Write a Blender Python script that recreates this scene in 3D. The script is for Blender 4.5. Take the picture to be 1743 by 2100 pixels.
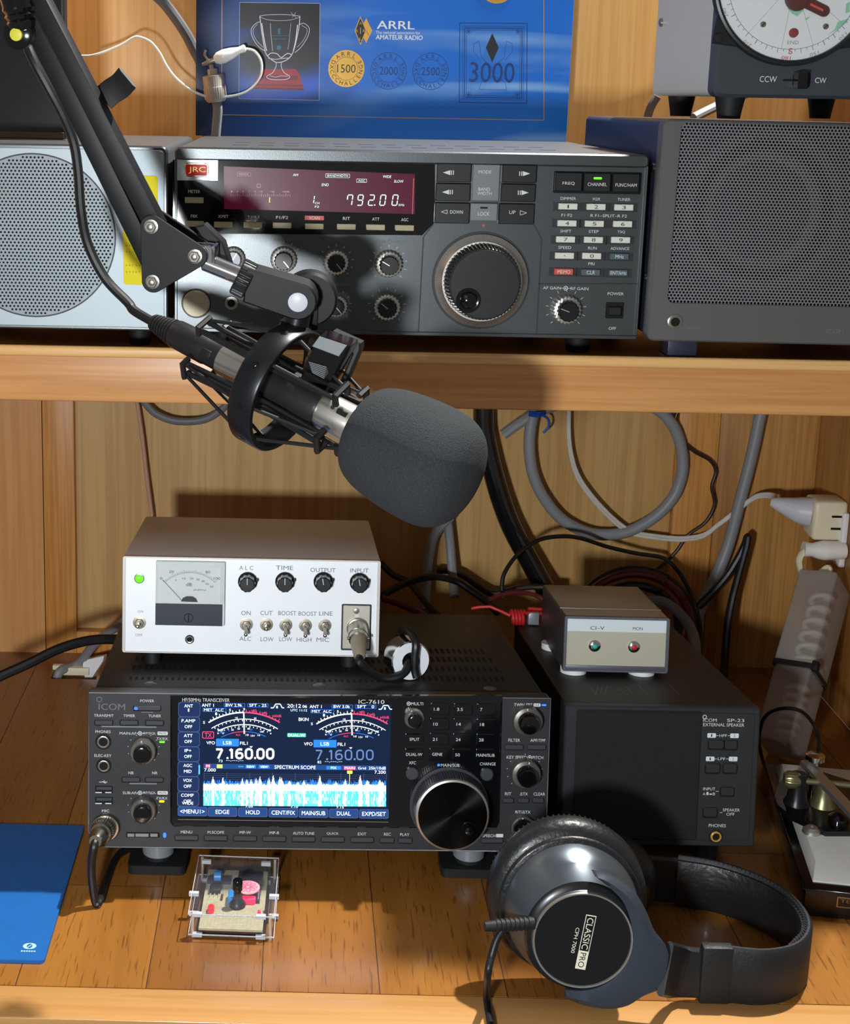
import bpy, bmesh, math, random
import numpy as np
from mathutils import Matrix, Vector
random.seed(7)
for o in list(bpy.data.objects): bpy.data.objects.remove(o)
SC = bpy.context.scene
COL = SC.collection
U = 0.001                       # everything below is written in millimetres
PI = math.pi

# ------------------------------------------------------------------ camera
FPX, CX, CY = 2940., 577., 809.  # the photograph is a crop, so its axis is off centre
PITCH, ROLL, YAW = [math.radians(a) for a in (11.8, .97, .64)]
CAM = np.array([0., -974., 577.])
def _rz(a):
    c, s = math.cos(a), math.sin(a)
    return np.array([[c, -s, 0], [s, c, 0], [0, 0, 1]])
FW = _rz(YAW) @ np.array([0, math.cos(PITCH), -math.sin(PITCH)])
DN = _rz(YAW) @ np.array([0, -math.sin(PITCH), -math.cos(PITCH)])
RT = _rz(YAW) @ np.array([1., 0, 0])
_c, _s = math.cos(ROLL), math.sin(ROLL)
cr, cd = _c*RT - _s*DN, _s*RT + _c*DN
cam = bpy.data.cameras.new('camera')
co = bpy.data.objects.new('camera', cam); COL.objects.link(co)
m = Matrix(((cr[0], -cd[0], -FW[0], CAM[0]*U), (cr[1], -cd[1], -FW[1], CAM[1]*U), (cr[2], -cd[2], -FW[2], CAM[2]*U), (0, 0, 0, 1)))
co.matrix_world = m
cam.sensor_fit = 'VERTICAL'; cam.sensor_height = 24.; cam.lens = FPX/2100*24
cam.shift_x = (871.5-CX)/2100; cam.shift_y = -(1050-CY)/2100
cam.clip_start = .02; cam.clip_end = 30
SC.camera = co

# ------------------------------------------------------------------ light
w = bpy.data.worlds.new('world'); SC.world = w; w.use_nodes = True
bg = w.node_tree.nodes['Background']
bg.inputs[0].default_value = (.93, .92, .92, 1); bg.inputs[1].default_value = .19
def area(name, loc, aim, size, power, colr, sy=None):
    l = bpy.data.lights.new(name, 'AREA'); l.size = size; l.energy = power; l.color = colr
    if sy: l.shape = 'RECTANGLE'; l.size_y = sy
    o = bpy.data.objects.new(name, l); COL.objects.link(o)
    o.location = Vector(loc)*U
    o.rotation_euler = (Vector(aim)-Vector(loc)).to_track_quat('-Z', 'Y').to_euler()
    return o
area('room_light', (-183, -974, 398), (20, 60, 230), .065, 8.8, (.92, .96, 1.0))
area('cabinet_light', (645, 375, 1800), (120, -20, 200), .045, 66.0, (1.0, .97, .92))
area('room_fill', (-900, -2600, 1900), (0, 0, 300), 1.0, 2.5, (1.0, .96, .92))  # weak room fill, an added light rather than a ceiling lamp
SC.view_settings.view_transform = 'Standard'; SC.view_settings.look = 'None'
SC.view_settings.exposure = 0.; SC.view_settings.gamma = 1.; SC.view_settings.use_curve_mapping = False

# ------------------------------------------------------------------ finding places
CR = dict(P=(0, 0, 1.), A1=(0, 0, 2.49), A2=(380, 0, 2.1256), A3=(1150, 0, 2.939), A4=(340, 280, 3.1125), A5=(840, 280, 3.352),
          A6=(0, 260, 3.631), A7=(1280, 220, 3.7646), A8=(280, 430, 3.352), B1=(600, 680, 3.486), B2=(0, 740, 3.088), B3=(950, 780, 2.198),
          B4=(220, 1040, 2.905), B5=(160, 1380, 4.3575), B6=(340, 1400, 3.486), B7=(790, 1400, 4.8417), B8=(780, 1220, 4.3575),
          C1=(1080, 1190, 4.15), C2=(1120, 1380, 3.631), C3=(1440, 960, 3.498), C4=(1500, 1500, 5.251), C5=(960, 1660, 2.49),
          C6=(360, 1720, 7.2625), C7=(0, 1340, 2.764), C8=(400, 1760, 2.641), D1=(380, 0, 3.352), D2=(1420, 0, 5.396), D3=(0, 0, 5.81),
          D4=(780, 1050, 2.421), D5=(0, 1280, 5.81))
def ray(px, py, K='P'):
    k = CR[K]; px, py = k[0]+px/k[2], k[1]+py/k[2]
    a, b = px-CX, py-CY
    return FW + (_c*a+_s*b)/FPX*RT + (-_s*a+_c*b)/FPX*DN
def at(px, py, Y=None, Z=None, X=None, d=None, K='P'):
    r = ray(px, py, K)
    if Y is not None: t = (Y-CAM[1])/r[1]
    elif Z is not None: t = (Z-CAM[2])/r[2]
    elif X is not None: t = (X-CAM[0])/r[0]
    else: t = d
    return CAM + t*r

# ------------------------------------------------------------------ materials
def lin(h):
    h = h.lstrip('#'); r = [int(h[i:i+2], 16)/255 for i in (0, 2, 4)]
    return tuple((c/12.92 if c <= .04045 else ((c+.055)/1.055)**2.4) for c in r) + (1,)
def mat(name, h, rough=.5, metal=0., emit=0., trans=0., coat=0., bump=0., bscale=900., var=0., vscale=20., spec=.5, ior=1.45, aniso=0., eh=None, alpha=1.):
    m = bpy.data.materials.new(name); m.use_nodes = True
    n, l = m.node_tree.nodes, m.node_tree.links
    b = n['Principled BSDF']; c = lin(h)
    b.inputs['Base Color'].default_value = c; b.inputs['Roughness'].default_value = rough; b.inputs['Metallic'].default_value = metal
    b.inputs['Specular IOR Level'].default_value = spec; b.inputs['IOR'].default_value = ior
    b.inputs['Coat Weight'].default_value = coat; b.inputs['Coat Roughness'].default_value = .08
    b.inputs['Transmission Weight'].default_value = trans; b.inputs['Anisotropic'].default_value = aniso; b.inputs['Alpha'].default_value = alpha
    if emit: b.inputs['Emission Color'].default_value = lin(eh or h); b.inputs['Emission Strength'].default_value = emit
    if bump or var:
        tc = n.new('ShaderNodeTexCoord')
    if bump:
        t = n.new('ShaderNodeTexNoise'); t.inputs['Scale'].default_value = bscale; t.inputs['Detail'].default_value = 3
        bp = n.new('ShaderNodeBump'); bp.inputs['Strength'].default_value = bump; bp.inputs['Distance'].default_value = .001
        l.new(tc.outputs['Object'], t.inputs['Vector']); l.new(t.outputs['Fac'], bp.inputs['Height']); l.new(bp.outputs['Normal'], b.inputs['Normal'])
    if var:
        t = n.new('ShaderNodeTexNoise'); t.inputs['Scale'].default_value = vscale; t.inputs['Detail'].default_value = 5
        r = n.new('ShaderNodeMapRange'); r.inputs['From Min'].default_value = .3; r.inputs['From Max'].default_value = .7
        r.inputs['To Min'].default_value = 1-var; r.inputs['To Max'].default_value = 1+var
        x = n.new('ShaderNodeVectorMath'); x.operation = 'SCALE'; x.inputs[0].default_value = c[:3]
        l.new(tc.outputs['Object'], t.inputs['Vector']); l.new(t.outputs['Fac'], r.inputs['Value']); l.new(r.outputs[0], x.inputs['Scale']); l.new(x.outputs[0], b.inputs['Base Color'])
    return m
def wood(name, h1, h2, axis='Z', scale=1., rough=.45, coat=0., seed=0., fine=.5, pore=None, bump=.15):
    """wood with its grain along one axis: long stretched noise for the bands, very fine noise for pores"""
    m = bpy.data.materials.new(name); m.use_nodes = True
    n, l = m.node_tree.nodes, m.node_tree.links
    b = n['Principled BSDF']; b.inputs['Roughness'].default_value = rough; b.inputs['Coat Weight'].default_value = coat; b.inputs['Coat Roughness'].default_value = .12
    tc = n.new('ShaderNodeTexCoord')
    def stretched(sc, st, det, off):
        mp = n.new('ShaderNodeMapping'); mp.inputs['Location'].default_value = (off+seed, off*1.7+seed, off*.3+seed)
        s = [sc, sc, sc]; s['XYZ'.index(axis)] = sc*st; mp.inputs['Scale'].default_value = s
        t = n.new('ShaderNodeTexNoise'); t.inputs['Scale'].default_value = 1.; t.inputs['Detail'].default_value = det; t.inputs['Distortion'].default_value = .4
        l.new(tc.outputs['Object'], mp.inputs[0]); l.new(mp.outputs[0], t.inputs['Vector']); return t
    t1 = stretched(28*scale, .06, 4, 0); t2 = stretched(*((330*scale, .025, 3, 5.) if not pore else (520., .07, 1, 5.)))
    r1 = n.new('ShaderNodeValToRGB'); r1.color_ramp.elements[0].position = .34; r1.color_ramp.elements[1].position = .68
    r1.color_ramp.elements[0].color = lin(h2); r1.color_ramp.elements[1].color = lin(h1)
    l.new(t1.outputs['Fac'], r1.inputs[0])
    r2 = n.new('ShaderNodeValToRGB'); r2.color_ramp.elements[0].position, r2.color_ramp.elements[1].position = pore or (.40, .56)
    k = 1-.42*fine; r2.color_ramp.elements[0].color = (k, k*.94, k*.88, 1); r2.color_ramp.elements[1].color = (1, 1, 1, 1)
    l.new(t2.outputs['Fac'], r2.inputs[0])
    mx = n.new('ShaderNodeMixRGB'); mx.blend_type = 'MULTIPLY'; mx.inputs[0].default_value = 1
    l.new(r1.outputs[0], mx.inputs[1]); l.new(r2.outputs[0], mx.inputs[2]); l.new(mx.outputs[0], b.inputs['Base Color'])
    bp = n.new('ShaderNodeBump'); bp.inputs['Strength'].default_value = bump; bp.inputs['Distance'].default_value = .0006
    l.new(t2.outputs['Fac'], bp.inputs['Height']); l.new(bp.outputs['Normal'], b.inputs['Normal'])
    return m
MT = {}
def defm(k, *a, **kw): MT[k] = mat(k, *a, **kw)
defm('black_plastic', '#1c1d1f', .42, bump=.05)
defm('black_gloss', '#0b0b0d', .12, coat=.5)
defm('black_rubber', '#151516', .62)
defm('black_satin', '#191b1e', .32, metal=.25)
defm('arm_paint', '#101112', .5, metal=.0, spec=.35, bump=.03)
defm('chrome', '#d8d8d8', .14, metal=1.)
defm('nickel', '#b9b3a4', .26, metal=1.)
defm('steel', '#c9c6bd', .34, metal=.9)
defm('silver_sheet', '#9ba5a9', .5, metal=.5, bump=.03, bscale=1500)
defm('white_plastic', '#e9e9ea', .4)
defm('ivory_plastic', '#e4dcbc', .42)
defm('white_ink', '#d7dad9', .55)
defm('grey_ink', '#8d9192', .55)
defm('dim_ink', '#6b6f70', .55)
defm('black_ink', '#23292c', .6)
defm('blue_ink', '#5d8093', .6)
defm('hole', '#050505', .8)
defm('red_ink', '#c4564c', .5)
defm('led_green', '#56f020', .3, emit=1.6)
defm('led_blue', '#2a5cff', .3, emit=2.5)
defm('led_orange', '#ffb020', .3, emit=1.4)

# ------------------------------------------------------------------ mesh building
_tx = {}
def textmesh(s):
    if s not in _tx:
        c = bpy.data.curves.new('t', 'FONT'); c.body = s; c.size = 1; c.resolution_u = 3
        o = bpy.data.objects.new('t', c); COL.objects.link(o)
        me = bpy.data.meshes.new_from_object(o)
        v = [(p.co.x, p.co.y) for p in me.vertices]; f = [tuple(p.vertices) for p in me.polygons]
        bpy.data.objects.remove(o); bpy.data.curves.remove(c); bpy.data.meshes.remove(me)
        xs = [p[0] for p in v] or [0, 1]; ys = [p[1] for p in v] or [0, 1]
        _tx[s] = (v, f, min(xs), max(xs), min(ys), max(ys))
    return _tx[s]
def basis(a):
    a = Vector(a).normalized(); t = Vector((0, 0, 1)) if abs(a.z) < .9 else Vector((1, 0, 0))
    e1 = t.cross(a).normalized(); e2 = a.cross(e1).normalized()
    return a, e1, e2
class MB:
    def __init__(s): s.v = []; s.f = []; s.mi = []; s.m = 0; s.xf = None
    def add(s, vs, fs):
        k = len(s.v)
        for p in vs:
            p = Vector(p)
            if s.xf is not None: p = s.xf @ p
            s.v.append(p)
        for f in fs: s.f.append([k+i for i in f]); s.mi.append(s.m)
    def box(s, x0, x1, y0, y1, z0, z1, bev=0., seg=2):
        x0, x1 = min(x0, x1), max(x0, x1); y0, y1 = min(y0, y1), max(y0, y1); z0, z1 = min(z0, z1), max(z0, z1)
        V = [(x, y, z) for x in (x0, x1) for y in (y0, y1) for z in (z0, z1)]
        F = [(0, 1, 3, 2), (4, 6, 7, 5), (0, 4, 5, 1), (2, 3, 7, 6), (0, 2, 6, 4), (1, 5, 7, 3)]
        if not bev: return s.add(V, F)
        bm = bmesh.new(); vv = [bm.verts.new(p) for p in V]
        for f in F: bm.faces.new([vv[i] for i in f])
        bmesh.ops.bevel(bm, geom=bm.edges[:], offset=min(bev, (x1-x0)*.45, (y1-y0)*.45, (z1-z0)*.45), segments=seg, affect='EDGES', profile=.5)
        bm.verts.index_update(); s.add([v.co.copy() for v in bm.verts], [[v.index for v in f.verts] for f in bm.faces]); bm.free()
    def prism(s, pts, y0, y1, bev=0.):
        """2D outline in x,z (counter clockwise seen from -y), front face at y0, back at y1"""
        n = len(pts); A = sum(pts[i][0]*pts[(i+1) % n][1]-pts[(i+1) % n][0]*pts[i][1] for i in range(n))
        if A < 0: pts = pts[::-1]
        if bev:
            inn = inset(pts, bev)
            V = [(p[0], y0, p[1]) for p in inn]+[(p[0], y0+bev, p[1]) for p in pts]+[(p[0], y1, p[1]) for p in pts]
            F = [list(range(n))]+[(i, n+i, n+(i+1) % n, (i+1) % n) for i in range(n)]
            F = [f[::1] for f in F]
            F += [(n+i, 2*n+i, 2*n+(i+1) % n, n+(i+1) % n) for i in range(n)]+[list(range(2*n, 3*n))[::-1]]
        else:
            V = [(p[0], y0, p[1]) for p in pts]+[(p[0], y1, p[1]) for p in pts]
            F = [list(range(n)), list(range(n, 2*n))[::-1]]+[(i, n+i, n+(i+1) % n, (i+1) % n) for i in range(n)]
        s.add(V, F)
    def rbox(s, x0, x1, z0, z1, y0, y1, r=2., bev=.6, n=4): s.prism(rrect(x0, x1, z0, z1, r, n), y0, y1, bev)
    def poly(s, pts, y):
        n = len(pts); A = sum(pts[i][0]*pts[(i+1) % n][1]-pts[(i+1) % n][0]*pts[i][1] for i in range(n))
        if A < 0: pts = pts[::-1]
        s.add([(p[0], y, p[1]) for p in pts], [list(range(n))])
    def rect(s, x0, x1, z0, z1, y): s.poly([(x0, z0), (x1, z0), (x1, z1), (x0, z1)], y)
    def disc(s, x, z, r, y, n=24, sx=1.): s.poly([(x+sx*r*math.cos(2*PI*i/n), z+r*math.sin(2*PI*i/n)) for i in range(n)], y)
    def ring(s, x, z, r0, r1, y, a0=0., a1=360., n=40, sx=1.):
        full = a1-a0 >= 359.9; k = n if full else n+1; V = []
        for i in range(k):
            a = math.radians(a0+(a1-a0)*i/n); c, q = math.cos(a), math.sin(a)
            V += [(x+sx*r0*c, y, z+r0*q), (x+sx*r1*c, y, z+r1*q)]
        s.add(V, [(2*i, 2*i+1, (2*i+3) % (2*k), (2*i+2) % (2*k)) for i in range(n)])
    def line(s, p, q, w, y):
        d = Vector((q[0]-p[0], q[1]-p[1])); L = d.length or 1; nx, nz = -d.y/L*w/2, d.x/L*w/2
        s.poly([(p[0]+nx, p[1]+nz), (q[0]+nx, q[1]+nz), (q[0]-nx, q[1]-nz), (p[0]-nx, p[1]-nz)], y)
    def pline(s, pts, w, y):
        for a, b in zip(pts, pts[1:]): s.line(a, b, w, y)
    def lathe(s, prof, c=(0, 0, 0), a=(0, -1, 0), n=32, flute=0, famp=0., fr=(0, 1e9), cap=True):
        """prof: (t, r) along the axis; flute: number of ridges cut where r and t lie inside fr"""
        a, e1, e2 = basis(a); c = Vector(c); V = []; F = []
        if flute: n = flute*4
        for t, r in prof:
            for i in range(n):
                th = 2*PI*i/n; rr = r
                if flute and fr[0] <= t <= fr[1]: rr = r*(1-(famp if (i//2) % 2 else 0))
                V.append(c+a*t+(e1*math.cos(th)+e2*math.sin(th))*rr)
        for j in range(len(prof)-1):
            for i in range(n):
                F.append((j*n+i, j*n+(i+1) % n, (j+1)*n+(i+1) % n, (j+1)*n+i))
        if cap: F.append(list(range(n))[::-1]); F.append(list(range((len(prof)-1)*n, len(prof)*n)))
        s.add(V, F)
    def cyl(s, c, a, r, L, n=24, bev=0.):
        s.lathe([(0, r-bev), (bev, r), (L-bev, r), (L, r-bev)] if bev else [(0, r), (L, r)], c, a, n)
    def tube(s, pts, r, n=10, smooth=6, sx=1., up=None, cap=True):
        P = [Vector(p) for p in pts]
        if smooth and len(P) > 2: P = catmull(P, smooth)
        V = []; F = []; pe = None; rs = r if hasattr(r, '__len__') else None
        for i, p in enumerate(P):
            t = (P[min(i+1, len(P)-1)]-P[max(i-1, 0)]).normalized()
            if pe is None:
                u = Vector(up) if up else (Vector((0, 0, 1)) if abs(t.z) < .9 else Vector((0, 1, 0)))
                e1 = (u-t*u.dot(t)).normalized()
            else: e1 = (pe-t*pe.dot(t)).normalized()
            if up: e1 = (Vector(up)-t*Vector(up).dot(t)).normalized()
            pe = e1; e2 = t.cross(e1)
            q = r
            if rs:
                f = i/(len(P)-1)*(len(rs)-1); k = min(int(f), len(rs)-2); q = rs[k]+(rs[k+1]-rs[k])*(f-k)
            for j in range(n):
                th = 2*PI*j/n; V.append(p+e1*math.cos(th)*q+e2*math.sin(th)*q*sx)
        for i in range(len(P)-1):
            for j in range(n): F.append((i*n+j, i*n+(j+1) % n, (i+1)*n+(j+1) % n, (i+1)*n+j))
        if cap: F.append(list(range(n))[::-1]); F.append(list(range((len(P)-1)*n, len(P)*n)))
        s.add(V, F)
    def strip(s, pts, half_w, half_t, up, smooth=6, bev=.0):
        """a flat band of rectangular section following pts; up = width direction"""
        P = [Vector(p) for p in pts]
        if smooth: P = catmull(P, smooth)
        U_ = Vector(up).normalized(); V = []; F = []
        sec = [(1, 1), (1, -1), (-1, -1), (-1, 1)]
        if bev: sec = [(1-bev, 1), (1, .3), (1, -.3), (1-bev, -1), (-1+bev, -1), (-1, -.3), (-1, .3), (-1+bev, 1)]
        n = len(sec)
        for i, p in enumerate(P):
            t = (P[min(i+1, len(P)-1)]-P[max(i-1, 0)]).normalized()
            u = (U_-t*U_.dot(t)).normalized(); q = t.cross(u)
            for a, b in sec: V.append(p+u*a*half_w+q*b*half_t)
        for i in range(len(P)-1):
            for j in range(n): F.append((i*n+j, i*n+(j+1) % n, (i+1)*n+(j+1) % n, (i+1)*n+j))
        F.append(list(range(n))[::-1]); F.append(list(range((len(P)-1)*n, len(P)*n)))
        s.add(V, F)
    def text(s, t, x, z, w, h, y=0., rot=0., skew=0., fitw=True):
        """lettering centred on x,z, h = height of the whole string, w = its width (None: natural)"""
        v, f, a0, a1, b0, b1 = textmesh(t)
        if not f: return
        ky = h/(b1-b0); kx = w/(a1-a0) if w else ky
        c, q = math.cos(rot), math.sin(rot); V = []
        for p in v:
            X = (p[0]-(a0+a1)/2)*kx; Z = (p[1]-(b0+b1)/2)*ky; X += skew*Z
            V.append((x+c*X-q*Z, y, z+q*X+c*Z))
        s.add(V, f)
    def build(s, name, mats, parent=None, sharp=35, loc=None):
        me = bpy.data.meshes.new(name)
        L = Vector(loc) if loc is not None else Vector((0, 0, 0))
        me.from_pydata([((p-L)*U)[:] for p in s.v], [], s.f); me.update()
        if not isinstance(mats, (list, tuple)): mats = [mats]
        for k in mats: me.materials.append(MT[k] if isinstance(k, str) else k)
        for p, i in zip(me.polygons, s.mi): p.material_index = i; p.use_smooth = True
        me.set_sharp_from_angle(angle=math.radians(sharp))
        o = bpy.data.objects.new(name, me); COL.objects.link(o); o.location = L*U
        if parent is not None: o.parent = parent
        return o
def catmull(P, k):
    R = []
    for i in range(len(P)-1):
        a, b, c, d = P[max(i-1, 0)], P[i], P[i+1], P[min(i+2, len(P)-1)]
        for j in range(k):
            t = j/k; R.append(.5*((2*b)+(c-a)*t+(2*a-5*b+4*c-d)*t*t+(3*b-a-3*c+d)*t**3))
    R.append(P[-1]); return R
def inset(pts, d):
    n = len(pts); R = []
    for i in range(n):
        p, q, r = Vector(pts[i-1]), Vector(pts[i]), Vector(pts[(i+1) % n])
        e1 = (q-p).normalized(); e2 = (r-q).normalized(); n1 = Vector((-e1.y, e1.x)); n2 = Vector((-e2.y, e2.x))
        m = (n1+n2); m = m/max(m.length_squared, .2)*2
        R.append((q.x+m.x*d, q.y+m.y*d))
    return R
def rrect(x0, x1, z0, z1, r, n=4):
    x0, x1 = min(x0, x1), max(x0, x1); z0, z1 = min(z0, z1), max(z0, z1)
    r = min(r, (x1-x0)*.499, (z1-z0)*.499); P = []
    for cx_, cz_, a in ((x1-r, z1-r, 0), (x0+r, z1-r, 90), (x0+r, z0+r, 180), (x1-r, z0+r, 270)):
        for i in range(n+1):
            t = math.radians(a+90*i/n); P.append((cx_+r*math.cos(t), cz_+r*math.sin(t)))
    return P
def tag(o, label=None, cat=None, group=None, kind=None):
    if label: o['label'] = label
    if cat: o['category'] = cat
    if group: o['group'] = group
    if kind: o['kind'] = kind
    return o
class Dev:
    """a thing with a frame of its own: x right, y away from the viewer, z up; y = 0 is its front"""
    def __init__(s, name, label, cat, org, yaw=0., tilt=0., R=None, group=None):
        s.o = bpy.data.objects.new(name, None); COL.objects.link(s.o); s.o.empty_display_size = .02
        tag(s.o, label, cat, group)
        if R is None:
            R = Matrix.Rotation(math.radians(yaw), 3, 'Z') @ Matrix.Rotation(-math.radians(tilt), 3, 'X')
        s.R = R; s.org = Vector(org)
        s.o.matrix_world = Matrix.Translation(s.org*U) @ R.to_4x4()
    def loc(s, P): return s.R.transposed() @ (Vector(P)-s.org)
    def wld(s, p): return s.org + s.R @ Vector(p)
    def uv(s, K, x, y, off=0.):
        r = Vector(ray(x, y, K)); n = s.R @ Vector((0, 1, 0)); q = s.org + s.R @ Vector((0, -off, 0))
        t = (q-Vector(CAM)).dot(n)/r.dot(n); l = s.loc(Vector(CAM)+r*t)
        return (l.x, l.z)
    def top(s, K, x, y, z):
        r = Vector(ray(x, y, K)); n = s.R @ Vector((0, 0, 1)); q = s.org + s.R @ Vector((0, 0, z))
        t = (q-Vector(CAM)).dot(n)/r.dot(n); l = s.loc(Vector(CAM)+r*t); return (l.x, l.y)
    def wh(s, K, x, y, w, h, off=0.):
        u, v = s.uv(K, x, y, off)
        return u, v, abs(s.uv(K, x+w/2, y, off)[0]-s.uv(K, x-w/2, y, off)[0]), abs(s.uv(K, x, y+h/2, off)[1]-s.uv(K, x, y-h/2, off)[1])
    def T(s, mb, K, t, x, y, w, h, off=.15, rot=0., skew=0.):
        u, v, W, H = s.wh(K, x, y, w, h, off); mb.text(t, u, v, W, H, -off, rot, skew)
    def Rc(s, mb, K, x, y, w, h, off=.1, r=0.):
        u, v, W, H = s.wh(K, x, y, w, h, off)
        if r: mb.poly(rrect(u-W/2, u+W/2, v-H/2, v+H/2, r*H), -off)
        else: mb.rect(u-W/2, u+W/2, v-H/2, v+H/2, -off)
    def Fr(s, mb, K, x, y, w, h, lw=.25, off=.12, r=.2):
        u, v, W, H = s.wh(K, x, y, w, h, off); a = rrect(u-W/2, u+W/2, v-H/2, v+H/2, r*H); b = rrect(u-W/2+lw, u+W/2-lw, v-H/2+lw, v+H/2-lw, r*H)
        n = len(a); mb.add([(p[0], -off, p[1]) for p in a+b], [(i, (i+1) % n, n+(i+1) % n, n+i) for i in range(n)])
    def B(s, mb, K, x, y, w, h, dep, r=.8, bev=.35, base=0.):
        u, v, W, H = s.wh(K, x, y, w, h, base+dep); mb.rbox(u-W/2, u+W/2, v-H/2, v+H/2, -base-dep, -base+.05, r, bev)
    def LN(s, mb, K, x0, y0, x1, y1, w=.3, off=.12): mb.line(s.uv(K, x0, y0, off), s.uv(K, x1, y1, off), w, -off)
    def part(s, name, mb, mats, label=None, parent=None, sharp=35):
        o = mb.build(name, mats, parent or s.o, sharp)
        if label: o['label'] = label
        return o
def thing(name, mb, mats, label, cat, group=None, kind=None, sharp=35):
    """a thing that is one mesh; its origin sits at its base"""
    xs = [p.x for p in mb.v]; ys = [p.y for p in mb.v]; zs = [p.z for p in mb.v]
    o = mb.build(name, mats, None, sharp, loc=((min(xs)+max(xs))/2, (min(ys)+max(ys))/2, min(zs)))
    return tag(o, label, cat, group, kind)
# ================================================================== the cabinet
MT['wood_panel'] = wood('wood_panel', '#cca86a', '#bd9455', 'Z', .55, .5, seed=2, fine=.3)
MT['wood_stile'] = wood('wood_stile', '#d69a52', '#c98a40', 'Z', 1.1, .42, seed=5, fine=.45)
MT['wood_board'] = wood('wood_board', '#d6a468', '#cb9050', 'Z', .5, .42, seed=9, fine=.2)
MT['wood_upper_lit'] = wood('wood_upper_lit', '#e6b875', '#dba75e', 'Z', .5, .42, seed=11, fine=.25)  # same wood as the lower panel, its colour lightened for the light above the shelf
MT['wood_right'] = wood('wood_right', '#c4914f', '#a06a2c', 'Z', 1.0, .45, seed=14, fine=.45)
MT['wood_shelf'] = wood('wood_shelf', '#d9a062', '#c58749', 'X', .6, .38, coat=.15, seed=3, fine=.3)
MT['wood_shelf_top'] = wood('wood_shelf_top', '#c08a55', '#a87440', 'X', .6, .38, seed=4, fine=.3)
MT['wood_trim'] = wood('wood_trim', '#bb8d54', '#b08049', 'X', .5, .35, coat=.3, seed=8, fine=.2)
for i, (a, b) in enumerate((('#935f27', '#7d4d1a'), ('#8a5822', '#754716'), ('#9a662a', '#83521c'))):
    MT['desk%d' % i] = wood('desk%d' % i, a, b, 'Y', 1.0, .32, coat=.35, seed=20+3*i, fine=1.05, bump=.1, pore=(.30, .40))
defm('seam', '#3a1c0a', .6)
XL, XR, YB, YP = -345., 527., 440., 452.
def struct(name, mb, mats): return tag(mb.build(name, mats), kind='structure')
b = MB(); b.box(XL, XR+20, YP, YP+12, -20, 900); struct('wall_back', b, 'wood_panel')
b = MB(); b.box(XL, -258.6, YB, YP, 0, 347.5); struct('trim_1', b, 'wood_board')
b = MB(); b.box(-257.8, -226, YB, YP, 0, 347.5, .4); struct('trim_2', b, 'wood_stile')
b = MB(); b.box(-225.9, 385.9, YB, YP, 0, 24, .6); struct('trim_3', b, 'wood_stile')
b = MB(); b.box(386, 427, YB, YP, 0, 347.5, .4); struct('trim_4', b, 'wood_stile')
b = MB(); b.box(427.6, XR, YB, YP, 0, 347.5, .3); struct('trim_5', b, 'wood_right')
b = MB(); b.box(XL, XR, YB, YP, 383.6, 900); struct('trim_6', b, 'wood_upper_lit')
b = MB()
for y0, y1 in ((20, 92), (92.5, 176), (176.5, 262), (262.5, 350), (350.5, YP)): b.box(XR, XR+18, y0, y1, 0, 347.5, .4)
b.box(XR, XR+18, 20, YP, 383.6, 900)
struct('wall_right', b, 'wood_right')
b = MB(); b.box(XL-18, XL, 20, YP, -20, 900); struct('wall_left', b, 'wood_board')

MT['wood_lip'] = wood('wood_lip', '#e6b878', '#dcab68', 'X', .6, .4, seed=31, fine=.2)
sh = bpy.data.objects.new('shelf', None); COL.objects.link(sh); sh.location = (0, 0, .3475)
tag(sh, 'thick light wooden shelf carrying the upper row of radios', 'shelf')
for nm_, bx_, mt_ in (('shelf_board', (XL, XR, 83, YB, 347.5, 383.5, 1.6, 3), 'wood_shelf'), ('edge_strip', (XL, XR, 80.6, 86.5, 382, 390.3, 2.4, 3), 'wood_lip')):
    b = MB(); b.box(*bx_); o = b.build(nm_, mt_, None, loc=(0, 0, 347.5)); o.parent = sh; o.location = (0, 0, 0)

# desk top: boards side by side, with the square cable hole at the back left
H0 = [at(113, 1371, Z=0), at(205, 1371, Z=0), at(113, 1392, Z=0)]
hx0, hx1, hy0, hy1 = H0[0][0], H0[1][0], H0[2][1], H0[0][1]
desk = MB(); seam = MB()
xs = [XL, -262, -178, -92, -16, 62, 146, 232, 318, 404, 490, XR]
YF = -131.3
for i, (x0, x1) in enumerate(zip(xs, xs[1:])):
    desk.m = (i*5+1) % 3
    cuts = [YF, YB]
    js = {1: (40,), 2: (-8,), 3: (-22,), 4: (210,), 6: (150,), 8: (60,)}.get(i, ())
    ys = [YF]+list(js)+[YB+12]
    for k, (y0, y1) in enumerate(zip(ys, ys[1:])):
        desk.m = (i*5+1+k) % 3
        if x0 < hx1 and x1 > hx0 and y0 < hy1 and y1 > hy0:
            a0, a1 = max(x0, hx0), min(x1, hx1)
            for bx in ((x0, x1, y0, hy0), (x0, x1, hy1, y1), (x0, a0, hy0, hy1), (a1, x1, hy0, hy1)):
                if bx[1]-bx[0] > .1: desk.box(bx[0], bx[1], bx[2], bx[3], -20, 0)
        else: desk.box(x0, x1, y0, y1, -20, 0)
        if k: seam.box(x0, x1, y0-.25, y0+.25, -.2, .03)
    if i and not (x0 > hx0 and x0 < hx1): seam.box(x0-.35, x0+.35, YF, YB, -.2, .035)
desk_e = bpy.data.objects.new('desk', None); COL.objects.link(desk_e); desk_e.location = (0, 0, -.02)
tag(desk_e, 'varnished orange-brown wooden desk top with board seams and a pale front edge', 'desk')
def dchild(n, mb, mats):
    o = mb.build(n, mats, None, loc=(0, 0, -20)); o.parent = desk_e; o.location = (0, 0, 0); return o
dchild('desk_boards', desk, ['desk0', 'desk1', 'desk2']); dchild('board_seams', seam, 'seam')
t = MB(); t.box(XL, XR, YF-34, YF-.4, -26, .2, 1.2, 3); dchild('front_edge', t, 'wood_trim')

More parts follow.
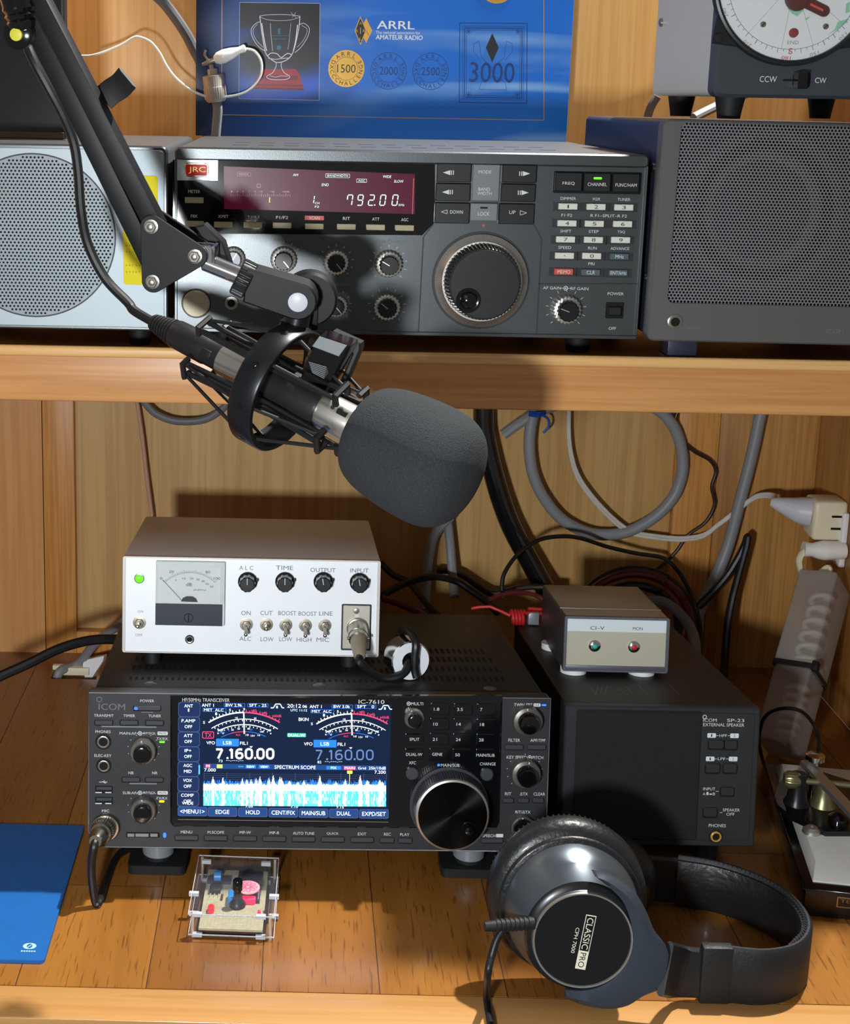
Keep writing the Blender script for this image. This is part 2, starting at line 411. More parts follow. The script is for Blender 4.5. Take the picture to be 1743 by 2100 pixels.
# ================================================================== transceiver on the shelf
defm('jrc_case', '#55585a', .45, metal=.3, bump=.05)
defm('jrc_panel', '#5b5f60', .33, metal=.75, bump=.05, bscale=1500)
defm('jrc_window', '#08080b', .04, coat=1.)
defm('jrc_filter', '#420e28', .3, spec=.25, emit=.12, eh='#a01850')
defm('jrc_edge', '#26292a', .5)
defm('mint', '#bfe6dc', .4, emit=.85); defm('vfd_dim', '#b98aa0', .4, emit=.25); defm('vfd_yel', '#e6d23c', .4, emit=.9)
defm('beige_key', '#a89e7c', .45); defm('badge', '#c7cfd2', .32, metal=.5); defm('key_black', '#17181a', .4)
defm('key_grey', '#767b7c', .4, metal=.3); defm('red_badge', '#c41710', .45, emit=.12); defm('gold', '#f4dc70', .4, emit=.35); defm('label_red', '#c8564a', .5)  # badge red and gold letters glow faintly to stay visible, though neither is a lamp
defm('key_white', '#d9dccf', .45); defm('key_slate', '#4d5d66', .45); defm('knob_black', '#101113', .3, coat=.2); defm('beige_cap', '#a89f86', .4, metal=.2)
J = Dev('transceiver', 'old grey transceiver with a dim red display and big silver-ringed tuning dial, on the shelf', 'radio', (-93.8, 100, 400.2), .27)
W_, H_, D_ = 350, 138, 303
b = MB(); b.rbox(0, W_, 0, H_, 1.5, D_, 5, 1.5); J.part('case', b, 'jrc_case')
b = MB(); b.rbox(0, W_, H_-9.5, H_, -2.5, 4, 3.5, 1.2); b.rbox(0, W_, 0, 3, -1.5, 4, 1.4, .5)
b.rbox(0, 2, 3, H_-8, -1.5, 4, .8, .3); b.rbox(W_-2, W_, 3, H_-8, -1.5, 4, .8, .3); J.part('bezel', b, 'jrc_panel')
b = MB(); b.box(1.8, W_-1.8, 0, 3, 2.5, H_-9)
J.part('front_panel', b, 'jrc_panel')
b = MB(); K = 'A4'
P = [J.uv(K, *p, .7) for p in ((45, 148), (1716, 150), (1718, 545), (1636, 630), (45, 618))]
b.prism(P, -.9, .2, .2); J.part('display_window', b, 'jrc_window')
b = MB(); b.poly([J.uv(K, *p, 1.) for p in ((370, 190), (1590, 240), (1590, 495), (372, 462))], -1.)
J.part('display_filter', b, 'jrc_filter')
b = MB(); u0 = J.uv(K, 57, 137, 1.); u1 = J.uv(K, 334, 284, 1.); b.rbox(u0[0], u1[0], u1[1], u0[1], -1.4, 0, .5, .3); bp_ = J.part('badge_plate', b, 'badge')
b = MB(); J.B(b, K, 196, 214, 156, 90, 2.2, 3, .5); b.m = 1; J.Rc(b, K, 196, 214, 138, 74, 2.3, .2); b.m = 2
J.T(b, K, 'JRC', 200, 215, 108, 44, 2.45); J.part('maker_badge', b, ['nickel', 'red_badge', 'gold'], parent=bp_)
# display figures
b = MB()
SEG = dict(zip('0123456789', ('abcdef', 'bc', 'abged', 'abgcd', 'fgbc', 'afgcd', 'afgecd', 'fabc', 'abcdefg', 'abcdfg')))
def seg7(b, D, K, ch, x, y, w, h, lw, off, sk=.12):
    u, v, W, H = D.wh(K, x, y, w, h, off); g = .08*H
    def p(a, c): return (u+(a-.5)*W+sk*(c-.5)*H, v+(c-.5)*H)
    L = dict(a=((.08, 1), (.92, 1)), b=((1, .95), (1, .55)), c=((1, .45), (1, .05)), d=((.08, 0), (.92, 0)), e=((0, .05), (0, .45)), f=((0, .55), (0, .95)), g=((.1, .5), (.9, .5)))
    for s_ in SEG[ch]: b.line(p(*L[s_][0]), p(*L[s_][1]), lw, -off)
for ch, x in zip('79200', (1174, 1241, 1312, 1385, 1463)): seg7(b, J, K, ch, x, 406, 32, 66, .75, 1.15)
J.Rc(b, K, 1333, 437, 8, 8, 1.15); seg7(b, J, K, '1', 936, 402, 20, 50, .6, 1.15)
for t_, x, y, ww, hh in (('kHz', 1505, 436, 36, 15), ('CH', 966, 425, 28, 13), ('F2', 965, 448, 26, 13), ('END', 1018, 308, 44, 17), ('AM', 828, 245, 32, 15), ('WIDE', 1412, 256, 54, 17), ('SLOW', 1487, 286, 60, 17)):
    J.T(b, K, t_, x, y, ww, hh, 1.15, skew=.1)
J.T(b, K, 'BANDWIDTH', 1097, 250, 132, 14, 1.15, skew=.15); J.Fr(b, K, 1097, 250, 156, 26, .2, 1.15); J.T(b, K, 'AGC', 1250, 282, 44, 13, 1.15); J.Fr(b, K, 1250, 282, 66, 24, .2, 1.15)
b.m = 1; J.T(b, K, 'MODE', 498, 240, 62, 13, 1.15, skew=.15); J.Fr(b, K, 498, 240, 88, 24, .15, 1.15)
for i in range(30): J.Rc(b, K, 416+13*i, 376-(3 if i % 3 == 0 else 0), 2.5, 18 if i % 3 == 0 else 10, 1.15)
for t_, x in (('1', 420), ('3', 457), ('5', 493), ('7', 532), ('9', 570), ('+10', 604), ('+30', 680), ('+60dB', 765)): J.T(b, K, t_, x, 352, 9*len(t_), 11, 1.15)
J.Fr(b, K, 593, 314, 24, 24, .3, 1.15); b.m = 2; J.Rc(b, K, 662, 405, 5, 34, 1.15); b.m = 3; J.Rc(b, K, 1578, 380, 6, 230, 1.15)
J.part('display_figures', b, ['mint', 'vfd_dim', 'vfd_yel', 'label_red'])
# long row of beige keys
ink = MB()
for t_, x, y, ly in (('METER', 181, 407, 351), ('FBK', 182, 558, 508), ('XMIT', 367, 564, 510), ('T.F/R.F', 555, 566, 515), ('F1/F2', 742, 568, 517), ('SCAN', 948, 574, 520), ('RIT', 1153, 577, 523), ('ATT', 1340, 580, 527), ('AGC', 1525, 584, 531)):
    b = MB(); J.B(b, K, x, y, 118, 36, 3.2, .4, .3, .6); J.part('beige_key', b, 'beige_key')
    ink.m = 0; J.T(ink, K, t_, x if t_ != 'T.F/R.F' else 560, ly, {7: 78, 5: 76, 4: 66, 3: 46}[len(t_)], 19, 1.2)
ink.m = 1; J.Rc(ink, K, 948, 520, 122, 28, 1.1)
ink.m = 2
for t_, x, y, ww in (('SQUELCH', 757, 658, 132), ('R.LEVEL', 1090, 661, 110), ('DELAY', 1505, 673, 84), ('VOX', 1375, 671, 64), ('MIC', 1352, 944, 50), ('RF', 1460, 945, 32), ('COMP', 1155, 943, 80)):
    J.T(ink, K, t_, x, y, ww, 19, .2)
J.T(ink, K, 'TRANSCEIVER', 452, 1198, 226, 26, .2)
for x, y in ((1425, 672), (1415, 945), (1085, 941)):
    u, v = J.uv(K, x, y, .2); ink.ring(u, v, 1.2, 1.7, -.2); ink.disc(u, v, .6, -.2); ink.line((u-5, v), (u-1.7, v), .3, -.2); ink.line((u+1.7, v), (u+5, v), .3, -.2)
# right half
K = 'A5'
b = MB(); lines = [((95, 690), (60, 1350)), ((95, 690), (165, 600)), ((852, 600), (908, 706)), ((908, 706), (872, 1360)), ((888, 1012), (1580, 1012))]
for p, q in lines: J.LN(b, K, *p, *q, 1.0, .05)
J.part('panel_grooves', b, 'jrc_edge')
for x, y, ww, hh, kk in ((305, 250, 236, 128, 'l'), (298, 384, 236, 122, 'l'), (292, 527, 238, 142, 'd'), (755, 257, 236, 122, 'r'), (746, 388, 236, 122, 'r'), (735, 533, 242, 140, 'u')):
    b = MB(); J.B(b, K, x, y, ww, hh, 4, .5, .5); J.part('arrow_button', b, 'key_black')
    ink.m = 0; o = 4.15
    if kk in 'lr':
        sg = -1 if kk == 'l' else 1; ax_ = x+(-38 if kk == 'l' else 35)
        ink.poly([J.uv(K, ax_+sg*38, y-2, o), J.uv(K, ax_-sg*12, y-19, o), J.uv(K, ax_-sg*12, y+15, o)], -o)
        for q in (20, 34): J.Rc(ink, K, ax_-sg*q, y-2, 6, 30, o)
    elif kk == 'd':
        ink.pline([J.uv(K, *p, o) for p in ((218, 518), (258, 504), (258, 532), (218, 518))], .35, -o); J.T(ink, K, 'DOWN', 322, 519, 88, 24, o)
    else:
        ink.pline([J.uv(K, *p, o) for p in ((805, 525), (760, 510), (760, 540), (805, 525))], .35, -o); J.T(ink, K, 'UP', 706, 521, 44, 24, o)
b = MB(); J.B(b, K, 525, 318, 186, 250, 2.6, .5, .4); J.part('centre_plate', b, 'key_grey')
b = MB(); J.B(b, K, 510, 520, 188, 122, 4, .5, .5); b.m = 1; J.Rc(b, K, 511, 490, 52, 12, 4.1, .3); J.part('lock_button', b, ['key_grey', 'hole'])
J.T(ink, K, 'MODE', 518, 243, 88, 22, 2.75); J.T(ink, K, 'BAND', 513, 362, 80, 22, 2.75); J.T(ink, K, 'WIDTH', 514, 391, 98, 22, 2.75); J.T(ink, K, 'LOCK', 510, 531, 78, 26, 4.15)
b = MB(); J.B(b, K, 1292, 318, 604, 150, 1., 1, .3); J.part('button_recess', b, 'hole')
for t_, x, ww, y in (('FREQ', 1093, 84, 323), ('CHANNEL', 1290, 132, 329), ('FUNC/HAM', 1488, 146, 334)):
    b = MB(); J.B(b, K, x, 312+(x-1093)*.02, 186, 128, 4.5, .6, .6); k_ = J.part('function_button', b, 'key_black'); ink.m = 0; J.T(ink, K, t_, x, y, ww, 23, 4.7)
b = MB(); J.Rc(b, K, 1293, 287, 56, 15, 4.7, .35); J.part('green_indicator', b, 'led_green', 'lit green bar')
for t_, x, y, ww in (('DIMMER', 1090, 426, 106), ('VOX', 1283, 430, 54), ('TUNER', 1473, 433, 88), ('F1·F2', 1080, 541, 74), ('R F1–SPLIT–R F2', 1368, 545, 250), ('SHIFT', 1073, 650, 74), ('STEP', 1265, 653, 68), ('TSQ', 1455, 657, 52), ('SPEED', 1066, 763, 88), ('RUN', 1256, 767, 58), ('ADVANCE', 1445, 770, 128), ('PRI', 1249, 875, 42), ('AF GAIN', 978, 1041, 122), ('RF GAIN', 1168, 1046, 122), ('POWER', 1416, 1081, 110), ('OFF', 1393, 1319, 50)):
    J.T(ink, K, t_, x, y, ww, 20, .2)
u, v = J.uv(K, 1073, 1043, .2); ink.ring(u, v, 1.2, 1.7, -.2); ink.disc(u, v, .6, -.2); ink.line((u-4.5, v), (u-1.7, v), .3, -.2); ink.line((u+1.7, v), (u+4, v), .3, -.2)
kt = MB()
for t_, x, y, c_ in (('1', 1090, 481, 0), ('2', 1283, 484, 0), ('3', 1474, 488, 0), ('4', 1083, 597, 0), ('5', 1271, 600, 0), ('6', 1466, 602, 0), ('7', 1073, 708, 0), ('8', 1265, 711, 0), ('9', 1452, 712, 0), ('.', 1066, 820, 0), ('0', 1253, 822, 0), ('MHz', 1443, 826, 2), ('MEMO', 1060, 930, 1), ('CLR', 1245, 935, 2), ('ENT/kHz', 1435, 938, 2)):
    b = MB(); b.m = 1; J.Rc(b, K, x-5, y, 196, 60, .1); b.m = 0; J.B(b, K, x, y, 130, 42, 2.6, .4, .35)
    J.part('number_key' if c_ == 0 else 'command_key', b, [('key_white', 'label_red', 'key_slate')[c_], 'jrc_edge'])
    kt.m = 0 if c_ == 0 else 1
    J.T(kt, K, t_, x, y, {1: 10 if t_ == '1' else 26, 3: 58, 4: 88, 7: 110}[len(t_)] if t_ != '.' else 7, 24 if t_ != '.' else 6, 2.75)
J.part('key_lettering', kt, ['black_ink', 'white_ink']); J.part('panel_lettering', ink, ['white_ink', 'label_red', 'dim_ink'])
def knob(D, K, x, y, rpx, dep, mats=('steel', 'knob_black'), name='control_knob', skirt=.45, cap=.72, ang=-50, flute=22, tk=11):
    """a chromed knurled skirt and a black tapered cap, with tick marks around"""
    u, v, W, H = D.wh(K, x, y, rpx*2, rpx*2, dep*skirt); r = W/2
    b = MB(); b.m = 0; b.lathe([(-.05, r), (dep*.12, r), (dep*skirt, r*.93), (dep*skirt+.4, r*.86)], (u, 0, v), (0, -1, 0), 32, flute, .07, (dep*.1, dep))
    b.m = 1; b.lathe([(dep*skirt, r*cap), (dep-.7, r*cap*.94), (dep, r*cap*.84)], (u, 0, v), (0, -1, 0), 32, 16, .08, (0, dep-.5))
    b.m = 0; a = math.radians(ang); b.line((u, v), (u+r*cap*.85*math.cos(a), v+r*cap*.85*math.sin(a)), .6, -dep-.08)
    D.part(name, b, list(mats))
    for i in range(tk):
        a = math.radians(225-270*i/(tk-1)); c, s_ = math.cos(a), math.sin(a)
        ink2.line((u+r*1.18*c, v+r*1.18*s_), (u+r*1.36*c, v+r*1.36*s_), .3, -.15)
ink2 = MB()
knob(J, 'A4', 430, 782, 78, 11, ('steel', 'key_grey'), ang=60); knob(J, 'A4', 752, 790, 86, 14); knob(J, 'A4', 1088, 806, 84, 14); knob(J, 'A4', 1424, 818, 90, 15, ang=150)
knob(J, 'A4', 1088, 1085, 76, 13); knob(J, 'A4', 1413, 1092, 90, 14, ang=140); knob(J, 'A5', 1085, 1196, 104, 15, ang=160)
J.part('knob_scales', ink2, 'white_ink')
b = MB(); u, v, W, H = J.wh('A4', 193, 1068, 174, 174, 3); b.lathe([(0, W/2), (2.6, W/2), (3.2, W/2-.7)], (u, 0, v), (0, -1, 0), 40); b.m = 1; b.ring(u, v, W/2, W/2+1, -.15); J.part('round_cover', b, ['beige_cap', 'jrc_edge'], 'round beige cover')
b = MB(); u, v, W, H = J.wh('A4', 418, 1063, 92, 92, 1); b.lathe([(0, W/2), (1.8, W/2-.4), (1.8, W*.27), (.1, W*.27)], (u, 0, v), (0, -1, 0), 32, cap=False); b.m = 1; b.disc(u, v, W*.3, -.15); J.part('phones_jack', b, ['nickel', 'hole'])
# the big dial
K = 'A5'; b = MB(); u, v, W, H = J.wh(K, 490, 990, 676, 690, .3); r0 = W/2
b.m = 1; b.ring(u, v, r0*.93, r0, -.2, n=64); b.m = 0
b.lathe([(0, r0*.945), (3, r0*.945), (5.6, r0*.84), (7, r0*.81)], (u, 0, v), (0, -1, 0), 80)
b.m = 2
for i in range(100):
    a = 2*PI*i/100; c, s_ = math.cos(a), math.sin(a); p = .935; q = .905 if i % 5 else .88
    yy = lambda k: -(3+2.6*(.945-k)/.105)-.12
    d = .22
    b.add([(u+r0*p*c-d*s_, yy(p), v+r0*p*s_+d*c), (u+r0*p*c+d*s_, yy(p), v+r0*p*s_-d*c), (u+r0*q*c+d*s_, yy(q), v+r0*q*s_-d*c), (u+r0*q*c-d*s_, yy(q), v+r0*q*s_+d*c)], [(0, 1, 2, 3)])
dl = J.part('tuning_dial', b, ['steel', 'jrc_edge', 'dim_ink'])
b = MB(); b.lathe([(6, r0*.79), (8, r0*.78), (21, r0*.73), (22, r0*.71)], (u, 0, v), (0, -1, 0), 32, 60, .05, (7, 21.5)); b.m = 1; b.lathe([(21.5, r0*.69), (22.6, r0*.68)], (u, 0, v), (0, -1, 0), 64)
J.part('dial_knob', b, ['knob_black', 'key_black'], parent=dl)
b = MB(); x_, z_ = u-r0*.31, v-r0*.33; b.lathe([(22.6, r0*.25), (23.2, r0*.24), (23.2, r0*.2), (22.8, r0*.17), (24.5, r0*.15), (26, r0*.08), (26.2, .5)], (x_, 0, z_), (0, -1, 0), 36); J.part('finger_knob', b, 'black_gloss', parent=dl)
b = MB(); a_ = J.uv(K, 507, 628, .2); b.poly([a_, (a_[0]-1.2, a_[1]+2.6), (a_[0]+1.2, a_[1]+2.6)], -.2); J.part('dial_marker', b, 'label_red')
b = MB(); J.B(b, K, 1410, 1196, 122, 110, 1., .6, .3); b.m = 1; u, v, W, H = J.wh(K, 1408, 1200, 96, 62, 3); b.prism([(u-W/2, v-H/2), (u+W/2, v-H/2), (u+W/2, v+H/2), (u-W/2, v+H/2)], -4.2, 0, .8); J.part('power_rocker', b, ['hole', 'key_black'])
for x, y in ((36, 40), (314, 40), (36, 255), (314, 255)):
    b = MB(); b.lathe([(0, 10), (15.4, 9.2), (16.7, 8.5)], (x, y, 0), (0, 0, -1), 24); J.part('foot', b, 'black_rubber')
b = MB(); 
for i in range(13):
    for j in range(2): b.box(40+i*20, 52+i*20, 60+j*60, 63+j*60, H_, H_+.15)
J.part('top_vents', b, 'hole')

# ================================================================== left speaker on the shelf
defm('grille_metal', '#7f898c', .5, metal=.4)
L = Dev('speaker', 'silver fronted speaker with a round punched grille, left end of the shelf', 'speaker', (-296, 101, 400), .2)
b = MB(); b.rbox(0, 197, 0, 138.5, 1.5, 255, 5, 1.5); L.part('cabinet', b, 'jrc_case')
b = MB(); b.rbox(0, 197, 0, 138.5, -2.4, 3, 5, 1.2); b.m = 1; b.rbox(2.6, 194.4, 2.6, 135.6, -2.9, -2., 3.5, .4); L.part('front_panel', b, ['jrc_panel', 'silver_sheet'])
u, v = L.uv('P', 70, 484, 3); r = L.uv('P', 235, 484, 3)[0]-u
b = MB(); b.ring(u, v, r, r+1.1, -3.05, n=72); b.m = 1; b.disc(u, v, r, -3.02, 72); b.m = 2
p_ = 8.02/2.745
for j in range(-24, 25):
    for i in range(-24, 25):
        x = (i+.5*(j % 2))*p_; z = j*p_*.866
        if x*x+z*z < (r-1.6)**2: b.disc(u+x, v+z, .86, -3.1, 8)
L.part('round_grille', b, ['jrc_edge', 'grille_metal', 'hole'])
for x, y in ((25, 35), (172, 35), (25, 220), (172, 220)):
    b = MB(); b.lathe([(0, 9), (15.2, 8.4), (16.5, 7.8)], (x, y, 0), (0, 0, -1), 24); L.part('foot', b, 'black_rubber')
defm('sticky', '#ecdc1e', .7); defm('pencil', '#a89a2a', .8)
N = Dev('sticky_note', 'yellow sticky note with faint handwriting on the silver speaker front', 'note', L.wld((0, -3.2, 0)), .2)
b = MB(); u0 = N.uv('A6', 915, 362); u1 = N.uv('A6', 1174, 1180); b.rbox(u0[0], u1[0], u1[1], u0[1], -.35, -.05, 2.2, .05); N.part('note_sheet', b, 'sticky')
b = MB(); random.seed(3)
for y in (884, 930, 1030, 1080):
    for k in range(5):
        x = 935+k*24; N.LN(b, 'A6', x, y, x+14, y-6+random.random()*12, .3, .42); N.LN(b, 'A6', x+6, y-9, x+4+random.random()*8, y+10, .25, .42)
N.part('handwriting', b, 'pencil')

# ================================================================== black flat monitor on the left speaker
defm('monitor_glass', '#15171c', .16, coat=.5); defm('monitor_edge', '#4a4038', .45)
mz = 538.7
M = Dev('monitor', 'black flat screen standing on the silver speaker, cut off by the left edge', 'monitor', (-330, 190, mz), 0, 0)
u1 = M.uv('P', 133, 100)[0]
b = MB(); b.rbox(0, u1, .3, 220, 0, 14, 3, 1); M.part('monitor_shell', b, 'black_plastic')
b = MB(); b.rect(4, u1-2.5, 7.5, 216, -.1); M.part('screen_glass', b, 'monitor_glass')
b = MB(); b.rbox(1.5, u1-1.5, .9, 6, -.7, .2, 1, .3); M.part('lower_edge', b, 'monitor_edge')
# ================================================================== big dark speaker on the right of the shelf
defm('spk_case', '#34394a', .4, metal=.3, bump=.05); defm('spk_front', '#6b6b69', .42, metal=.45, bump=.06); defm('spk_grille', '#95979a', .45, metal=.6)
defm('cone', '#53544e', .8, var=.1); defm('cone_dark', '#0c0d0f', .6)
S = Dev('speaker', 'large dark grey speaker with a rectangular perforated grille, right end of the shelf', 'speaker', (259.5, 82, 402.5), 1.6)
S.R = S.R @ Matrix.Rotation(math.radians(.5), 3, 'Y'); S.o.matrix_world = Matrix.Translation(S.org*U) @ S.R.to_4x4()
SW, SH, SD = 236, 162, 262
b = MB(); b.rbox(2, SW-2, 1, SH-1, 14, SD, 5, 1.5); S.part('cabinet', b, 'spk_case')
g0 = S.uv('P', 1403, 251, 2); g1 = S.uv('P', 1366, 622, 2); gx0, gz0, gz1 = (g0[0]+g1[0])/2, g1[1], g0[1]; gx1 = SW-gx0
fr = rrect(0, SW, 0, SH, 5); hl = rrect(gx0, gx1, gz0, gz1, 5)
b = MB(); n = len(fr)
b.add([(p[0], 0, p[1]) for p in inset(fr, 1.2)]+[(p[0], 0, p[1]) for p in hl]+[(p[0], 1.2, p[1]) for p in fr]+[(p[0], 14, p[1]) for p in fr]+[(p[0], 5, p[1]) for p in hl],
      [(i, (i+1) % n, n+(i+1) % n, n+i) for i in range(n)]+[(2*n+i, 2*n+(i+1) % n, (i+1) % n, i) for i in range(n)]+[(3*n+i, 3*n+(i+1) % n, 2*n+(i+1) % n, 2*n+i) for i in range(n)]+[(n+i, n+(i+1) % n, 4*n+(i+1) % n, 4*n+i) for i in range(n)])
b.box(gx0-3.2, gx0-2.6, -.15, 0, gz0-10, SH-3); S.part('front_frame', b, 'spk_front')
b = MB(); pp = 2.62; hr = .98; rows = int((gz1-gz0)/(pp*.866))+1
for j in range(rows):
    for i in range(int((gx1-gx0)/pp)+1):
        x = gx0+.6+(i+.5*(j % 2))*pp; z = gz0+1.0+j*pp*.866
        if x > gx1+1 or z > gz1+1: continue
        V = []
        for q in range(12):
            a = PI/12*2*q+PI/6; ro = pp/math.sqrt(3) if q % 2 == 0 else pp/2
            V += [(x+ro*math.cos(a), 2.2, z+ro*math.sin(a)), (x+hr*math.cos(a), 2.2, z+hr*math.sin(a)), (x+hr*math.cos(a), 3.0, z+hr*math.sin(a))]
        b.add(V, [(3*q, 3*((q+1) % 12), 3*((q+1) % 12)+1, 3*q+1) for q in range(12)]+[(3*q+1, 3*((q+1) % 12)+1, 3*((q+1) % 12)+2, 3*q+2) for q in range(12)])
S.part('perforated_grille', b, 'spk_grille')
u, v = S.uv('P', 1565, 432, -8); b = MB(); b.m = 1; b.box(gx0-2, gx1+2, 12.5, 13, gz0-2, gz1+2); b.m = 0
b.ring(u, v, 52, 60, 8, n=48); b.m = 1; b.ring(u, v, 44, 52, 8.6, n=48); b.m = 0
b.lathe([(0, 44), (14, 17), (15, 16)], (u, 8.7, v), (0, 1, 0), 48, cap=False); b.m = 1; b.lathe([(0, 17), (-4, 13), (-6, 6), (-6.5, .5)], (u, 22, v), (0, 1, 0), 40, cap=False)
S.part('speaker_cone', b, ['cone', 'cone_dark'])
b = MB(); u, v, W, H = S.wh('A7', 394, 1657, 116, 116, 1); b.lathe([(0, W/2), (1.2, W/2), (1.5, W*.44), (1.5, W*.3), (0, W*.28)], (u, 0, v), (0, -1, 0), 32, cap=False); b.m = 1; b.disc(u, v, W*.3, -.1); S.part('phones_jack', b, ['nickel', 'hole'])
b = MB(); S.T(b, 'A7', 'PHONES', 545, 1708, 120, 20, .1); S.T(b, 'A7', 'ICOM', 1625, 1730, 130, 34, .1); S.part('panel_lettering', b, 'dim_ink')
for z in (0, 1):
    b = MB(); b.lathe([(0, 3.6), (1.2, 3.4), (2., 2)], (2, 26, 126 if z else 44), (-1, 0, 0), 16); S.part('side_screw', b, 'chrome')
for x, y in ((30, 18), (SW-30, 18), (30, SD-25), (SW-30, SD-25)):
    b = MB(); b.box(x-11, x+11, y-8, y+14, -13.5, 1.2, .8); b.m = 1; b.box(x-11.5, x+11.5, y-9, y+15, -18.2, -13.5, .8); S.part('foot', b, ['spk_case', 'key_grey'])

# ================================================================== rotator controller on top of it
defm('rot_side', '#cad3d0', .42, metal=.1, bump=.03); defm('rot_front', '#474e54', .42, metal=.4, bump=.04); defm('rot_rim', '#1d2023', .35); defm('dial_white', '#dfe2e2', .35)
defm('tick_blue', '#4a6a9a', .5); defm('map_green', '#8cc8a4', .6); defm('needle', '#5a3430', .4); defm('brown_red', '#8c3a3a', .5); defm('thin_line', '#9a8f92', .6)
ztop = S.wld((0, 60, SH))[2]
Ro = Dev('rotator_controller', 'antenna rotator controller with a white compass dial, standing on the big dark speaker', 'controller', (0, 0, 0), 1.2)
o_ = at(1463, 199, Y=92); Ro.org = Vector((o_[0], 92, o_[2])); Ro.o.matrix_world = Matrix.Translation(Ro.org*U) @ Ro.R.to_4x4()
RW, RH, RD = 170, 150, 175
b = MB(); b.rbox(1, RW-1, 1, RH-1, 14, RD, 5, 1); Ro.part('case', b, 'rot_side')
b = MB(); b.rbox(0, RW, 0, RH, 0, 16, 6, 2.4); Ro.part('front_panel', b, 'rot_front')
Kd = 'D2'; c0 = Ro.uv('P', 1628, -38); e0 = Ro.uv(Kd, 1110, 720); rr = c0[1]-e0[1]
u, v = c0[0], c0[1]
b = MB(); b.lathe([(0, rr+1), (5, rr), (5.6, rr-1.6), (5, rr-3), (2.5, rr-3.4)], (u, 0, v), (0, -1, 0), 96, cap=False)
for a in (218, 322):
    a = math.radians(a); ex, ez = u+(rr+8)*math.cos(a), v+(rr+8)*math.sin(a)
    t_ = Vector((-math.sin(a), math.cos(a)))
    b.prism([(u+(rr-1)*math.cos(a)+t_.x*14, v+(rr-1)*math.sin(a)+t_.y*14), (ex+t_.x*5, ez+t_.y*5), (ex+math.cos(a)*5, ez+math.sin(a)*5), (ex-t_.x*5, ez-t_.y*5), (u+(rr-1)*math.cos(a)-t_.x*14, v+(rr-1)*math.sin(a)-t_.y*14)], -2.5, 0, .6)
    b.lathe([(2.5, 3.6), (3.6, 3.2), (3.8, 1)], (ex-math.cos(a)*1, 0, ez-math.sin(a)*1), (0, -1, 0), 20)
rim = Ro.part('dial_rim', b, 'rot_rim')
b = MB(); R1 = rr-3.2; b.disc(u, v, R1, -2.6, 96); Rt = R1*.86
b.m = 1; b.ring(u, v, Rt-.2, Rt+.1, -2.7, n=120)
for i in range(72):
    a = math.radians(i*5); c, s_ = math.cos(a), math.sin(a); l_ = 3.2 if i % 2 == 0 else 1.6
    b.m = 1 if i % 6 else 2; b.line((u+Rt*c, v+Rt*s_), (u+(Rt+l_)*c*1., v+(Rt+l_)*s_), .35, -2.75)
b.m = 3
for a in (196, 230, 263, 291, 322, 10, 50, 90, 130, 165):
    a = math.radians(a); b.line((u+6*math.cos(a), v+6*math.sin(a)), (u+Rt*math.cos(a), v+Rt*math.sin(a)), .22, -2.68)
for t_, a in (('210', 235), ('180', 268), ('150', 290), ('120', 315), ('240', 205)):
    a = math.radians(a); b.m = 3 if t_ != '180' else 5; b.text(t_, u+(Rt+6)*math.cos(a), v+(Rt+6)*math.sin(a), 6.5, 2.3, -2.75, a+PI/2+PI)
b.m = 5; b.text('S', *Ro.uv(Kd, 1085, 566, 2.7), 3, 4.2, -2.78); b.m = 3; b.text('END', *Ro.uv(Kd, 1112, 470, 2.7), 8.2, 2.4, -2.75)
b.m = 4
for px in ([(1080, 20), (1150, 30), (1215, 60), (1225, 120), (1160, 180), (1100, 150), (1050, 90)], [(1270, 190), (1310, 180), (1260, 225), (1240, 210)], [(1480, 395), (1570, 330), (1610, 240), (1740, 200), (1700, 255), (1600, 330)], [(1700, 40), (1740, 20), (1740, 130), (1690, 150)]):
    b.poly([Ro.uv(Kd, *p, 2.65) for p in px], -2.66)
Ro.part('dial_face', b, ['dial_white', 'tick_blue', 'black_ink', 'thin_line', 'map_green', 'label_red'], parent=rim)
b = MB(); cc = Ro.uv(Kd, 1165, -20, 4.); tp = Ro.uv(Kd, 1470, 130, 4.)
d = Vector((tp[0]-cc[0], tp[1]-cc[1])); Ln = d.length; b.xf = Matrix.Translation((cc[0], 0, cc[1])) @ Matrix.Rotation(-math.atan2(d.y, d.x), 4, 'Y')
b.rbox(-8, Ln+3, -4, 4, -4.6, -3.4, 4, .4); b.m = 1; b.rect(10, Ln-2, -.8, .8, -4.7); b.xf = None; b.m = 0; b.lathe([(3, 9), (5, 8.6), (5.4, 7)], (cc[0], 0, cc[1]), (0, -1, 0), 32)
Ro.part('needle', b, ['needle', 'label_red'], parent=rim)
b = MB(); q = Ro.uv(Kd, 1120, 364, 3); b.lathe([(2.6, 3.4), (3.8, 3.1), (4, 2)], (q[0], 0, q[1]), (0, -1, 0), 24); Ro.part('stop_pin', b, 'brown_red', parent=rim)
for x, y in ((782, 270), (1475, 293)):
    b = MB(); q = Ro.uv(Kd, x, y, 3); b.lathe([(2.6, 2.2), (3.3, 2), (3.5, 1)], (q[0], 0, q[1]), (0, -1, 0), 20); b.m = 1; b.line((q[0]-1.3, q[1]-1.3), (q[0]+1.3, q[1]+1.3), .5, -3.55); Ro.part('dial_screw', b, ['nickel', 'hole'], parent=rim)
b = MB(); Ro.T(b, Kd, 'CCW', 838, 876, 190, 66, .15); Ro.T(b, Kd, 'CW', 1418, 890, 124, 60, .15); Ro.part('panel_lettering', b, 'white_ink')
b = MB(); Ro.Rc(b, Kd, 1110, 888, 210, 24, .15); Ro.B(b, Kd, 1212, 888, 190, 190, 1.4, 3, .5); b.m = 1
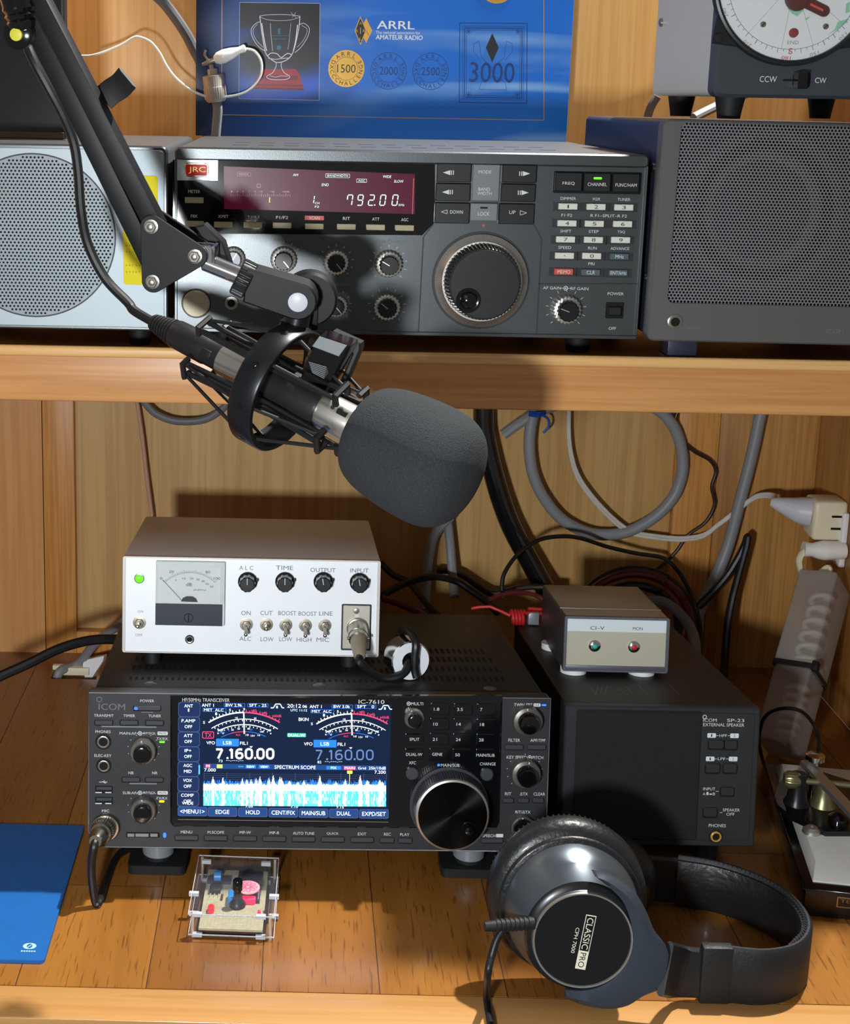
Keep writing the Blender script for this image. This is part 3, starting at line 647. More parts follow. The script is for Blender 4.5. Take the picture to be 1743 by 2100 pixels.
u_, v_, W, H = Ro.wh(Kd, 1200, 888, 110, 190, 6); b.rbox(u_-W/2, u_+W/2, v_-H/2, v_+H/2, -11, 0, .8, .8); Ro.part('direction_lever', b, ['hole', 'black_gloss'])
for x, y, pxy in ((27, 22, 0), (RW-27, 22, 0), (27, 150, 0), (RW-27, 150, 0), (72, 22, 1)):
    h_ = Ro.org.z-ztop
    if pxy: continue
    b = MB(); b.lathe([(0, 11), (h_*.75, 8.8), (h_, 8.3)], (x-8, y, .8), (0, 0, -1), 28); Ro.part('foot', b, 'black_rubber')
b = MB(); Ro_side = [(0, 118, 60), (0, 70, 12), (0, 40, 140)]
for y, z in ((160, 60), (45, 92), (165, 138)):
    b = MB(); b.lathe([(-1.2, 3.6), (1., 3.3), (1.6, 1.8)], (0, y, z), (-1, 0, 0), 20); Ro.part('side_screw', b, 'nickel')

# ================================================================== blue award board on the transceiver
def poster_mat():
    m = bpy.data.materials.new('poster_blue'); m.use_nodes = True; n, l = m.node_tree.nodes, m.node_tree.links
    b = n['Principled BSDF']; b.inputs['Roughness'].default_value = .3; b.inputs['Coat Weight'].default_value = .3
    tc = n.new('ShaderNodeTexCoord'); sp = n.new('ShaderNodeSeparateXYZ'); l.new(tc.outputs['Object'], sp.inputs[0])
    # printed artwork: navy at the left, mid blue at the right
    r = n.new('ShaderNodeMapRange'); r.inputs['From Min'].default_value = .0; r.inputs['From Max'].default_value = .16
    l.new(sp.outputs['X'], r.inputs['Value'])
    cr_ = n.new('ShaderNodeValToRGB'); e = cr_.color_ramp.elements; e[0].color = lin('#10264f'); e[1].color = lin('#1570d6'); x = e.new(.45); x.color = lin('#1153a8')
    l.new(r.outputs[0], cr_.inputs[0])
    # swooping light rays, printed on it
    mp = n.new('ShaderNodeMapping'); mp.inputs['Rotation'].default_value = (0, math.radians(-24), 0); mp.inputs['Scale'].default_value = (3., 1, 22.); l.new(tc.outputs['Object'], mp.inputs[0])
    t = n.new('ShaderNodeTexNoise'); t.inputs['Scale'].default_value = 1.; t.inputs['Detail'].default_value = 2.; t.inputs['Distortion'].default_value = .6; l.new(mp.outputs[0], t.inputs[0])
    r2 = n.new('ShaderNodeMapRange'); r2.inputs['From Min'].default_value = .5; r2.inputs['From Max'].default_value = .70; l.new(t.outputs['Fac'], r2.inputs['Value'])
    r3 = n.new('ShaderNodeMapRange'); r3.inputs['From Min'].default_value = .06; r3.inputs['From Max'].default_value = .27; l.new(sp.outputs['X'], r3.inputs['Value'])
    mu = n.new('ShaderNodeMath'); mu.operation = 'MULTIPLY'; l.new(r2.outputs[0], mu.inputs[0]); l.new(r3.outputs[0], mu.inputs[1])
    mx = n.new('ShaderNodeMixRGB'); l.new(mu.outputs[0], mx.inputs[0]); l.new(cr_.outputs[0], mx.inputs[1]); mx.inputs[2].default_value = lin('#9fd0f6'); l.new(mx.outputs[0], b.inputs['Base Color'])
    return m
MT['poster_blue'] = poster_mat()
def photo_mat():
    m = bpy.data.materials.new('photo_night'); m.use_nodes = True; n, l = m.node_tree.nodes, m.node_tree.links
    b = n['Principled BSDF']; b.inputs['Roughness'].default_value = .3
    tc = n.new('ShaderNodeTexCoord'); t = n.new('ShaderNodeTexNoise'); mp = n.new('ShaderNodeMapping'); mp.inputs['Scale'].default_value = (6, 1, 16); l.new(tc.outputs['Object'], mp.inputs[0]); l.new(mp.outputs[0], t.inputs[0]); t.inputs['Scale'].default_value = 1.
    sp = n.new('ShaderNodeSeparateXYZ'); l.new(tc.outputs['Object'], sp.inputs[0])
    a = n.new('ShaderNodeMath'); a.operation = 'MULTIPLY_ADD'; a.inputs[1].default_value = 5.; l.new(sp.outputs['Z'], a.inputs[0]); l.new(t.outputs['Fac'], a.inputs[2])
    r = n.new('ShaderNodeValToRGB'); e = r.color_ramp.elements; e[0].position = .58; e[0].color = lin('#0c1526'); e[1].position = .9; e[1].color = lin('#0d1117'); x = e.new(.74); x.color = lin('#1058d0')
    l.new(a.outputs[0], r.inputs[0]); l.new(r.outputs[0], b.inputs['Base Color']); return m
MT['photo_night'] = photo_mat()
defm('gold_line', '#d9a24a', .4, metal=.3); defm('glass_print', '#b9c4ee', .4); defm('glass_white', '#e8ecfb', .4); defm('red_wood_print', '#a32630', .35); defm('red_wood_dark', '#741c28', .35); defm('medal', '#d3a448', .35, metal=.3)
defm('print_white', '#e9eef4', .45); defm('navy_print', '#123a78', .45); defm('dark_print', '#20242a', .45); defm('amber_print', '#e8b048', .45); defm('teal_print', '#2f6f90', .4); defm('pane_blue', '#3f86cf', .4)
Pb = Dev('award_board', 'blue award board with a printed glass trophy and medals, standing on the shelf transceiver', 'board', (0, 0, 0), 0.6)
a_ = at(401, 278, Y=398); Pb.org = Vector((a_[0], 398, J.wld((0, 290, H_))[2])); Pb.o.matrix_world = Matrix.Translation(Pb.org*U) @ Pb.R.to_4x4()
PW = Pb.uv('P', 1169, 150)[0]
b = MB(); b.rbox(0, PW, 0, 300, 0, 4, 1, .3); Pb.part('board', b, 'poster_blue')
D = 'D1'; A2 = 'A2'
b = MB(); Pb.LN(b, A2, 160, 0, 158, 500, .5, .1); Pb.LN(b, A2, 158, 500, 1563, 524, .55, .1); Pb.LN(b, A2, 1563, 0, 1563, 524, .55, .1); Pb.part('gold_border', b, 'gold_line')
b = MB(); b.poly([Pb.uv(A2, *p, .12) for p in ((237, 10), (587, 15), (583, 437), (233, 430))], -.12)
b.m = 1; ps = [Pb.uv(A2, *p, .16) for p in ((237, 10), (587, 15), (583, 437), (233, 430), (237, 10))]; b.pline(ps, .35, -.16)
def up(*pp): return [Pb.uv(D, *p, .2) for p in pp]
b.m = 3; b.poly(up((530, 475), (760, 475), (790, 520), (800, 580), (470, 575), (510, 515)), -.2); b.m = 4; b.poly(up((480, 575), (805, 580), (815, 620), (470, 610)), -.22); b.poly(up((505, 515), (775, 522), (768, 550), (500, 545)), -.23); b.m = 3; b.poly(up((478, 590), (812, 597), (814, 608), (472, 602)), -.24)
b.m = 2
def gl(w_, *pp):
    q = up(*pp); q = [(p.x, p.y) for p in catmull([Vector((a, c, 0)) for a, c in q], 6)]; b.pline(q, w_*.62, -.28)
gl(1.0, (512, 110), (520, 180), (535, 280), (555, 370), (600, 415), (640, 430), (700, 410), (740, 360), (765, 270), (782, 180), (788, 110))
gl(.6, (512, 110), (560, 103), (650, 100), (740, 104), (788, 112)); gl(.45, (514, 118), (570, 136), (650, 142), (730, 136), (786, 118))
gl(.7, (515, 150), (490, 158), (458, 190), (455, 235), (480, 290), (515, 330), (548, 350)); gl(.45, (497, 165), (468, 200), (470, 240), (495, 285), (535, 325))
gl(.7, (785, 170), (815, 160), (850, 190), (848, 235), (820, 290), (790, 330), (752, 362)); gl(.45, (800, 175), (835, 198), (832, 235), (805, 285), (768, 325))
gl(1., (565, 385), (590, 365), (630, 370), (660, 395), (700, 368), (730, 375)); gl(.8, (570, 400), (620, 408), (660, 402), (720, 398)); gl(.8, (625, 430), (622, 460), (600, 500), (560, 525), (580, 543), (640, 548), (700, 543), (718, 525), (680, 500), (660, 460), (660, 432))
gl(.6, (580, 520), (620, 530), (660, 522), (705, 525)); gl(1.3, (525, 160), (540, 260), (558, 350)); gl(1.3, (772, 170), (758, 280), (742, 350)); gl(.5, (585, 160), (590, 250), (600, 350)); gl(.4, (725, 160), (715, 270), (705, 340)); gl(.35, (725, 85), (765, 125)); gl(.35, (760, 85), (735, 120))
b.m = 5; Pb.Rc(b, D, 645, 215, 16, 40, .3); u_, v_ = Pb.uv(D, 644, 327, .3); b.disc(u_, v_, 2.2, -.3)
for y, w_ in ((245, 130), (268, 100)): Pb.LN(b, D, 645-w_/2, y, 645+w_/2, y, .45, .3)
Pb.part('trophy_photo', b, ['photo_night', 'glass_print', 'glass_white', 'red_wood_print', 'red_wood_dark', 'teal_print'])
b = MB(); Pb.T(b, D, 'ARRL', 1445, 172, 258, 56, .15); Pb.T(b, D, 'ARRL', 1448, 172, 258, 56, .16); Pb.T(b, D, 'The national association for', 1462, 224, 306, 20, .15); Pb.T(b, D, 'AMATEUR RADIO', 1470, 258, 322, 32, .15); Pb.T(b, D, 'AMATEUR RADIO', 1471.5, 257, 322, 32, .16)
b.m = 1
def rh(x, y, w_, h_, off): return [Pb.uv(D, *p, off) for p in ((x, y-h_/2), (x+w_/2, y), (x, y+h_/2), (x-w_/2, y))]
b.poly(rh(1243, 210, 84, 172, .14), -.14); b.poly(rh(1204, 210, 82, 198, .18), -.18); b.m = 2; b.poly(rh(1204, 210, 70, 174, .2), -.2); Pb.LN(b, D, 1225, 170, 1262, 245, .35, .15)
b.m = 1
for t_, x, y in (('A', 1205, 160), ('R', 1180, 212), ('R', 1229, 212), ('L', 1205, 268)): Pb.T(b, D, t_, x, y, 16, 18, .22)
Pb.LN(b, D, 1204, 190, 1204, 232, .6, .22); Pb.part('printed_emblem', b, ['print_white', 'amber_print', 'dark_print'])
def ringtext(b, s, u, v, r, h, ang0, ang1, y):
    n = len(s)
    for i, ch in enumerate(s):
        if ch == ' ': continue
        a = math.radians(ang0+(ang1-ang0)*i/(n-1)); b.text(ch, u+r*math.cos(a), v+r*math.sin(a), None, h, y, a-PI/2 if math.sin(a) > .5 and s == 'ARRL' else a+PI/2)
for num, x, y, g in (('1500', 702, 299, 1), ('2000', 886, 309, 0), ('2500', 1069, 311, 0), ('', 1360, -66, 1)):
    b = MB(); u_, v_, W, H = Pb.wh(A2, x, y, 158, 158, .3); R_ = W/2
    if g: b.m = 0; b.disc(u_, v_, R_, -.25, 48); b.m = 2; b.ring(u_, v_, R_-.9, R_, -.3)
    b.m = 1; b.ring(u_, v_, R_-.5, R_, -.2 if not g else -.29, n=48); b.ring(u_, v_, R_*.62, R_*.62+.3, -.32, n=48)
    if num: b.text(num, u_, v_, R_*1.02, R_*.44, -.34); ringtext(b, 'ARRL', u_, v_, R_*.8, R_*.22, 128, 58, -.34); ringtext(b, 'DXCC', u_, v_, R_*.8, R_*.22, 156, 212, -.34); ringtext(b, 'CHALLENGE', u_, v_, R_*.8, R_*.22, 231, 387, -.34)
    Pb.part('medal', b, ['medal', 'dark_print' if g else 'navy_print', 'gold_line'], 'gold printed medal' if g else 'blue outlined printed medal')
b = MB()
for i, (dd, lw) in enumerate(((0, .7), (14, .35), (22, .8), (30, .35))):
    q = [Pb.uv(A2, *p, .2) for p in ((1196+dd, 100+dd), (1490-dd, 102+dd), (1488-dd, 450-dd), (1194+dd, 446-dd), (1196+dd, 100+dd))]; b.pline(q, lw, -.2)
Pb.T(b, A2, '3000', 1337, 316, 196, 88, .26)
def gp(w_, *pp): q = [Pb.uv(A2, *p, .22) for p in pp]; b.pline(q, w_, -.22)
gp(.3, (1280, 180), (1290, 250), (1330, 290), (1345, 330), (1290, 360), (1280, 390), (1400, 392), (1395, 360), (1345, 330)); gp(.3, (1280, 180), (1258, 190), (1255, 225), (1285, 260)); gp(.3, (1400, 180), (1425, 190), (1425, 225), (1395, 262)); gp(.3, (1400, 180), (1390, 250), (1345, 290))
for x, y in ((1235, 138), (1450, 138), (1235, 412), (1448, 412)):
    for a in range(4): Pb.LN(b, A2, x-14*math.cos(a*.785), y-14*math.sin(a*.785), x+14*math.cos(a*.785), y+14*math.sin(a*.785), .3, .22)
b.m = 1; b.poly([Pb.uv(A2, *p, .24) for p in ((1338, 145), (1366, 208), (1338, 272), (1310, 208))], -.24)
Pb.part('certificate_print', b, ['navy_print', 'dark_print'])

# ================================================================== plug and clip in front of the award board
defm('grey_cable', '#85878a', .45); defm('grey_dark_cable', '#6c6e72', .45); defm('white_cable', '#e6e6de', .4); defm('white_glossy', '#eeeee8', .25)
def cable(name, pts, r, m, label, group=None, smooth=8, n=10, sx=1., up=None):
    b = MB(); b.tube(pts, r, n, smooth, sx, up); return thing(name, b, m, label, 'cable', group)
Yc = 388.
px_s = lambda L_, K, Y: [at(x, y, Y=Y, K=K) for x, y in L_]
c1 = at(1087, 380, Y=Yc-1, K='A1'); c2 = at(1104, 520, Y=Yc, K='A1'); ax_ = Vector(c2)-Vector(c1)
b = MB(); Ln = ax_.length; b.lathe([(-5, 4.6), (0, 4.8), (.3, 8), (1, 10.), (Ln*.45, 10.), (Ln*.46, 10.4), (Ln*.85, 10.5), (Ln, 8)], c1, ax_, 32, 30, .03, (Ln*.46, Ln*.86))
Y_ = at(1078, 330, Y=Yc-1, K='A1'); b.cyl(Y_, Vector(c1)-Vector(Y_), 2.2, (Vector(c1)-Vector(Y_)).length, 12)
defm('plug_metal', '#b5aea6', .45, metal=.45)
thing('coaxial_plug', b, 'plug_metal', 'silver coaxial cable plug with a white clip gripping it, before the blue board', 'plug')
cable('coaxial_cable', px_s(((1104, 512), (1112, 560), (1106, 640), (1100, 710), (1098, 760)), 'A1', Yc)+[at(1098, 800, Y=412, K='A1')], 4.6, 'grey_cable', 'grey cable rising from behind the transceiver to the silver plug')
a = Vector(at(1063, 318, Y=Yc-4, K='A1')); c = Vector(at(1250, 246, Y=Yc-4, K='A1')); d = c-a; L_ = d.length
b = MB(); b.lathe([(6, 3.2), (10, 5.8), (L_*.45, 6.4), (L_*.65, 5.2), (L_*.85, 3.2), (L_, 3.6), (L_+1, 2.4)], a, d, 24); b.m = 1; b.lathe([(-6, 1.6), (0, 2.6), (7, 3)], a, d, 12); b.tube([a+Vector((2, 0, 0)), a+Vector((-3, -1, 6)), a+Vector((-2, -1, 11))], 1.2, 8, 4)
thing('crocodile_clip', b, ['white_glossy', 'nickel'], 'white insulated crocodile clip biting the silver plug', 'clip')
cable('clip_wire', px_s(((1250, 248), (1300, 262), (1335, 320), (1325, 400), (1260, 465), (1170, 492), (1070, 495), (980, 462), (900, 400), (850, 335), (815, 270), (770, 215), (715, 190), (680, 192), (620, 228), (540, 262), (470, 283), (420, 286), (330, 290)), 'A1', Yc-5), 1.15, 'white_cable', 'thin white wire curling from the crocodile clip to the left')
cable('thick_cable', [at(800, -20, Y=405, K='A1'), at(850, 30, Y=412, K='A1'), at(930, 140, Y=420, K='A1'), at(985, 240, Y=428, K='A1'), at(1040, 380, Y=432, K='A1'), at(1060, 700, Y=432, K='A1')], 5.2, 'grey_dark_cable', 'thick grey cable slanting down the wall behind the blue board')
cable('thick_cable', [at(582, 580, Y=418, K='A3'), at(545, 640, Y=420, K='A3'), at(525, 700, Y=425, K='A3'), at(520, 760, Y=430, K='A3')], 4, 'grey_dark_cable', 'short piece of grey cable left of the rotator controller feet, against the wall')
cable('thick_cable', [at(1400, 520, Y=400, K='A3'), at(1180, 545, Y=398, K='A3'), at(1010, 610, Y=390, K='A3'), at(900, 660, Y=380, K='A3'), at(800, 710, Y=370, K='A3')], 4.4, 'grey_cable', 'light grey cable crossing behind the rotator controller feet')
# ================================================================== microphone boom arm
def vframe(px, py, dist, nx=0., nz=0., K='P', roll=0.):
    """frame at a point, its y axis roughly along the line of sight, leaned by nx, nz"""
    o = at(px, py, d=dist, K=K); w_ = Vector(ray(px, py, K)).normalized(); r_, u_ = Vector(RT), Vector(-DN)
    y = (w_+nx*r_+nz*u_).normalized(); x = (r_-y*r_.dot(y)).normalized(); z = x.cross(y)
    R = Matrix((x, y, z)).transposed()
    return Vector(o), R @ Matrix.Rotation(roll, 3, 'Y')
defm('cable_black', '#151617', .42); defm('bolt', '#d6d2c6', .22, metal=1.); defm('yellow_cap', '#d8cf3a', .45); defm('grey_cap', '#c9cbd2', .4)
o_, R_ = vframe(360, 520, 915, .26, .22)
A = Dev('microphone_boom_arm', 'black scissor microphone arm of twin square bars coming down from the upper left', 'arm', o_, R=R_)
def bar(p, q, w_, off0, dep):
    b = MB(); P0, P1 = Vector(A.uv('P', *p)), Vector(A.uv('P', *q)); d = P1-P0
    b.xf = Matrix.Translation((P0.x, 0, P0.y)) @ Matrix.Rotation(-math.atan2(d.y, d.x), 4, 'Y')
    b.box(0, d.length, off0, off0+dep, -w_/2, w_/2, .8, 2); b.xf = None; return b
A.part('bar', bar((6, -70), (318, 565), 12.2, 1, 12.5), 'arm_paint', 'lower left square bar')
A.part('bar', bar((36, -70), (316, 470), 12.2, 1, 12.5), 'arm_paint', 'upper right square bar')
b1, b2, b3 = [A.uv('P', *p) for p in ((312, 463), (315, 576), (402, 524))]
def hull3(r1, r2, r3):
    pts = []
    for (c_, r, a0, a1) in ((b1, r1, 55, 190), (b2, r2, 175, 300), (b3, r3, -62, 58)):
        for i in range(9): a = math.radians(a0+(a1-a0)*i/8); pts.append((c_[0]+r*math.cos(a), c_[1]+r*math.sin(a)))
    return pts
for y0, l_ in ((-2.2, 'near'), (14.2, 'far')):
    b = MB(); b.prism(hull3(7.2, 7.4, 7.6), y0, y0+2.4, .4); A.part('bracket_plate', b, 'arm_paint')
for c_ in (b1, b2, b3):
    b = MB(); b.lathe([(2.2, 4.6), (3., 4.6), (3.1, 3.9)], (c_[0], 0, c_[1]), (0, -1, 0), 24); b.lathe([(3., 3.8), (5.2, 3.8), (5.6, 3.3)], (c_[0], 0, c_[1]), (0, -1, 0), 6); b.lathe([(5.5, 2.2), (6.6, 1.9), (6.9, 1)], (c_[0], 0, c_[1]), (0, -1, 0), 16); b.cyl((c_[0], 0, c_[1]), (0, 1, 0), 2.5, 17)
    A.part('bolt', b, 'bolt')
q = A.uv('P', 424, 520)
b = MB(); b.rbox(b3[0]-6, q[0]+5, b3[1]-6.5, b3[1]+6.5, 1, 3, 5, .4); b.rbox(b3[0]-6, q[0]+5, b3[1]-6.5, b3[1]+6.5, 10, 12, 5, .4); b.rbox(q[0]+2.5, q[0]+5, b3[1]-6.5, b3[1]+6.5, 1, 12, 1, .3); A.part('chrome_clevis', b, 'chrome')
p0, p1 = A.uv('P', 414, 540), A.uv('P', 498, 574)
b = MB(); b.cyl((p0[0], 6.5, p0[1]), (p1[0]-p0[0], 0, p1[1]-p0[1]), 6., Vector((p1[0]-p0[0], p1[1]-p0[1])).length, 28, .8); A.part('chrome_stud', b, 'chrome')
# wing lever behind the bracket
b = MB(); b.prism([A.uv('A8', *p, -16) for p in ((395, 120), (460, 105), (590, 230), (640, 390), (600, 400), (500, 280))], 17, 27, 1); A.part('wing_lever', b, 'arm_paint')
b = MB(); yc = A.uv('P', 43, 69); b.lathe([(0, 9.5), (6, 9.5), (7, 8)], (yc[0], 0, yc[1]), (0, -1, 0), 24); b.m = 1; b.lathe([(6.5, 4), (9.2, 3.9), (9.4, 3.4)], (yc[0], 0, yc[1]), (0, -1, 0), 24); b.m = 0
q0, q1 = A.uv('P', 48, 62), A.uv('P', 30, -25); b.lathe([(0, 8), (5, 9.5), (6.5, 8.3), (9, 10), (10.5, 8.8), (13, 10.4), (15, 9.8), (30, 11)], (q0[0], -1, q0[1]), (q1[0]-q0[0], 0, q1[1]-q0[1]), 28)
A.part('hinge', b, ['black_gloss', 'yellow_cap'])
# hook and loop cable strap round the bars
So, SR = vframe(*[1020/5.81, 1230/5.81], 905, .26, .22)
b = MB()
T_ = Dev('cable_strap', 'black hook-and-loop strap tied round the boom arm, its loose end sticking out to the right', 'strap', So, R=SR)
b.prism([T_.uv('D3', *p, 1.5) for p in ((850, 1150), (940, 1140), (1060, 1370), (980, 1395))], -2.2, 0, .3)
b.strip([(*[T_.uv('D3', 1190, 1210)][0][:1], 8, T_.uv('D3', 1190, 1210)[1]), (T_.uv('D3', 1280, 1130)[0], 9, T_.uv('D3', 1280, 1130)[1]), (T_.uv('D3', 1400, 1050)[0], 8, T_.uv('D3', 1400, 1050)[1]), (T_.uv('D3', 1500, 940)[0], 5, T_.uv('D3', 1500, 940)[1])], 8.2, 1.1, (.7, -.2, -.7), 6, .3)
T_.part('strap_band', b, 'black_rubber')

# ------------------------------------------------------------------ microphone, shock mount
MA = Vector(at(420, 715, d=945)); ME = Vector(at(852, 938, d=868)); md = (ME-MA).normalized()
vw = Vector(ray(600, 800)).normalized()
e1 = (Vector(-DN)-md*Vector(-DN).dot(md)).normalized()     # upwards, square to the microphone
e2 = md.cross(e1).normalized()
if e2.dot(vw) > 0: e2 = -e2                                  # towards the viewer
RM = Matrix((md, -e2, e1)).transposed()
if RM.determinant() < 0: RM = Matrix((md, e2, e1)).transposed()
def MP(s_, u_=0., v_=0.): return (s_, -v_ if RM.col[1].dot(e2) < 0 else v_, u_)   # along, up, towards viewer
defm('mic_silver', '#c4c0b6', .28, metal=.85, bump=.02); defm('foam', '#2c3033', .95, bump=.8, bscale=1100, var=.35, vscale=1300)
Mi = Dev('microphone', 'silver pencil microphone with a big dark grey foam windscreen, held in the shock mount', 'microphone', MA, R=RM)
b = MB(); b.lathe([(16, 10), (17, 11.2), (42, 11.6), (43, 12.2), (128, 12.2), (130, 11)], (0, 0, 0), (1, 0, 0), 40); b.m = 1
for s_, u_, v_ in ((108, 6, 10.2),): b.cyl(MP(s_, u_, v_-.4), MP(0, u_, v_), 1.3, 1.2, 14)
b.box(112, 119, -11.8 if MP(0, 0, 1)[1] < 0 else 9, -9 if MP(0, 0, 1)[1] < 0 else 11.8, 4.6, 7.6); Mi.part('body', b, ['mic_silver', 'hole'])
prof = [(0, 13), (1.5, 22), (5, 29), (11, 33.5), (20, 36.6), (32, 38.6), (46, 39.8), (60, 40), (70, 38.6), (78, 35), (84, 29), (88, 20), (90, 10), (90.6, .5)]
PF = [Vector((t, r, 0)) for t, r in prof]; PF = [(p.x, p.y) for p in catmull(PF, 4)]
b = MB(); b.lathe([(t*.92+124, r*.93) for t, r in PF], (0, 0, 0), (1, 0, 0), 64); Mi.part('foam_windscreen', b, 'foam', sharp=80)
Xp = Dev('microphone_plug', 'black cable plug with a ribbed boot, plugged into the tail of the microphone', 'plug', MA, R=RM)
b = MB(); b.lathe([(-26, 9.2), (-24, 9.8), (2, 10.2), (4, 9.6), (16, 9.8), (17, 8.5)], (0, 0, 0), (1, 0, 0), 32)
b.box(4, 12, -10.6, -9, -2.5, 2.5, .4); Xp.part('shell', b, 'black_plastic')
b = MB(); t = [(-46, 5)]
for i in range(7): t += [(-44.5+i*2.6, 6+i*.5), (-43.2+i*2.6, 6+i*.5), (-43+i*2.6, 5.1+i*.5), (-42.1+i*2.6, 5.1+i*.5)]
b.lathe(t+[(-25, 9)], (0, 0, 0), (1, 0, 0), 28); Xp.part('ribbed_boot', b, 'black_rubber')
tail = MA-md*44
cable('microphone_cable', [tail, tail-md*16+Vector((-2, 0, 2)), at(262, 620, d=975), at(215, 570, d=975), at(180, 500, d=970), at(166, 430, d=962), at(160, 350, d=955), at(150, 290, d=950), at(128, 235, d=942), at(96, 175, d=934), at(62, 110, d=930), at(34, 30, d=935), at(20, -60, d=940)], 3.3, 'cable_black', 'black cable from the ribbed microphone plug curving up along the boom arm')

Sk = Dev('shock_mount', 'black metal ring shock mount with elastic cords and a swivel block on the boom arm', 'mount', MA, R=RM)
sR, RR = 62., 39.5
b = MB(); b.lathe([(sR-9, RR-1.4), (sR-9, RR+1.4), (sR-8, RR+2.2), (sR+8, RR+2.2), (sR+9, RR+1.4), (sR+9, RR-1.4), (sR-9, RR-1.4)], (0, 0, 0), (1, 0, 0), 80, cap=False)
b.m = 1
for a in (62, 118, 20, -20, 200, 160, 240, 300):
    a = math.radians(a); u_, v_ = math.sin(a), math.cos(a); p = Vector(MP(sR, (RR+2)*u_, (RR+2)*v_)); d = Vector(MP(0, u_, v_)); b.cyl(p, d, 2.6, .5, 16); b.cyl(p, d, 1.2, .7, 6)
Sk.part('outer_ring', b, ['black_satin', 'black_gloss'], sharp=50)
b = MB(); b.lathe([(42, 13.2), (42, 15.5), (45, 16.2), (94, 16.2), (98, 15.5), (98, 13)], (0, 0, 0), (1, 0, 0), 40, cap=False); Sk.part('inner_sleeve', b, 'black_plastic')
for k, a in enumerate((50, 140, 230, 320)):
    a = math.radians(a); u_, v_ = math.sin(a), math.cos(a); t_ = (math.cos(a), -math.sin(a))
    def Q(s_, r_, w_=0.): return MP(s_, r_*u_+w_*t_[0], r_*v_+w_*t_[1])
    b = MB()
    for w_ in (-4.5, 4.5): b.tube([Q(2, 21, w_), Q(60, 19, w_), Q(112, 21.5, w_)], 1.9, 8, 4)
    b.tube([Q(2, 18, -6), Q(2, 24, -6), Q(2, 24, 6), Q(2, 18, 6)], 2.1, 6, 0); b.tube([Q(112, 18, -6), Q(112, 26, -6), Q(112, 26, 6), Q(112, 18, 6)], 2.3, 6, 0); b.tube([Q(60, 14, 0), Q(60, 20, 0)], 3, 8, 0)
    Sk.part('cradle_rail', b, 'black_plastic')
    b = MB()
    for e_, w_ in ((2, 5), (2, -5), (112, 5), (112, -5)):
        da = math.radians(22 if w_ > 0 else -22); r2 = RR-1; uu, vv = math.sin(a+da*1), math.cos(a+da*1)
        b.tube([Q(e_, 22.5, w_), MP(sR+(-4 if e_ < 50 else 4), r2*uu, r2*vv)], 1.25, 8, 0)
    Sk.part('elastic_cord', b, 'black_rubber')
# block with the swivel, clear of the ring
o_, R_ = vframe(595, 585, 905, .08, .26)
Bl = Dev('tmp', None, None, o_, R=R_)
def blk(name, b, mats, label=None):
    """part given in the swivel block's frame, stored in the mount's frame"""
    Mx = Sk.R.transposed().to_4x4() @ Matrix.Translation(Bl.org-Sk.org) @ Bl.R.to_4x4()
    b.v = [Mx @ p for p in b.v]; return Sk.part(name, b, mats, label)
K = 'A8'
piv = Bl.uv(K, 1110, 632, 8); b = MB()
pts = [Bl.uv(K, *p, 8) for p in ((720, 585), (755, 405))]
def arc(c_, r, a0, a1, n=8): return [(c_[0]+r*math.cos(math.radians(a0+(a1-a0)*i/n)), c_[1]+r*math.sin(math.radians(a0+(a1-a0)*i/n))) for i in range(n+1)]
o1 = Bl.uv(K, 750, 400, 9); o2 = Bl.uv(K, 730, 638, 9); R0 = 12.2
b.prism([o2, ]+[o1]+arc(piv, R0, 62, -110), -9, 9, 1.2); blk('swivel_block', b, 'arm_paint')
b = MB(); b.lathe([(9, 6.2), (10, 6.2), (10.4, 5.6)], (piv[0], 0, piv[1]), (0, -1, 0), 32); blk('pivot_cap', b, 'grey_cap', 'light grey pivot cap')
b = MB(); k0 = Bl.uv(K, 700, 455, 0); k1 = Bl.uv(K, 760, 485, 0); b.lathe([(-1, 11), (0, 12.2), (7.5, 12.2), (8.5, 11)], (k0[0], 0, k0[1]), (k1[0]-k0[0], 0, k1[1]-k0[1]), 32, 30, .06, (0, 7.6)); blk('knurled_collar', b, 'black_plastic')
b = MB(); n0 = Bl.uv(K, 1120, 690, 0); n1 = Bl.uv(K, 1068, 900, 0); b.lathe([(0, 8), (9, 8.5), (10, 10.4), (Vector((n1[0]-n0[0], n1[1]-n0[1])).length-1, 10.4)], (n0[0], 0, n0[1]), (n1[0]-n0[0], 0, n1[1]-n0[1]), 32); blk('neck', b, 'black_satin')
b = MB(); w0 = Bl.uv(K, 1190, 610, -14); b.lathe([(10, 16.5), (12, 18), (20, 18), (22, 16.5)], (w0[0], 0, w0[1]), (0, 1, 0), 40); b.box(w0[0]-6, w0[0]+6, 9, 12, w0[1]-20, w0[1]-4, 1); b.cyl((piv[0], 8, piv[1]), (0, 1, 0), 4, 4); blk('tension_knob', b, 'arm_paint')
bpy.data.objects.remove(Bl.o)
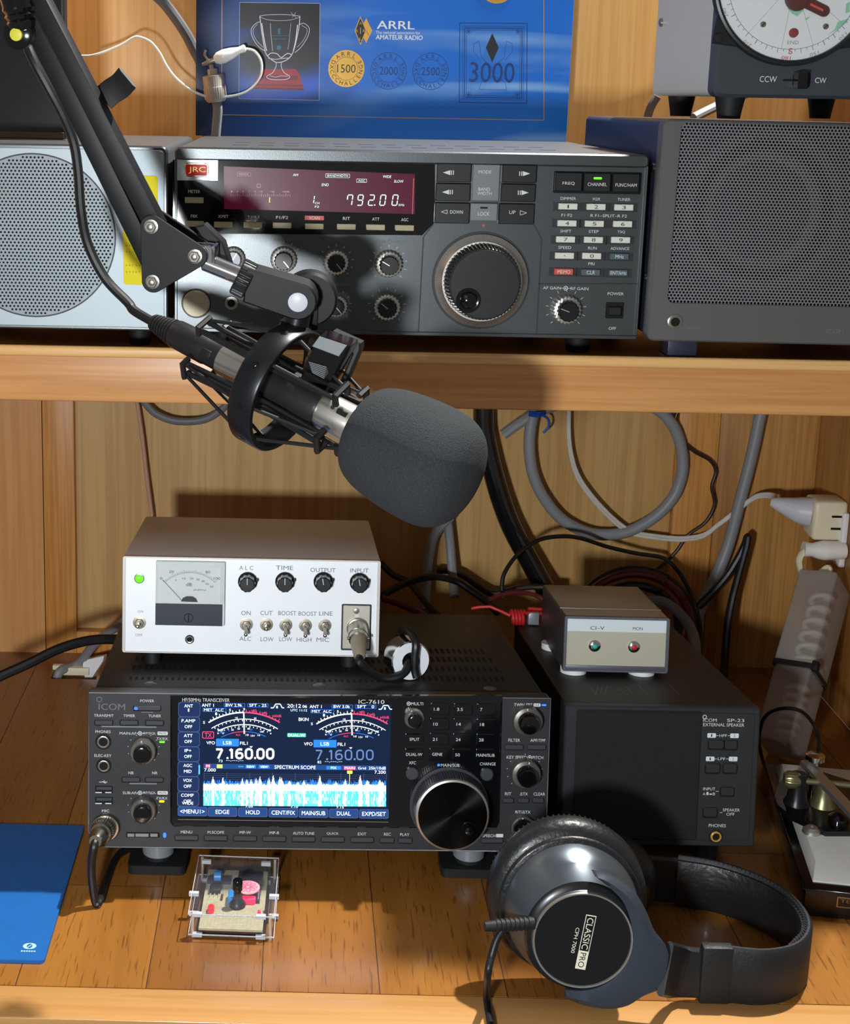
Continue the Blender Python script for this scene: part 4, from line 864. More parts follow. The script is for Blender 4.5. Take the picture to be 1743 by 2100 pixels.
# clamp block with a rubber pad, up and behind
o_, R_ = vframe(690, 770, 893, .28, .25)
Bl = Dev('tmp', None, None, o_, R=R_)
K = 'A8'; b = MB()
pl = [Bl.uv(K, *p, 10) for p in ((1195, 950), (1255, 870), (1470, 940), (1440, 1010), (1345, 1190), (1290, 1290), (1120, 1200), (1150, 1040))]
b.prism(pl, -10, 10, 1.5); blk('clamp_block', b, 'black_gloss')
b = MB(); ps = [Bl.uv(K, *p, 10.2) for p in ((1185, 1040), (1310, 1075), (1325, 1120), (1290, 1165), (1210, 1120))]; b.prism(ps, -11, -9.5, .3); b.m = 1
for i in range(7):
    f_ = (i+.5)/7; p = Vector(ps[0]).lerp(Vector(ps[4]), f_); q = Vector(ps[1]).lerp(Vector(ps[3]), f_); b.line(p, q, .35, -11.06)
blk('rubber_pad', b, ['black_rubber', 'key_grey'])
b = MB(); b.m = 0; b.prism([Bl.uv(K, *p, -11) for p in ((1350, 835), (1540, 920), (1540, 965), (1430, 1225), (1390, 1200), (1480, 990), (1455, 935), (1330, 870))], 11, 20, 1.2); blk('clamp_plate', b, 'black_plastic')
b = MB(); b.prism([Bl.uv(K, *p, 11.) for p in ((1205, 940), (1255, 872), (1445, 935), (1390, 1010))], -11.2, -10, .3); blk('clamp_facet', b, 'key_grey')
bpy.data.objects.remove(Bl.o)

# ================================================================== big black transceiver on the desk
defm('icom_panel', '#2b2d30', .45, bump=.06); defm('icom_cover', '#232426', .5, metal=.1, bump=.05); defm('icom_gloss', '#0c0d10', .12, coat=.6); defm('icom_key', '#3a3d41', .42); defm('icom_edge', '#8d9196', .4, metal=.6)
defm('lcd_base', '#0b1a34', .2, emit=.75); defm('lcd_cell', '#13264a', .2, emit=.9); defm('lcd_cell2', '#1b3c72', .2, emit=.9); defm('lcd_white', '#f2f8ff', .3, emit=1.05); defm('lcd_blue', '#1f6fd8', .3, emit=1.); defm('lcd_cyan', '#4fc0f4', .3, emit=1.); defm('lcd_red', '#e04068', .3, emit=.95)
defm('lcd_dim', '#5a78a8', .3, emit=.8); defm('lcd_green', '#3fb090', .3, emit=.8); defm('lcd_yel', '#e8dc58', .3, emit=.9); defm('lcd_pale', '#c8ecff', .3, emit=1.); defm('lcd_line', '#46597e', .3, emit=.7); defm('icom_knob', '#6d6a64', .36, metal=.7)
I = Dev('transceiver', 'wide black transceiver with a glowing blue spectrum screen and large dial, on the desk', 'radio', (-148.4, -4.7, 29.3), 1.3, 6.4)
IW, IH, ID = 340, 117.5, 252
b = MB(); b.box(3, IW-3, 4, ID, 1, IH-1, 1.5); I.part('cover', b, 'icom_cover')
b = MB(); ch = 12; fr = [(0, ch), (ch*.75, 0), (IW-8, 0), (IW, 8), (IW, IH-2), (IW-2, IH), (1, IH), (0, IH-1)]; b.prism(fr, -1, 12, .9); b.m = 1
q = inset(fr, .0); b.pline([(p[0], p[1]) for p in inset(fr[::1], .5)]+[inset(fr, .5)[0]], .55, -1.05) if False else None
I.part('front_panel', b, ['icom_panel', 'icom_edge'])
b = MB(); b.tube([(0.4, -.6, 60), (.4, -.6, IH-.4), (IW/2, -.6, IH-.4), (IW-.4, -.6, IH-.4), (IW-.4, -.6, 8), (IW-8, -.6, .4), (IW/2, -.6, .4), (ch*.75, -.6, .4), (.4, -.6, ch), (.4, -.6, 60)], .45, 6, 0); I.part('edge_highlight', b, 'icom_edge')
B5, B6, B7 = 'B5', 'B6', 'B7'
F0 = 1.
def O(x=0.): return F0+x
blk_pts = [I.uv(B5, 825, 205, 3), I.uv(B7, 1160, 130, 3), I.uv(B7, 1130, 1385, 3), I.uv(B7, 1100, 1450, 3), I.uv(B5, 850, 1372, 3), I.uv(B5, 825, 1330, 3)]
b = MB(); b.prism(blk_pts, -4.2, 0, 1.2); I.part('screen_block', b, 'icom_gloss')
SO = 4.25
b = MB(); u0 = I.uv(B6, 85, 140, SO); u1 = I.uv(B6, 1600, 975, SO); u2 = I.uv(B6, 1612, 152, SO)
b.poly([I.uv(B6, *p, SO) for p in ((88, 140), (1612, 155), (1592, 968), (83, 950))], -SO)
scr = I.part('screen', b, 'lcd_base', 'lit blue screen')
# --- what the screen shows
names = ['lcd_white', 'lcd_cell', 'lcd_cell2', 'lcd_blue', 'lcd_cyan', 'lcd_red', 'lcd_dim', 'lcd_green', 'lcd_yel', 'lcd_pale', 'lcd_line']
ix = {n_[4:]: i for i, n_ in enumerate(names)}
s = MB(); K = B6
def tx(t, x, y, w_, h_=18, c='white', o=.22): s.m = ix[c]; I.T(s, K, t, x, y, w_, h_, SO+o)
def rc(x, y, w_, h_, c, o=.1, r=0.): s.m = ix[c]; I.Rc(s, K, x, y, w_, h_, SO+o, r)
def frm(x, y, w_, h_, c, lw=.25): s.m = ix[c]; I.Fr(s, K, x, y, w_, h_, lw, SO+.16)
for i, (a_, c_) in enumerate((('ANT', '1'), ('P.AMP', 'OFF'), ('ATT', 'OFF'), ('IP+', 'OFF'), ('AGC', 'MID'), ('VOX', 'OFF'), ('COMP', 'OFF'))):
    y = 192+i*106.5; x = 168-i*1.5
    rc(x, y+(0), 152, 103, 'cell'); frm(x, y, 156, 107, 'line')
    tx(a_, x-5, y-26, {3: 62, 5: 98, 4: 90}[len(a_)] if a_ != 'IP+' else 48, 22); tx(c_, x-5, y+(16 if i else 4), 54 if len(c_) == 3 else 9, 22)
tx('WIDE', 156, 862, 80, 20); s.m = ix['white']
for i, (t, x) in enumerate((('<MENU1>', 190), ('EDGE', 405), ('HOLD', 622), ('CENT/FIX', 840), ('MAIN/SUB', 1056), ('DUAL', 1272), ('EXPD/SET', 1488))):
    y = 921+i*2.9; rc(x, y, 205, 62, 'cell2'); frm(x, y, 209, 66, 'line', .3); tx(t, x, y, {7: 174, 4: 98, 8: 168}[len(t)], 29, o=.3)
for dx, dy, bw, shf, lbl in ((0, 0, 'BW 2.9k', 'SFT - 25', 'M'), (771, 10, 'BW 3.0k', 'SFT   0', 'S')):
    tx('ANT 1', 300+dx, 161+dy, 86, 22); frm(490+dx, 161+dy, 150, 27, 'lcd'[3:] or 'blue'); tx(bw, 487+dx, 161+dy, 118, 20); frm(658+dx, 162+dy, 150, 27, 'blue'); tx(shf, 658+dx, 162+dy, 122, 20)
    s.m = ix['pale']; s.pline([I.uv(K, *p, SO+.2) for p in ((750+dx, 180+dy), (770+dx, 180+dy), (785+dx, 153+dy), (818+dx, 153+dy), (832+dx, 180+dy), (846+dx, 180+dy))], .7, -SO-.2); s.line(I.uv(K, 795+dx, 165+dy, SO+.2), I.uv(K, 795+dx, 183+dy, SO+.2), 1.2, -SO-.2)
    frm(348+dx, 195+dy, 168, 26, 'blue'); tx('MET  ALC', 343+dx, 195+dy, 140, 18)
    # meter arcs; centre well below
    cxm, cym = 560+dx, 700+dy
    for (R, h0, h1, w_, c1_, c2_, sp) in ((487, -31.5, 31.5, 9, 'white', 'red', 0), (440, -32, 33, 5, 'white', 'white', 99), (400, -28, 28, 6, 'white', 'white', 99), (350, -28, 3, 4, 'blue', 'red', -16), (350, 4, 26, 4, 'blue', 'blue', 99)):
        for k in range(40):
            t0 = h0+(h1-h0)*k/40; t1 = h0+(h1-h0)*(k+1)/40; s.m = ix[c1_ if t0 < sp else c2_]
            if R == 350 and h0 < 0: s.m = ix['blue' if t0 < -16 else 'red']
            pq = [I.uv(K, cxm+R*math.sin(math.radians(t_)), cym-R*math.cos(math.radians(t_)), SO+.2) for t_ in (t0, t1)]; s.line(pq[0], pq[1], w_*.105, -SO-.2)
    s.m = ix['white']
    for k in range(22):
        t_ = math.radians(-29+k*2.8); s.m = ix['white' if k < 11 else 'red']
        s.line(I.uv(K, cxm+490*math.sin(t_), cym-490*math.cos(t_), SO+.2), I.uv(K, cxm+(508 if k % 2 else 500)*math.sin(t_), cym-(508 if k % 2 else 500)*math.cos(t_), SO+.2), .45, -SO-.2)
    s.m = ix['white']
    for k in range(16):
        t_ = math.radians(-29+k*3.9)
        for R in (425, 382): s.line(I.uv(K, cxm+R*math.sin(t_), cym-R*math.cos(t_), SO+.2), I.uv(K, cxm+(R+9)*math.sin(t_), cym-(R+9)*math.cos(t_), SO+.2), .7 if k % 3 == 0 else .4, -SO-.2)
    for t, a, R, c_ in (('S', -35, 500, 'white'), ('1', -23, 512, 'white'), ('5', -11.5, 508, 'white'), ('9', 0, 503, 'white'), ('+20', 8, 498, 'red'), ('+40', 16.5, 498, 'red'), ('+60dB', 27, 512, 'red'), ('0', -27, 412, 'white'), ('10', -7, 452, 'white'), ('20', 10, 452, 'white'), ('25', 27, 405, 'white'), ('0', -24, 370, 'white'), ('30', -13, 372, 'white'), ('50', -6, 372, 'white'), ('80', 5, 372, 'white'), ('100', 20, 372, 'white')):
        tx(t, cxm+R*math.sin(math.radians(a)), cym-R*math.cos(math.radians(a))-(6 if R > 460 else 0), 13*len(t) if R > 460 else 9*len(t), 18 if R > 460 else 12, c_)
    tx('SWR', 395+dx, 340+dy, 34, 12); tx('COMP', 400+dx, 358+dy, 44, 12, 'blue'); tx('ALC', 517+dx, 373+dy, 34, 13, 'red'); tx('10', 582+dx, 374+dy, 20, 13); tx('15V', 622+dx, 380+dy, 30, 12); tx('16', 665+dx, 376+dy, 18, 12); tx('0', 450+dx, 342+dy, 8, 12, 'blue'); tx('20', 610+dx, 336+dy, 18, 12, 'blue')
    s.m = ix['white']; s.line(I.uv(K, cxm-3, 215+dy, SO+.3), I.uv(K, cxm+1, 366+dy, SO+.3), .95, -SO-.3)
tx('20:12', 917, 166, 98, 26); tx('06', 993, 170, 32, 20); tx('UTC 11:12', 951, 197, 118, 17, 'pale'); tx('BKIN', 985, 262, 70, 23)
rc(935, 375, 134, 28, 'green', .12, .2); tx('DUAL-W', 935, 376, 120, 19)
frm(302, 374, 84, 50, 'red', .45); tx('TX', 303, 375, 50, 30, 'red')
for dx, dy, dim in ((0, 0, 0), (697, 8, 1)):
    tx('VFO', 321+dx, 430+dy, 60, 22); rc(441+dx, 428+dy, 164, 54, 'blue', .12, .1); rc(441+dx, 415+dy, 158, 18, 'cyan', .14, .3) if False else None; tx('LSB', 440+dx, 430+dy, 62, 25); tx('FIL1', 558+dx, 433+dy, 54, 22)
    # big frequency figures with thick strokes
    lw = 1.55 if not dim else 1.05; s.m = ix['white' if not dim else 'dim']; x0 = 388+(712 if dim else 0); y = 508+dy
    for ch, xx in (('7', 12), ('1', 92), ('6', 148), ('0', 216), ('0', 299), ('0', 368)):
        if ch == '7': s.pline([I.uv(K, x0-28+p[0], y+p[1], SO+.25) for p in ((0, -31), (44, -31), (14, 34))], lw, -SO-.25)
        elif ch == '1': s.pline([I.uv(K, x0+xx-22+p[0], y+p[1], SO+.25) for p in ((-2, -22), (14, -33), (14, 35))], lw, -SO-.25)
        else:
            cx_, w_ = x0+xx-10, 22
            if ch == '6': pts = [(20, -30), (-4, -32), (-20, -20), (-22, 0), (-22, 20), (-10, 33), (8, 33), (21, 24), (22, 8), (14, -4), (-4, -6), (-20, 4)]
            else: pts = [(0, -33), (14, -31), (22, -18), (22, 18), (14, 32), (0, 34), (-14, 32), (-22, 18), (-22, -18), (-14, -31), (0, -33), (6, -33)]
            s.pline([I.uv(K, cx_+p[0], y+p[1], SO+.25) for p in pts], lw, -SO-.25)
    rc(x0+53, y+31, 13, 13, 'white' if not dim else 'dim', .25); rc(x0+250, y+31, 13, 13, 'white' if not dim else 'dim', .25)
    s.m = ix['white']; s.poly([I.uv(K, *p, SO+.25) for p in ((x0+210, 455+dy), (x0+234, 455+dy), (x0+222, 466+dy))], -SO-.25)
    tx('73' if not dim else '82', 391+dx+(10 if dim else 0), 560+dy, 28, 18, 'pale'); tx('--,---,--', 492+dx+(10 if dim else 0), 560+dy, 124, 8, 'pale')
rc(922, 604, 1306, 36, 'cell2', .1)
tx('M', 301, 596, 22, 18, 'white', .26); rc(301, 596, 36, 24, 'red', .15); rc(385, 598, 40, 26, 'yel', .15); tx('C/D', 385, 598, 28, 12, 'dim', .2); tx('>>>', 537, 600, 36, 12, 'cyan'); rc(607, 600, 74, 24, 'blue', .14); tx('RBW', 607, 601, 54, 17); rc(703, 601, 76, 24, 'blue', .14); tx('VBW', 703, 602, 54, 17)
tx('SPECTRUM SCOPE', 924, 605, 294, 24); rc(1200, 609, 104, 24, 'blue', .14); tx('FIX', 1200, 609, 40, 18); rc(1315, 610, 84, 26, 'red', .14); tx('MAIN', 1315, 610, 72, 18); tx('Grid', 1402, 611, 56, 18); tx('25k/10dB', 1512, 611, 122, 20)
tx('7.000', 316, 624, 82, 22); tx('7.200', 1532, 640, 80, 22)
for k in range(7): s.m = ix['line']; s.line(I.uv(K, 274, 650+k*13, SO+.12), I.uv(K, 1578, 662+k*13, SO+.12), .14, -SO-.12)
for k in range(9): s.m = ix['line']; s.line(I.uv(K, 274+k*163, 640+k, SO+.12), I.uv(K, 272+k*163, 700, SO+.12), .2, -SO-.12)
# the scope: blue peak curve, white live curve, pale waterfall with bright signals
rnd = random.Random(12)
pk = {0: 0}; NX = 330
def sx(i): return 268+1306*i/NX
env = [0]*(NX+1); sig = {}
for x, h_ in ((339, 60), (410, 50), (547, 46), (580, 40), (612, 36), (646, 44), (672, 62), (735, 50), (768, 82), (815, 62), (828, 56), (885, 34), (943, 20), (985, 40), (1103, 76), (1215, 24), (1285, 40), (1388, 84), (1440, 40), (1530, 44), (1550, 30)):
    i0 = int((x-268)/1306*NX)
    for k in range(-3, 4):
        if 0 <= i0+k <= NX: env[i0+k] = max(env[i0+k], h_*(1-abs(k)/3.6)); sig[i0+k] = max(sig.get(i0+k, 0), h_/84*(1-abs(k)/4))
blu = [rnd.random()*28+18 for _ in range(NX+1)]
for x, h_ in ((415, 52), (560, 46), (640, 40), (735, 46), (1000, 40), (1045, 52), (1170, 36), (1410, 40), (1480, 48), (1520, 52)):
    i0 = int((x-268)/1306*NX)
    for k in range(-5, 6): blu[min(max(i0+k, 0), NX)] += h_*.55*(1-abs(k)/6)*rnd.random()
for i in range(NX):
    yb = 740+i*.02
    hb = blu[i]+env[i]*.3; hw = env[i]*.85+rnd.random()*13
    p = [I.uv(K, sx(i), yb, SO+.14), I.uv(K, sx(i+1), yb, SO+.14), I.uv(K, sx(i+1), yb-hb, SO+.14), I.uv(K, sx(i), yb-hb, SO+.14)]
    s.m = ix['blue']; s.poly(p, -SO-.14)
    s.m = ix['white']; s.poly([I.uv(K, sx(i), yb+30, SO+.2), I.uv(K, sx(i+1), yb+30, SO+.2), I.uv(K, sx(i+1), yb-8-hw, SO+.2), I.uv(K, sx(i), yb-8-hw, SO+.2)], -SO-.2)
    g = sig.get(i, 0)
    for (ya, yc_) in ((768, 792), (792, 816), (816, 838), (838, 862), (862, 880)):
        v_ = g*1.1+rnd.random()*.55
        s.m = ix['white'] if v_ > .78 else ix['pale'] if v_ > .42+(.1 if ya > 838 else 0) else ix['cyan']
        a0, a1 = ya+i*.018, yc_+i*.018; s.poly([I.uv(K, sx(i), a1, SO+.17), I.uv(K, sx(i+1), a1, SO+.17), I.uv(K, sx(i+1), a0, SO+.17), I.uv(K, sx(i), a0, SO+.17)], -SO-.17)
rc(1315, 640, 38, 22, 'yel', .3, .2); s.m = ix['yel']; s.line(I.uv(K, 1315, 650, SO+.3), I.uv(K, 1313, 735, SO+.3), .4, -SO-.3)
for t, x in (('7.05', 596), ('7.10', 919), ('7.15', 1246)): tx(t, x, 884+(x-596)*.012, 52, 15)
rc(239, 622, 10, 66, 'cyan', .14)
I.part('screen_figures', s, names, parent=scr)
b = MB(); b.line(I.uv(B6, 85, 978, SO), I.uv(B6, 1590, 997, SO), .4, -SO-.02); b.m = 1; I.T(b, B6, 'HF/50MHz TRANSCEIVER', 287, 124, 338, 26, SO+.05); I.T(b, B6, 'IC-7610', 1470, 137, 184, 28, SO+.05); I.T(b, B6, 'IC-7610', 1471, 137, 184, 28, SO+.06); I.part('block_lettering', b, ['icom_edge', 'white_ink'])

wi = MB()   # white lettering of the front panel
def P5(t, x, y, w_, h_=24, off=1.15): I.T(wi, B5, t, x, y, w_, h_, off)
wi.m = 1; P5('ICOM', 302, 303, 236, 56); P5('ICOM', 303, 303, 236, 56, 1.16); u_, v_ = I.uv(B5, 190, 238, 1.15); wi.ring(u_, v_, 1.6, 2.1, -1.15); wi.m = 0
for t, x, y, w_ in (('POWER', 618, 250, 124), ('TRANSMIT', 230, 381, 176), ('TIMER', 458, 383, 104), ('TUNER', 686, 385, 112), ('PHONES', 223, 525, 136), ('ELEC-KEY', 222, 739, 152), ('MAIN:AF', 446, 540, 150), ('RF/SQL', 642, 541, 112), ('TX/RX', 752, 589, 100), ('NB', 473, 893, 44), ('NR', 686, 894, 46), ('SUB:AF', 460, 1072, 120), ('RF/SQL', 642, 1072, 112), ('TX/RX', 750, 1120, 100), ('MIC', 246, 1233, 66)): P5(t, x, y, w_)
for y in (540, 1072):
    I.Rc(wi, B5, 756, y, 92, 32, 1.12, .25); wi.m = 2; P5('MUTE', 756, y, 66, 16, 1.2); wi.m = 0
    u_, v_ = I.uv(B5, 553, y, 1.15); wi.ring(u_, v_, 1.1, 1.6, -1.15); wi.disc(u_, v_, .6, -1.15); wi.line((u_-3.6, v_), (u_-1.6, v_), .3, -1.15); wi.line((u_+1.6, v_), (u_+3.6, v_), .3, -1.15)
for t, x, y, w_ in (('MENU', 148, 1068, 82), ('M.SCOPE', 358, 1070, 118), ('MP-W', 568, 1071, 80), ('MP-R', 777, 1074, 70), ('AUTO TUNE', 985, 1077, 152), ('QUICK', 1193, 1080, 86), ('EXIT', 1403, 1082, 60), ('REC', 1584, 1084, 48), ('PLAY', 1708, 1086, 66)): I.T(wi, B6, t, x, y, w_, 20, 1.15)
for t, x, y, w_ in (('TWIN-PBT', 1370, 220, 184), ('FILTER', 1280, 572, 116), ('APF/TPF', 1515, 574, 150), ('KEY SPEED', 1305, 741, 198), ('PITCH', 1515, 744, 106), ('RIT', 1220, 1104, 62), ('ΔTX', 1377, 1104, 78), ('CLEAR', 1530, 1106, 114), ('RIT/ΔTX', 1367, 1284, 150), ('SPEECH', 1030, 1520, 130)): I.T(wi, B7, t, x, y, w_, 30, 1.15)
u_, v_ = I.uv(B7, 1434, 743, 1.15); wi.ring(u_, v_, 1.1, 1.6, -1.15); wi.disc(u_, v_, .6, -1.15); I.Rc(wi, B7, 1507, 222, 70, 32, 1.12, .25); I.Rc(wi, B7, 1136, 1519, 70, 34, 1.12, .2); wi.m = 2; I.T(wi, B7, 'CLR', 1507, 222, 50, 16, 1.2)
wi.m = 0
for t, x, y, w_ in (('MULTI', 318, 210, 118), ('1.8', 510, 263, 54), ('3.5', 742, 266, 56), ('7', 953, 266, 20), ('10', 500, 412, 44), ('14', 729, 413, 42), ('18', 962, 416, 42), ('21', 492, 563, 44), ('24', 724, 566, 46), ('28', 953, 569, 46), ('SPLIT', 290, 563, 98), ('GENE', 516, 712, 100), ('50', 718, 717, 46), ('DUAL-W', 287, 713, 162), ('MAIN/SUB', 995, 721, 182), ('XFC', 270, 796, 70), ('MAIN/SUB', 645, 820, 184), ('CHANGE', 1018, 807, 156)): I.T(wi, B7, t, x, y, w_, 30, 5.3)
u_, v_ = I.uv(B7, 233, 208, 4.4); wi.ring(u_, v_, 1., 1.5, -4.4); wi.disc(u_, v_, .5, -4.4)
I.part('panel_lettering', wi, ['white_ink', 'dim_ink', 'hole'])
def key(K, x, y, w_, h_, name='key', dep=1.6, base=1., m_='icom_key', rim=True, r=1.):
    b = MB(); b.m = 1
    if rim: I.Rc(b, K, x, y, w_+14 if K != B6 else w_+10, h_+12, base+.05, .3)
    b.m = 0; I.B(b, K, x, y, w_, h_, dep, r, .4, base); return I.part(name, b, [m_, 'hole'])
key(B5, 618, 316, 240, 42, 'power_key'); b = MB(); I.Rc(b, B5, 517, 318, 34, 26, 2.8, .5); I.part('power_light', b, 'led_blue', 'lit blue lamp')
for x, y in ((230, 446), (456, 446), (684, 448)): key(B5, x, y, 158, 42, 'key')
for x, y in ((473, 955), (682, 956)): key(B5, x, y, 158, 40, 'key')
b = MB(); I.B(b, B5, 455, 482, 500, 14, .8, .6, .2, 1.); I.B(b, B5, 582, 990, 250, 14, .8, .6, .2, 1.); I.B(b, B5, 618, 352, 110, 9, .5, .4, .2, 1.); I.part('key_underlines', b, 'icom_edge')
for i in range(7): key(B6, 148+i*209.3, 1110+i*2.5, 164, 34, 'softkey', r=.4)
key(B6, 1583, 1127, 100, 34, 'softkey', r=.4); key(B6, 1712, 1130, 96, 34, 'softkey', r=.4); key(B7, 1062, 1570, 216, 44, 'softkey', r=.4)
for x, y in ((1280, 642), (1505, 642)): key(B7, x, y, 180, 46, 'key')
for x, y, w_ in ((1220, 1172, 108), (1372, 1172, 108), (1520, 1172, 108)): key(B7, x, y, w_, 42, 'key')
for j, y in enumerate((265, 414, 563, 712)):
    for i, x in enumerate((546, 776, 1008)): key(B7, x-j*4, y+i*3, 186, 112, 'band_key', 1., 4.2, 'icom_gloss', False)
for x, y in ((290, 563), (287, 713)): key(B7, x, y, 180, 104, 'band_key', 1., 4.2, 'icom_gloss', False)
for x, y in ((268, 905), (1010, 915)):
    b = MB(); u_, v_, W, H = I.wh(B7, x, y, 128, 128, 6); b.lathe([(4, W/2), (6, W/2), (6.6, W/2-.8)], (u_, 0, v_), (0, -1, 0), 32); I.part('round_key', b, 'icom_key')
for K_, x, y, m_, w_, h_, of in ((B5, 751, 617, 'led_green', 48, 18, 1.2), (B5, 748, 1148, 'led_orange', 48, 20, 1.2), (B5, 774, 1450, 'led_blue', 28, 46, 1.2), (B7, 1576, 223, 'led_blue', 46, 18, 1.2), (B7, 530, 818, 'led_blue', 26, 26, 4.4)):
    b = MB(); I.Rc(b, K_, x, y, w_, h_, of, .4); I.part('indicator_light', b, m_, {'led_green': 'lit green', 'led_orange': 'lit orange', 'led_blue': 'lit blue'}[m_]+' indicator')
def jack(D, K, x, y, w_, off=1., mats=('nickel', 'hole')):
    b = MB(); u_, v_, W, H = D.wh(K, x, y, w_, w_, off+1); b.m = 1; b.ring(u_, v_, W/2, W*.62, -off-.06, n=32); b.m = 0
    b.lathe([(off-.4, W/2), (off+1.2, W/2-.3), (off+1.4, W*.42), (off+1.3, W*.34), (off, W*.33)], (u_, 0, v_), (0, -1, 0), 32, cap=False); b.m = 1; b.disc(u_, v_, W*.35, -off-.1, 24); D.part('phones_jack' if D is not W_B else 'jack', b, list(mats))
W_B = None
jack(I, B5, 225, 618, 118); jack(I, B5, 229, 833, 112)
for y in (1042, 1140):
    b = MB(); I.Rc(b, B5, 232, y, 160, 66, 1.05, .08); b.m = 1; I.Rc(b, B5, 232, y-10, 134, 26, 1.2); b.m = 2; I.Rc(b, B5, 184, y+27, 58, 9, 1.2); I.Rc(b, B5, 270, y+27, 56, 9, 1.2); I.part('usb_socket', b, ['hole', 'icom_key', 'white_ink'])
b = MB(); I.LN(b, B5, 190, 975, 262, 975, .5, 1.15); I.LN(b, B5, 215, 975, 240, 962, .4, 1.15); I.LN(b, B5, 225, 975, 250, 988, .4, 1.15); I.part('usb_symbol', b, 'white_ink')
b = MB(); I.B(b, B5, 580, 1450, 300, 44, .6, .8, .2, 1.); b.m = 1
for x, w_ in ((472, 64), (572, 120), (678, 66)): I.B(b, B5, x, 1451, w_, 30, 1., .3, .2, 1.)
I.part('card_slot', b, ['hole', 'icom_edge'])
ink2 = MB()
def iknob(x, y, rpx, K, dep, ang=95, dots=True, name='control_knob', r2=.70):
    u_, v_, W, H = I.wh(K, x, y, rpx*2, rpx*2, 6); r = W/2; b = MB(); b.m = 0
    b.lathe([(1, r), (dep*.52, r*.97), (dep*.55, r*.90)], (u_, 0, v_), (0, -1, 0), 32, 34, .04, (0, dep*.5)); b.m = 1
    b.lathe([(dep*.55, r*r2), (dep*.9, r*r2*.96), (dep*.98, r*r2*.88), (dep, r*r2*.7)], (u_, 0, v_), (0, -1, 0), 40); b.m = 2; a = math.radians(ang)
    b.line((u_+r*.8*math.cos(a), v_+r*.8*math.sin(a)), (u_+r*.93*math.cos(a), v_+r*.93*math.sin(a)), .8, -dep*.56)
    I.part(name, b, ['icom_knob', 'black_gloss', 'white_ink'])
    if dots:
        for i in range(11): a = math.radians(225-27*i); ink2.disc(u_+r*1.2*math.cos(a), v_+r*1.2*math.sin(a), .32, -1.2, 8)
iknob(580, 700, 118, B5, 17); iknob(582, 1225, 118, B5, 17); iknob(1412, 380, 148, B7, 17, dots=False); iknob(1395, 905, 146, B7, 17, ang=80); iknob(1365, 1440, 120, B7, 15, dots=False, r2=.85)
iknob(285, 350, 100, B7, 16, dots=False, ang=110)
I.part('knob_scales', ink2, 'white_ink')
# main dial
u_, v_, W, H = I.wh(B7, 640, 1235, 750, 750, 8); r = W/2
defm('dial_face', '#242526', .26, metal=.95, aniso=.9)
_n = MT['dial_face'].node_tree.nodes; _t = _n.new('ShaderNodeTangent'); _t.direction_type = 'RADIAL'; _t.axis = 'Y'; MT['dial_face'].node_tree.links.new(_t.outputs[0], _n['Principled BSDF'].inputs['Tangent'])
b = MB(); b.m = 0; b.lathe([(4, r*1.04), (5, r*1.05), (6, r*1.0)], (u_, 0, v_), (0, -1, 0), 64); b.lathe([(5.5, r*.99), (22, r*.97)], (u_, 0, v_), (0, -1, 0), 32, 90, .025, (0, 23)); b.m = 1; b.lathe([(22, r*.97), (24, r*.95), (24.6, r*.90)], (u_, 0, v_), (0, -1, 0), 96, cap=False)
dm = I.part('main_dial', b, ['icom_key', 'steel'])
b = MB(); n = 128; V = [(u_, -24.3, v_)]+[(u_+r*.905*math.cos(2*PI*i/n), -24.5, v_+r*.905*math.sin(2*PI*i/n)) for i in range(n)]; b.add(V, [(0, i+1, (i+1) % n+1) for i in range(n)])
# turned face: fine concentric grooves catch the light in two opposed fans
me = dm; fc = I.part('dial_face', b, 'dial_face', 'turned black metal face', parent=dm)
b = MB(); p = I.uv(B7, 822, 1445, 25); b.lathe([(24.4, 4.8), (25.4, 4.9), (26, 4.5), (27, 3.9), (29.5, 3.7), (31.5, 2.8), (32.2, .6)], (p[0], 0, p[1]), (0, -1, 0), 32); I.part('finger_knob', b, 'black_gloss', parent=dm)
# cover: slots, screws
b = MB(); cu = MB()
for i in range(62):
    x = 26+i*4.6
    if x < 236: b.box(x, x+2.2, 36, 43, IH-1.02, IH-.9)
for j in range(3):
    for i in range(62):
        x = 26+i*4.6
        if x < 236: b.box(x, x+2.2, 62+j*26, 74+j*26, IH-1.02, IH-.9)
for j, (y0, x0, n_) in enumerate(((42, 236, 17), (68, 240, 16), (94, 244, 15), (120, 246, 14))):
    for i in range(n_): b.box(x0+i*4.7, x0+i*4.7+2.2, y0, y0+14, IH-1.02, IH-.9)
I.part('cover_slots', b, 'hole')
for p in ((308, 1402), (655, 1405), (1005, 1412)):
    x, y = I.top('P', *p, IH-1); b = MB(); b.lathe([(0, 5.2), (.4, 4.8), (.9, 2.8), (1.2, 2.6), (1.3, .8)], (x, y, IH-1.05), (0, 0, 1), 24); I.part('cover_screw', b, 'icom_knob')
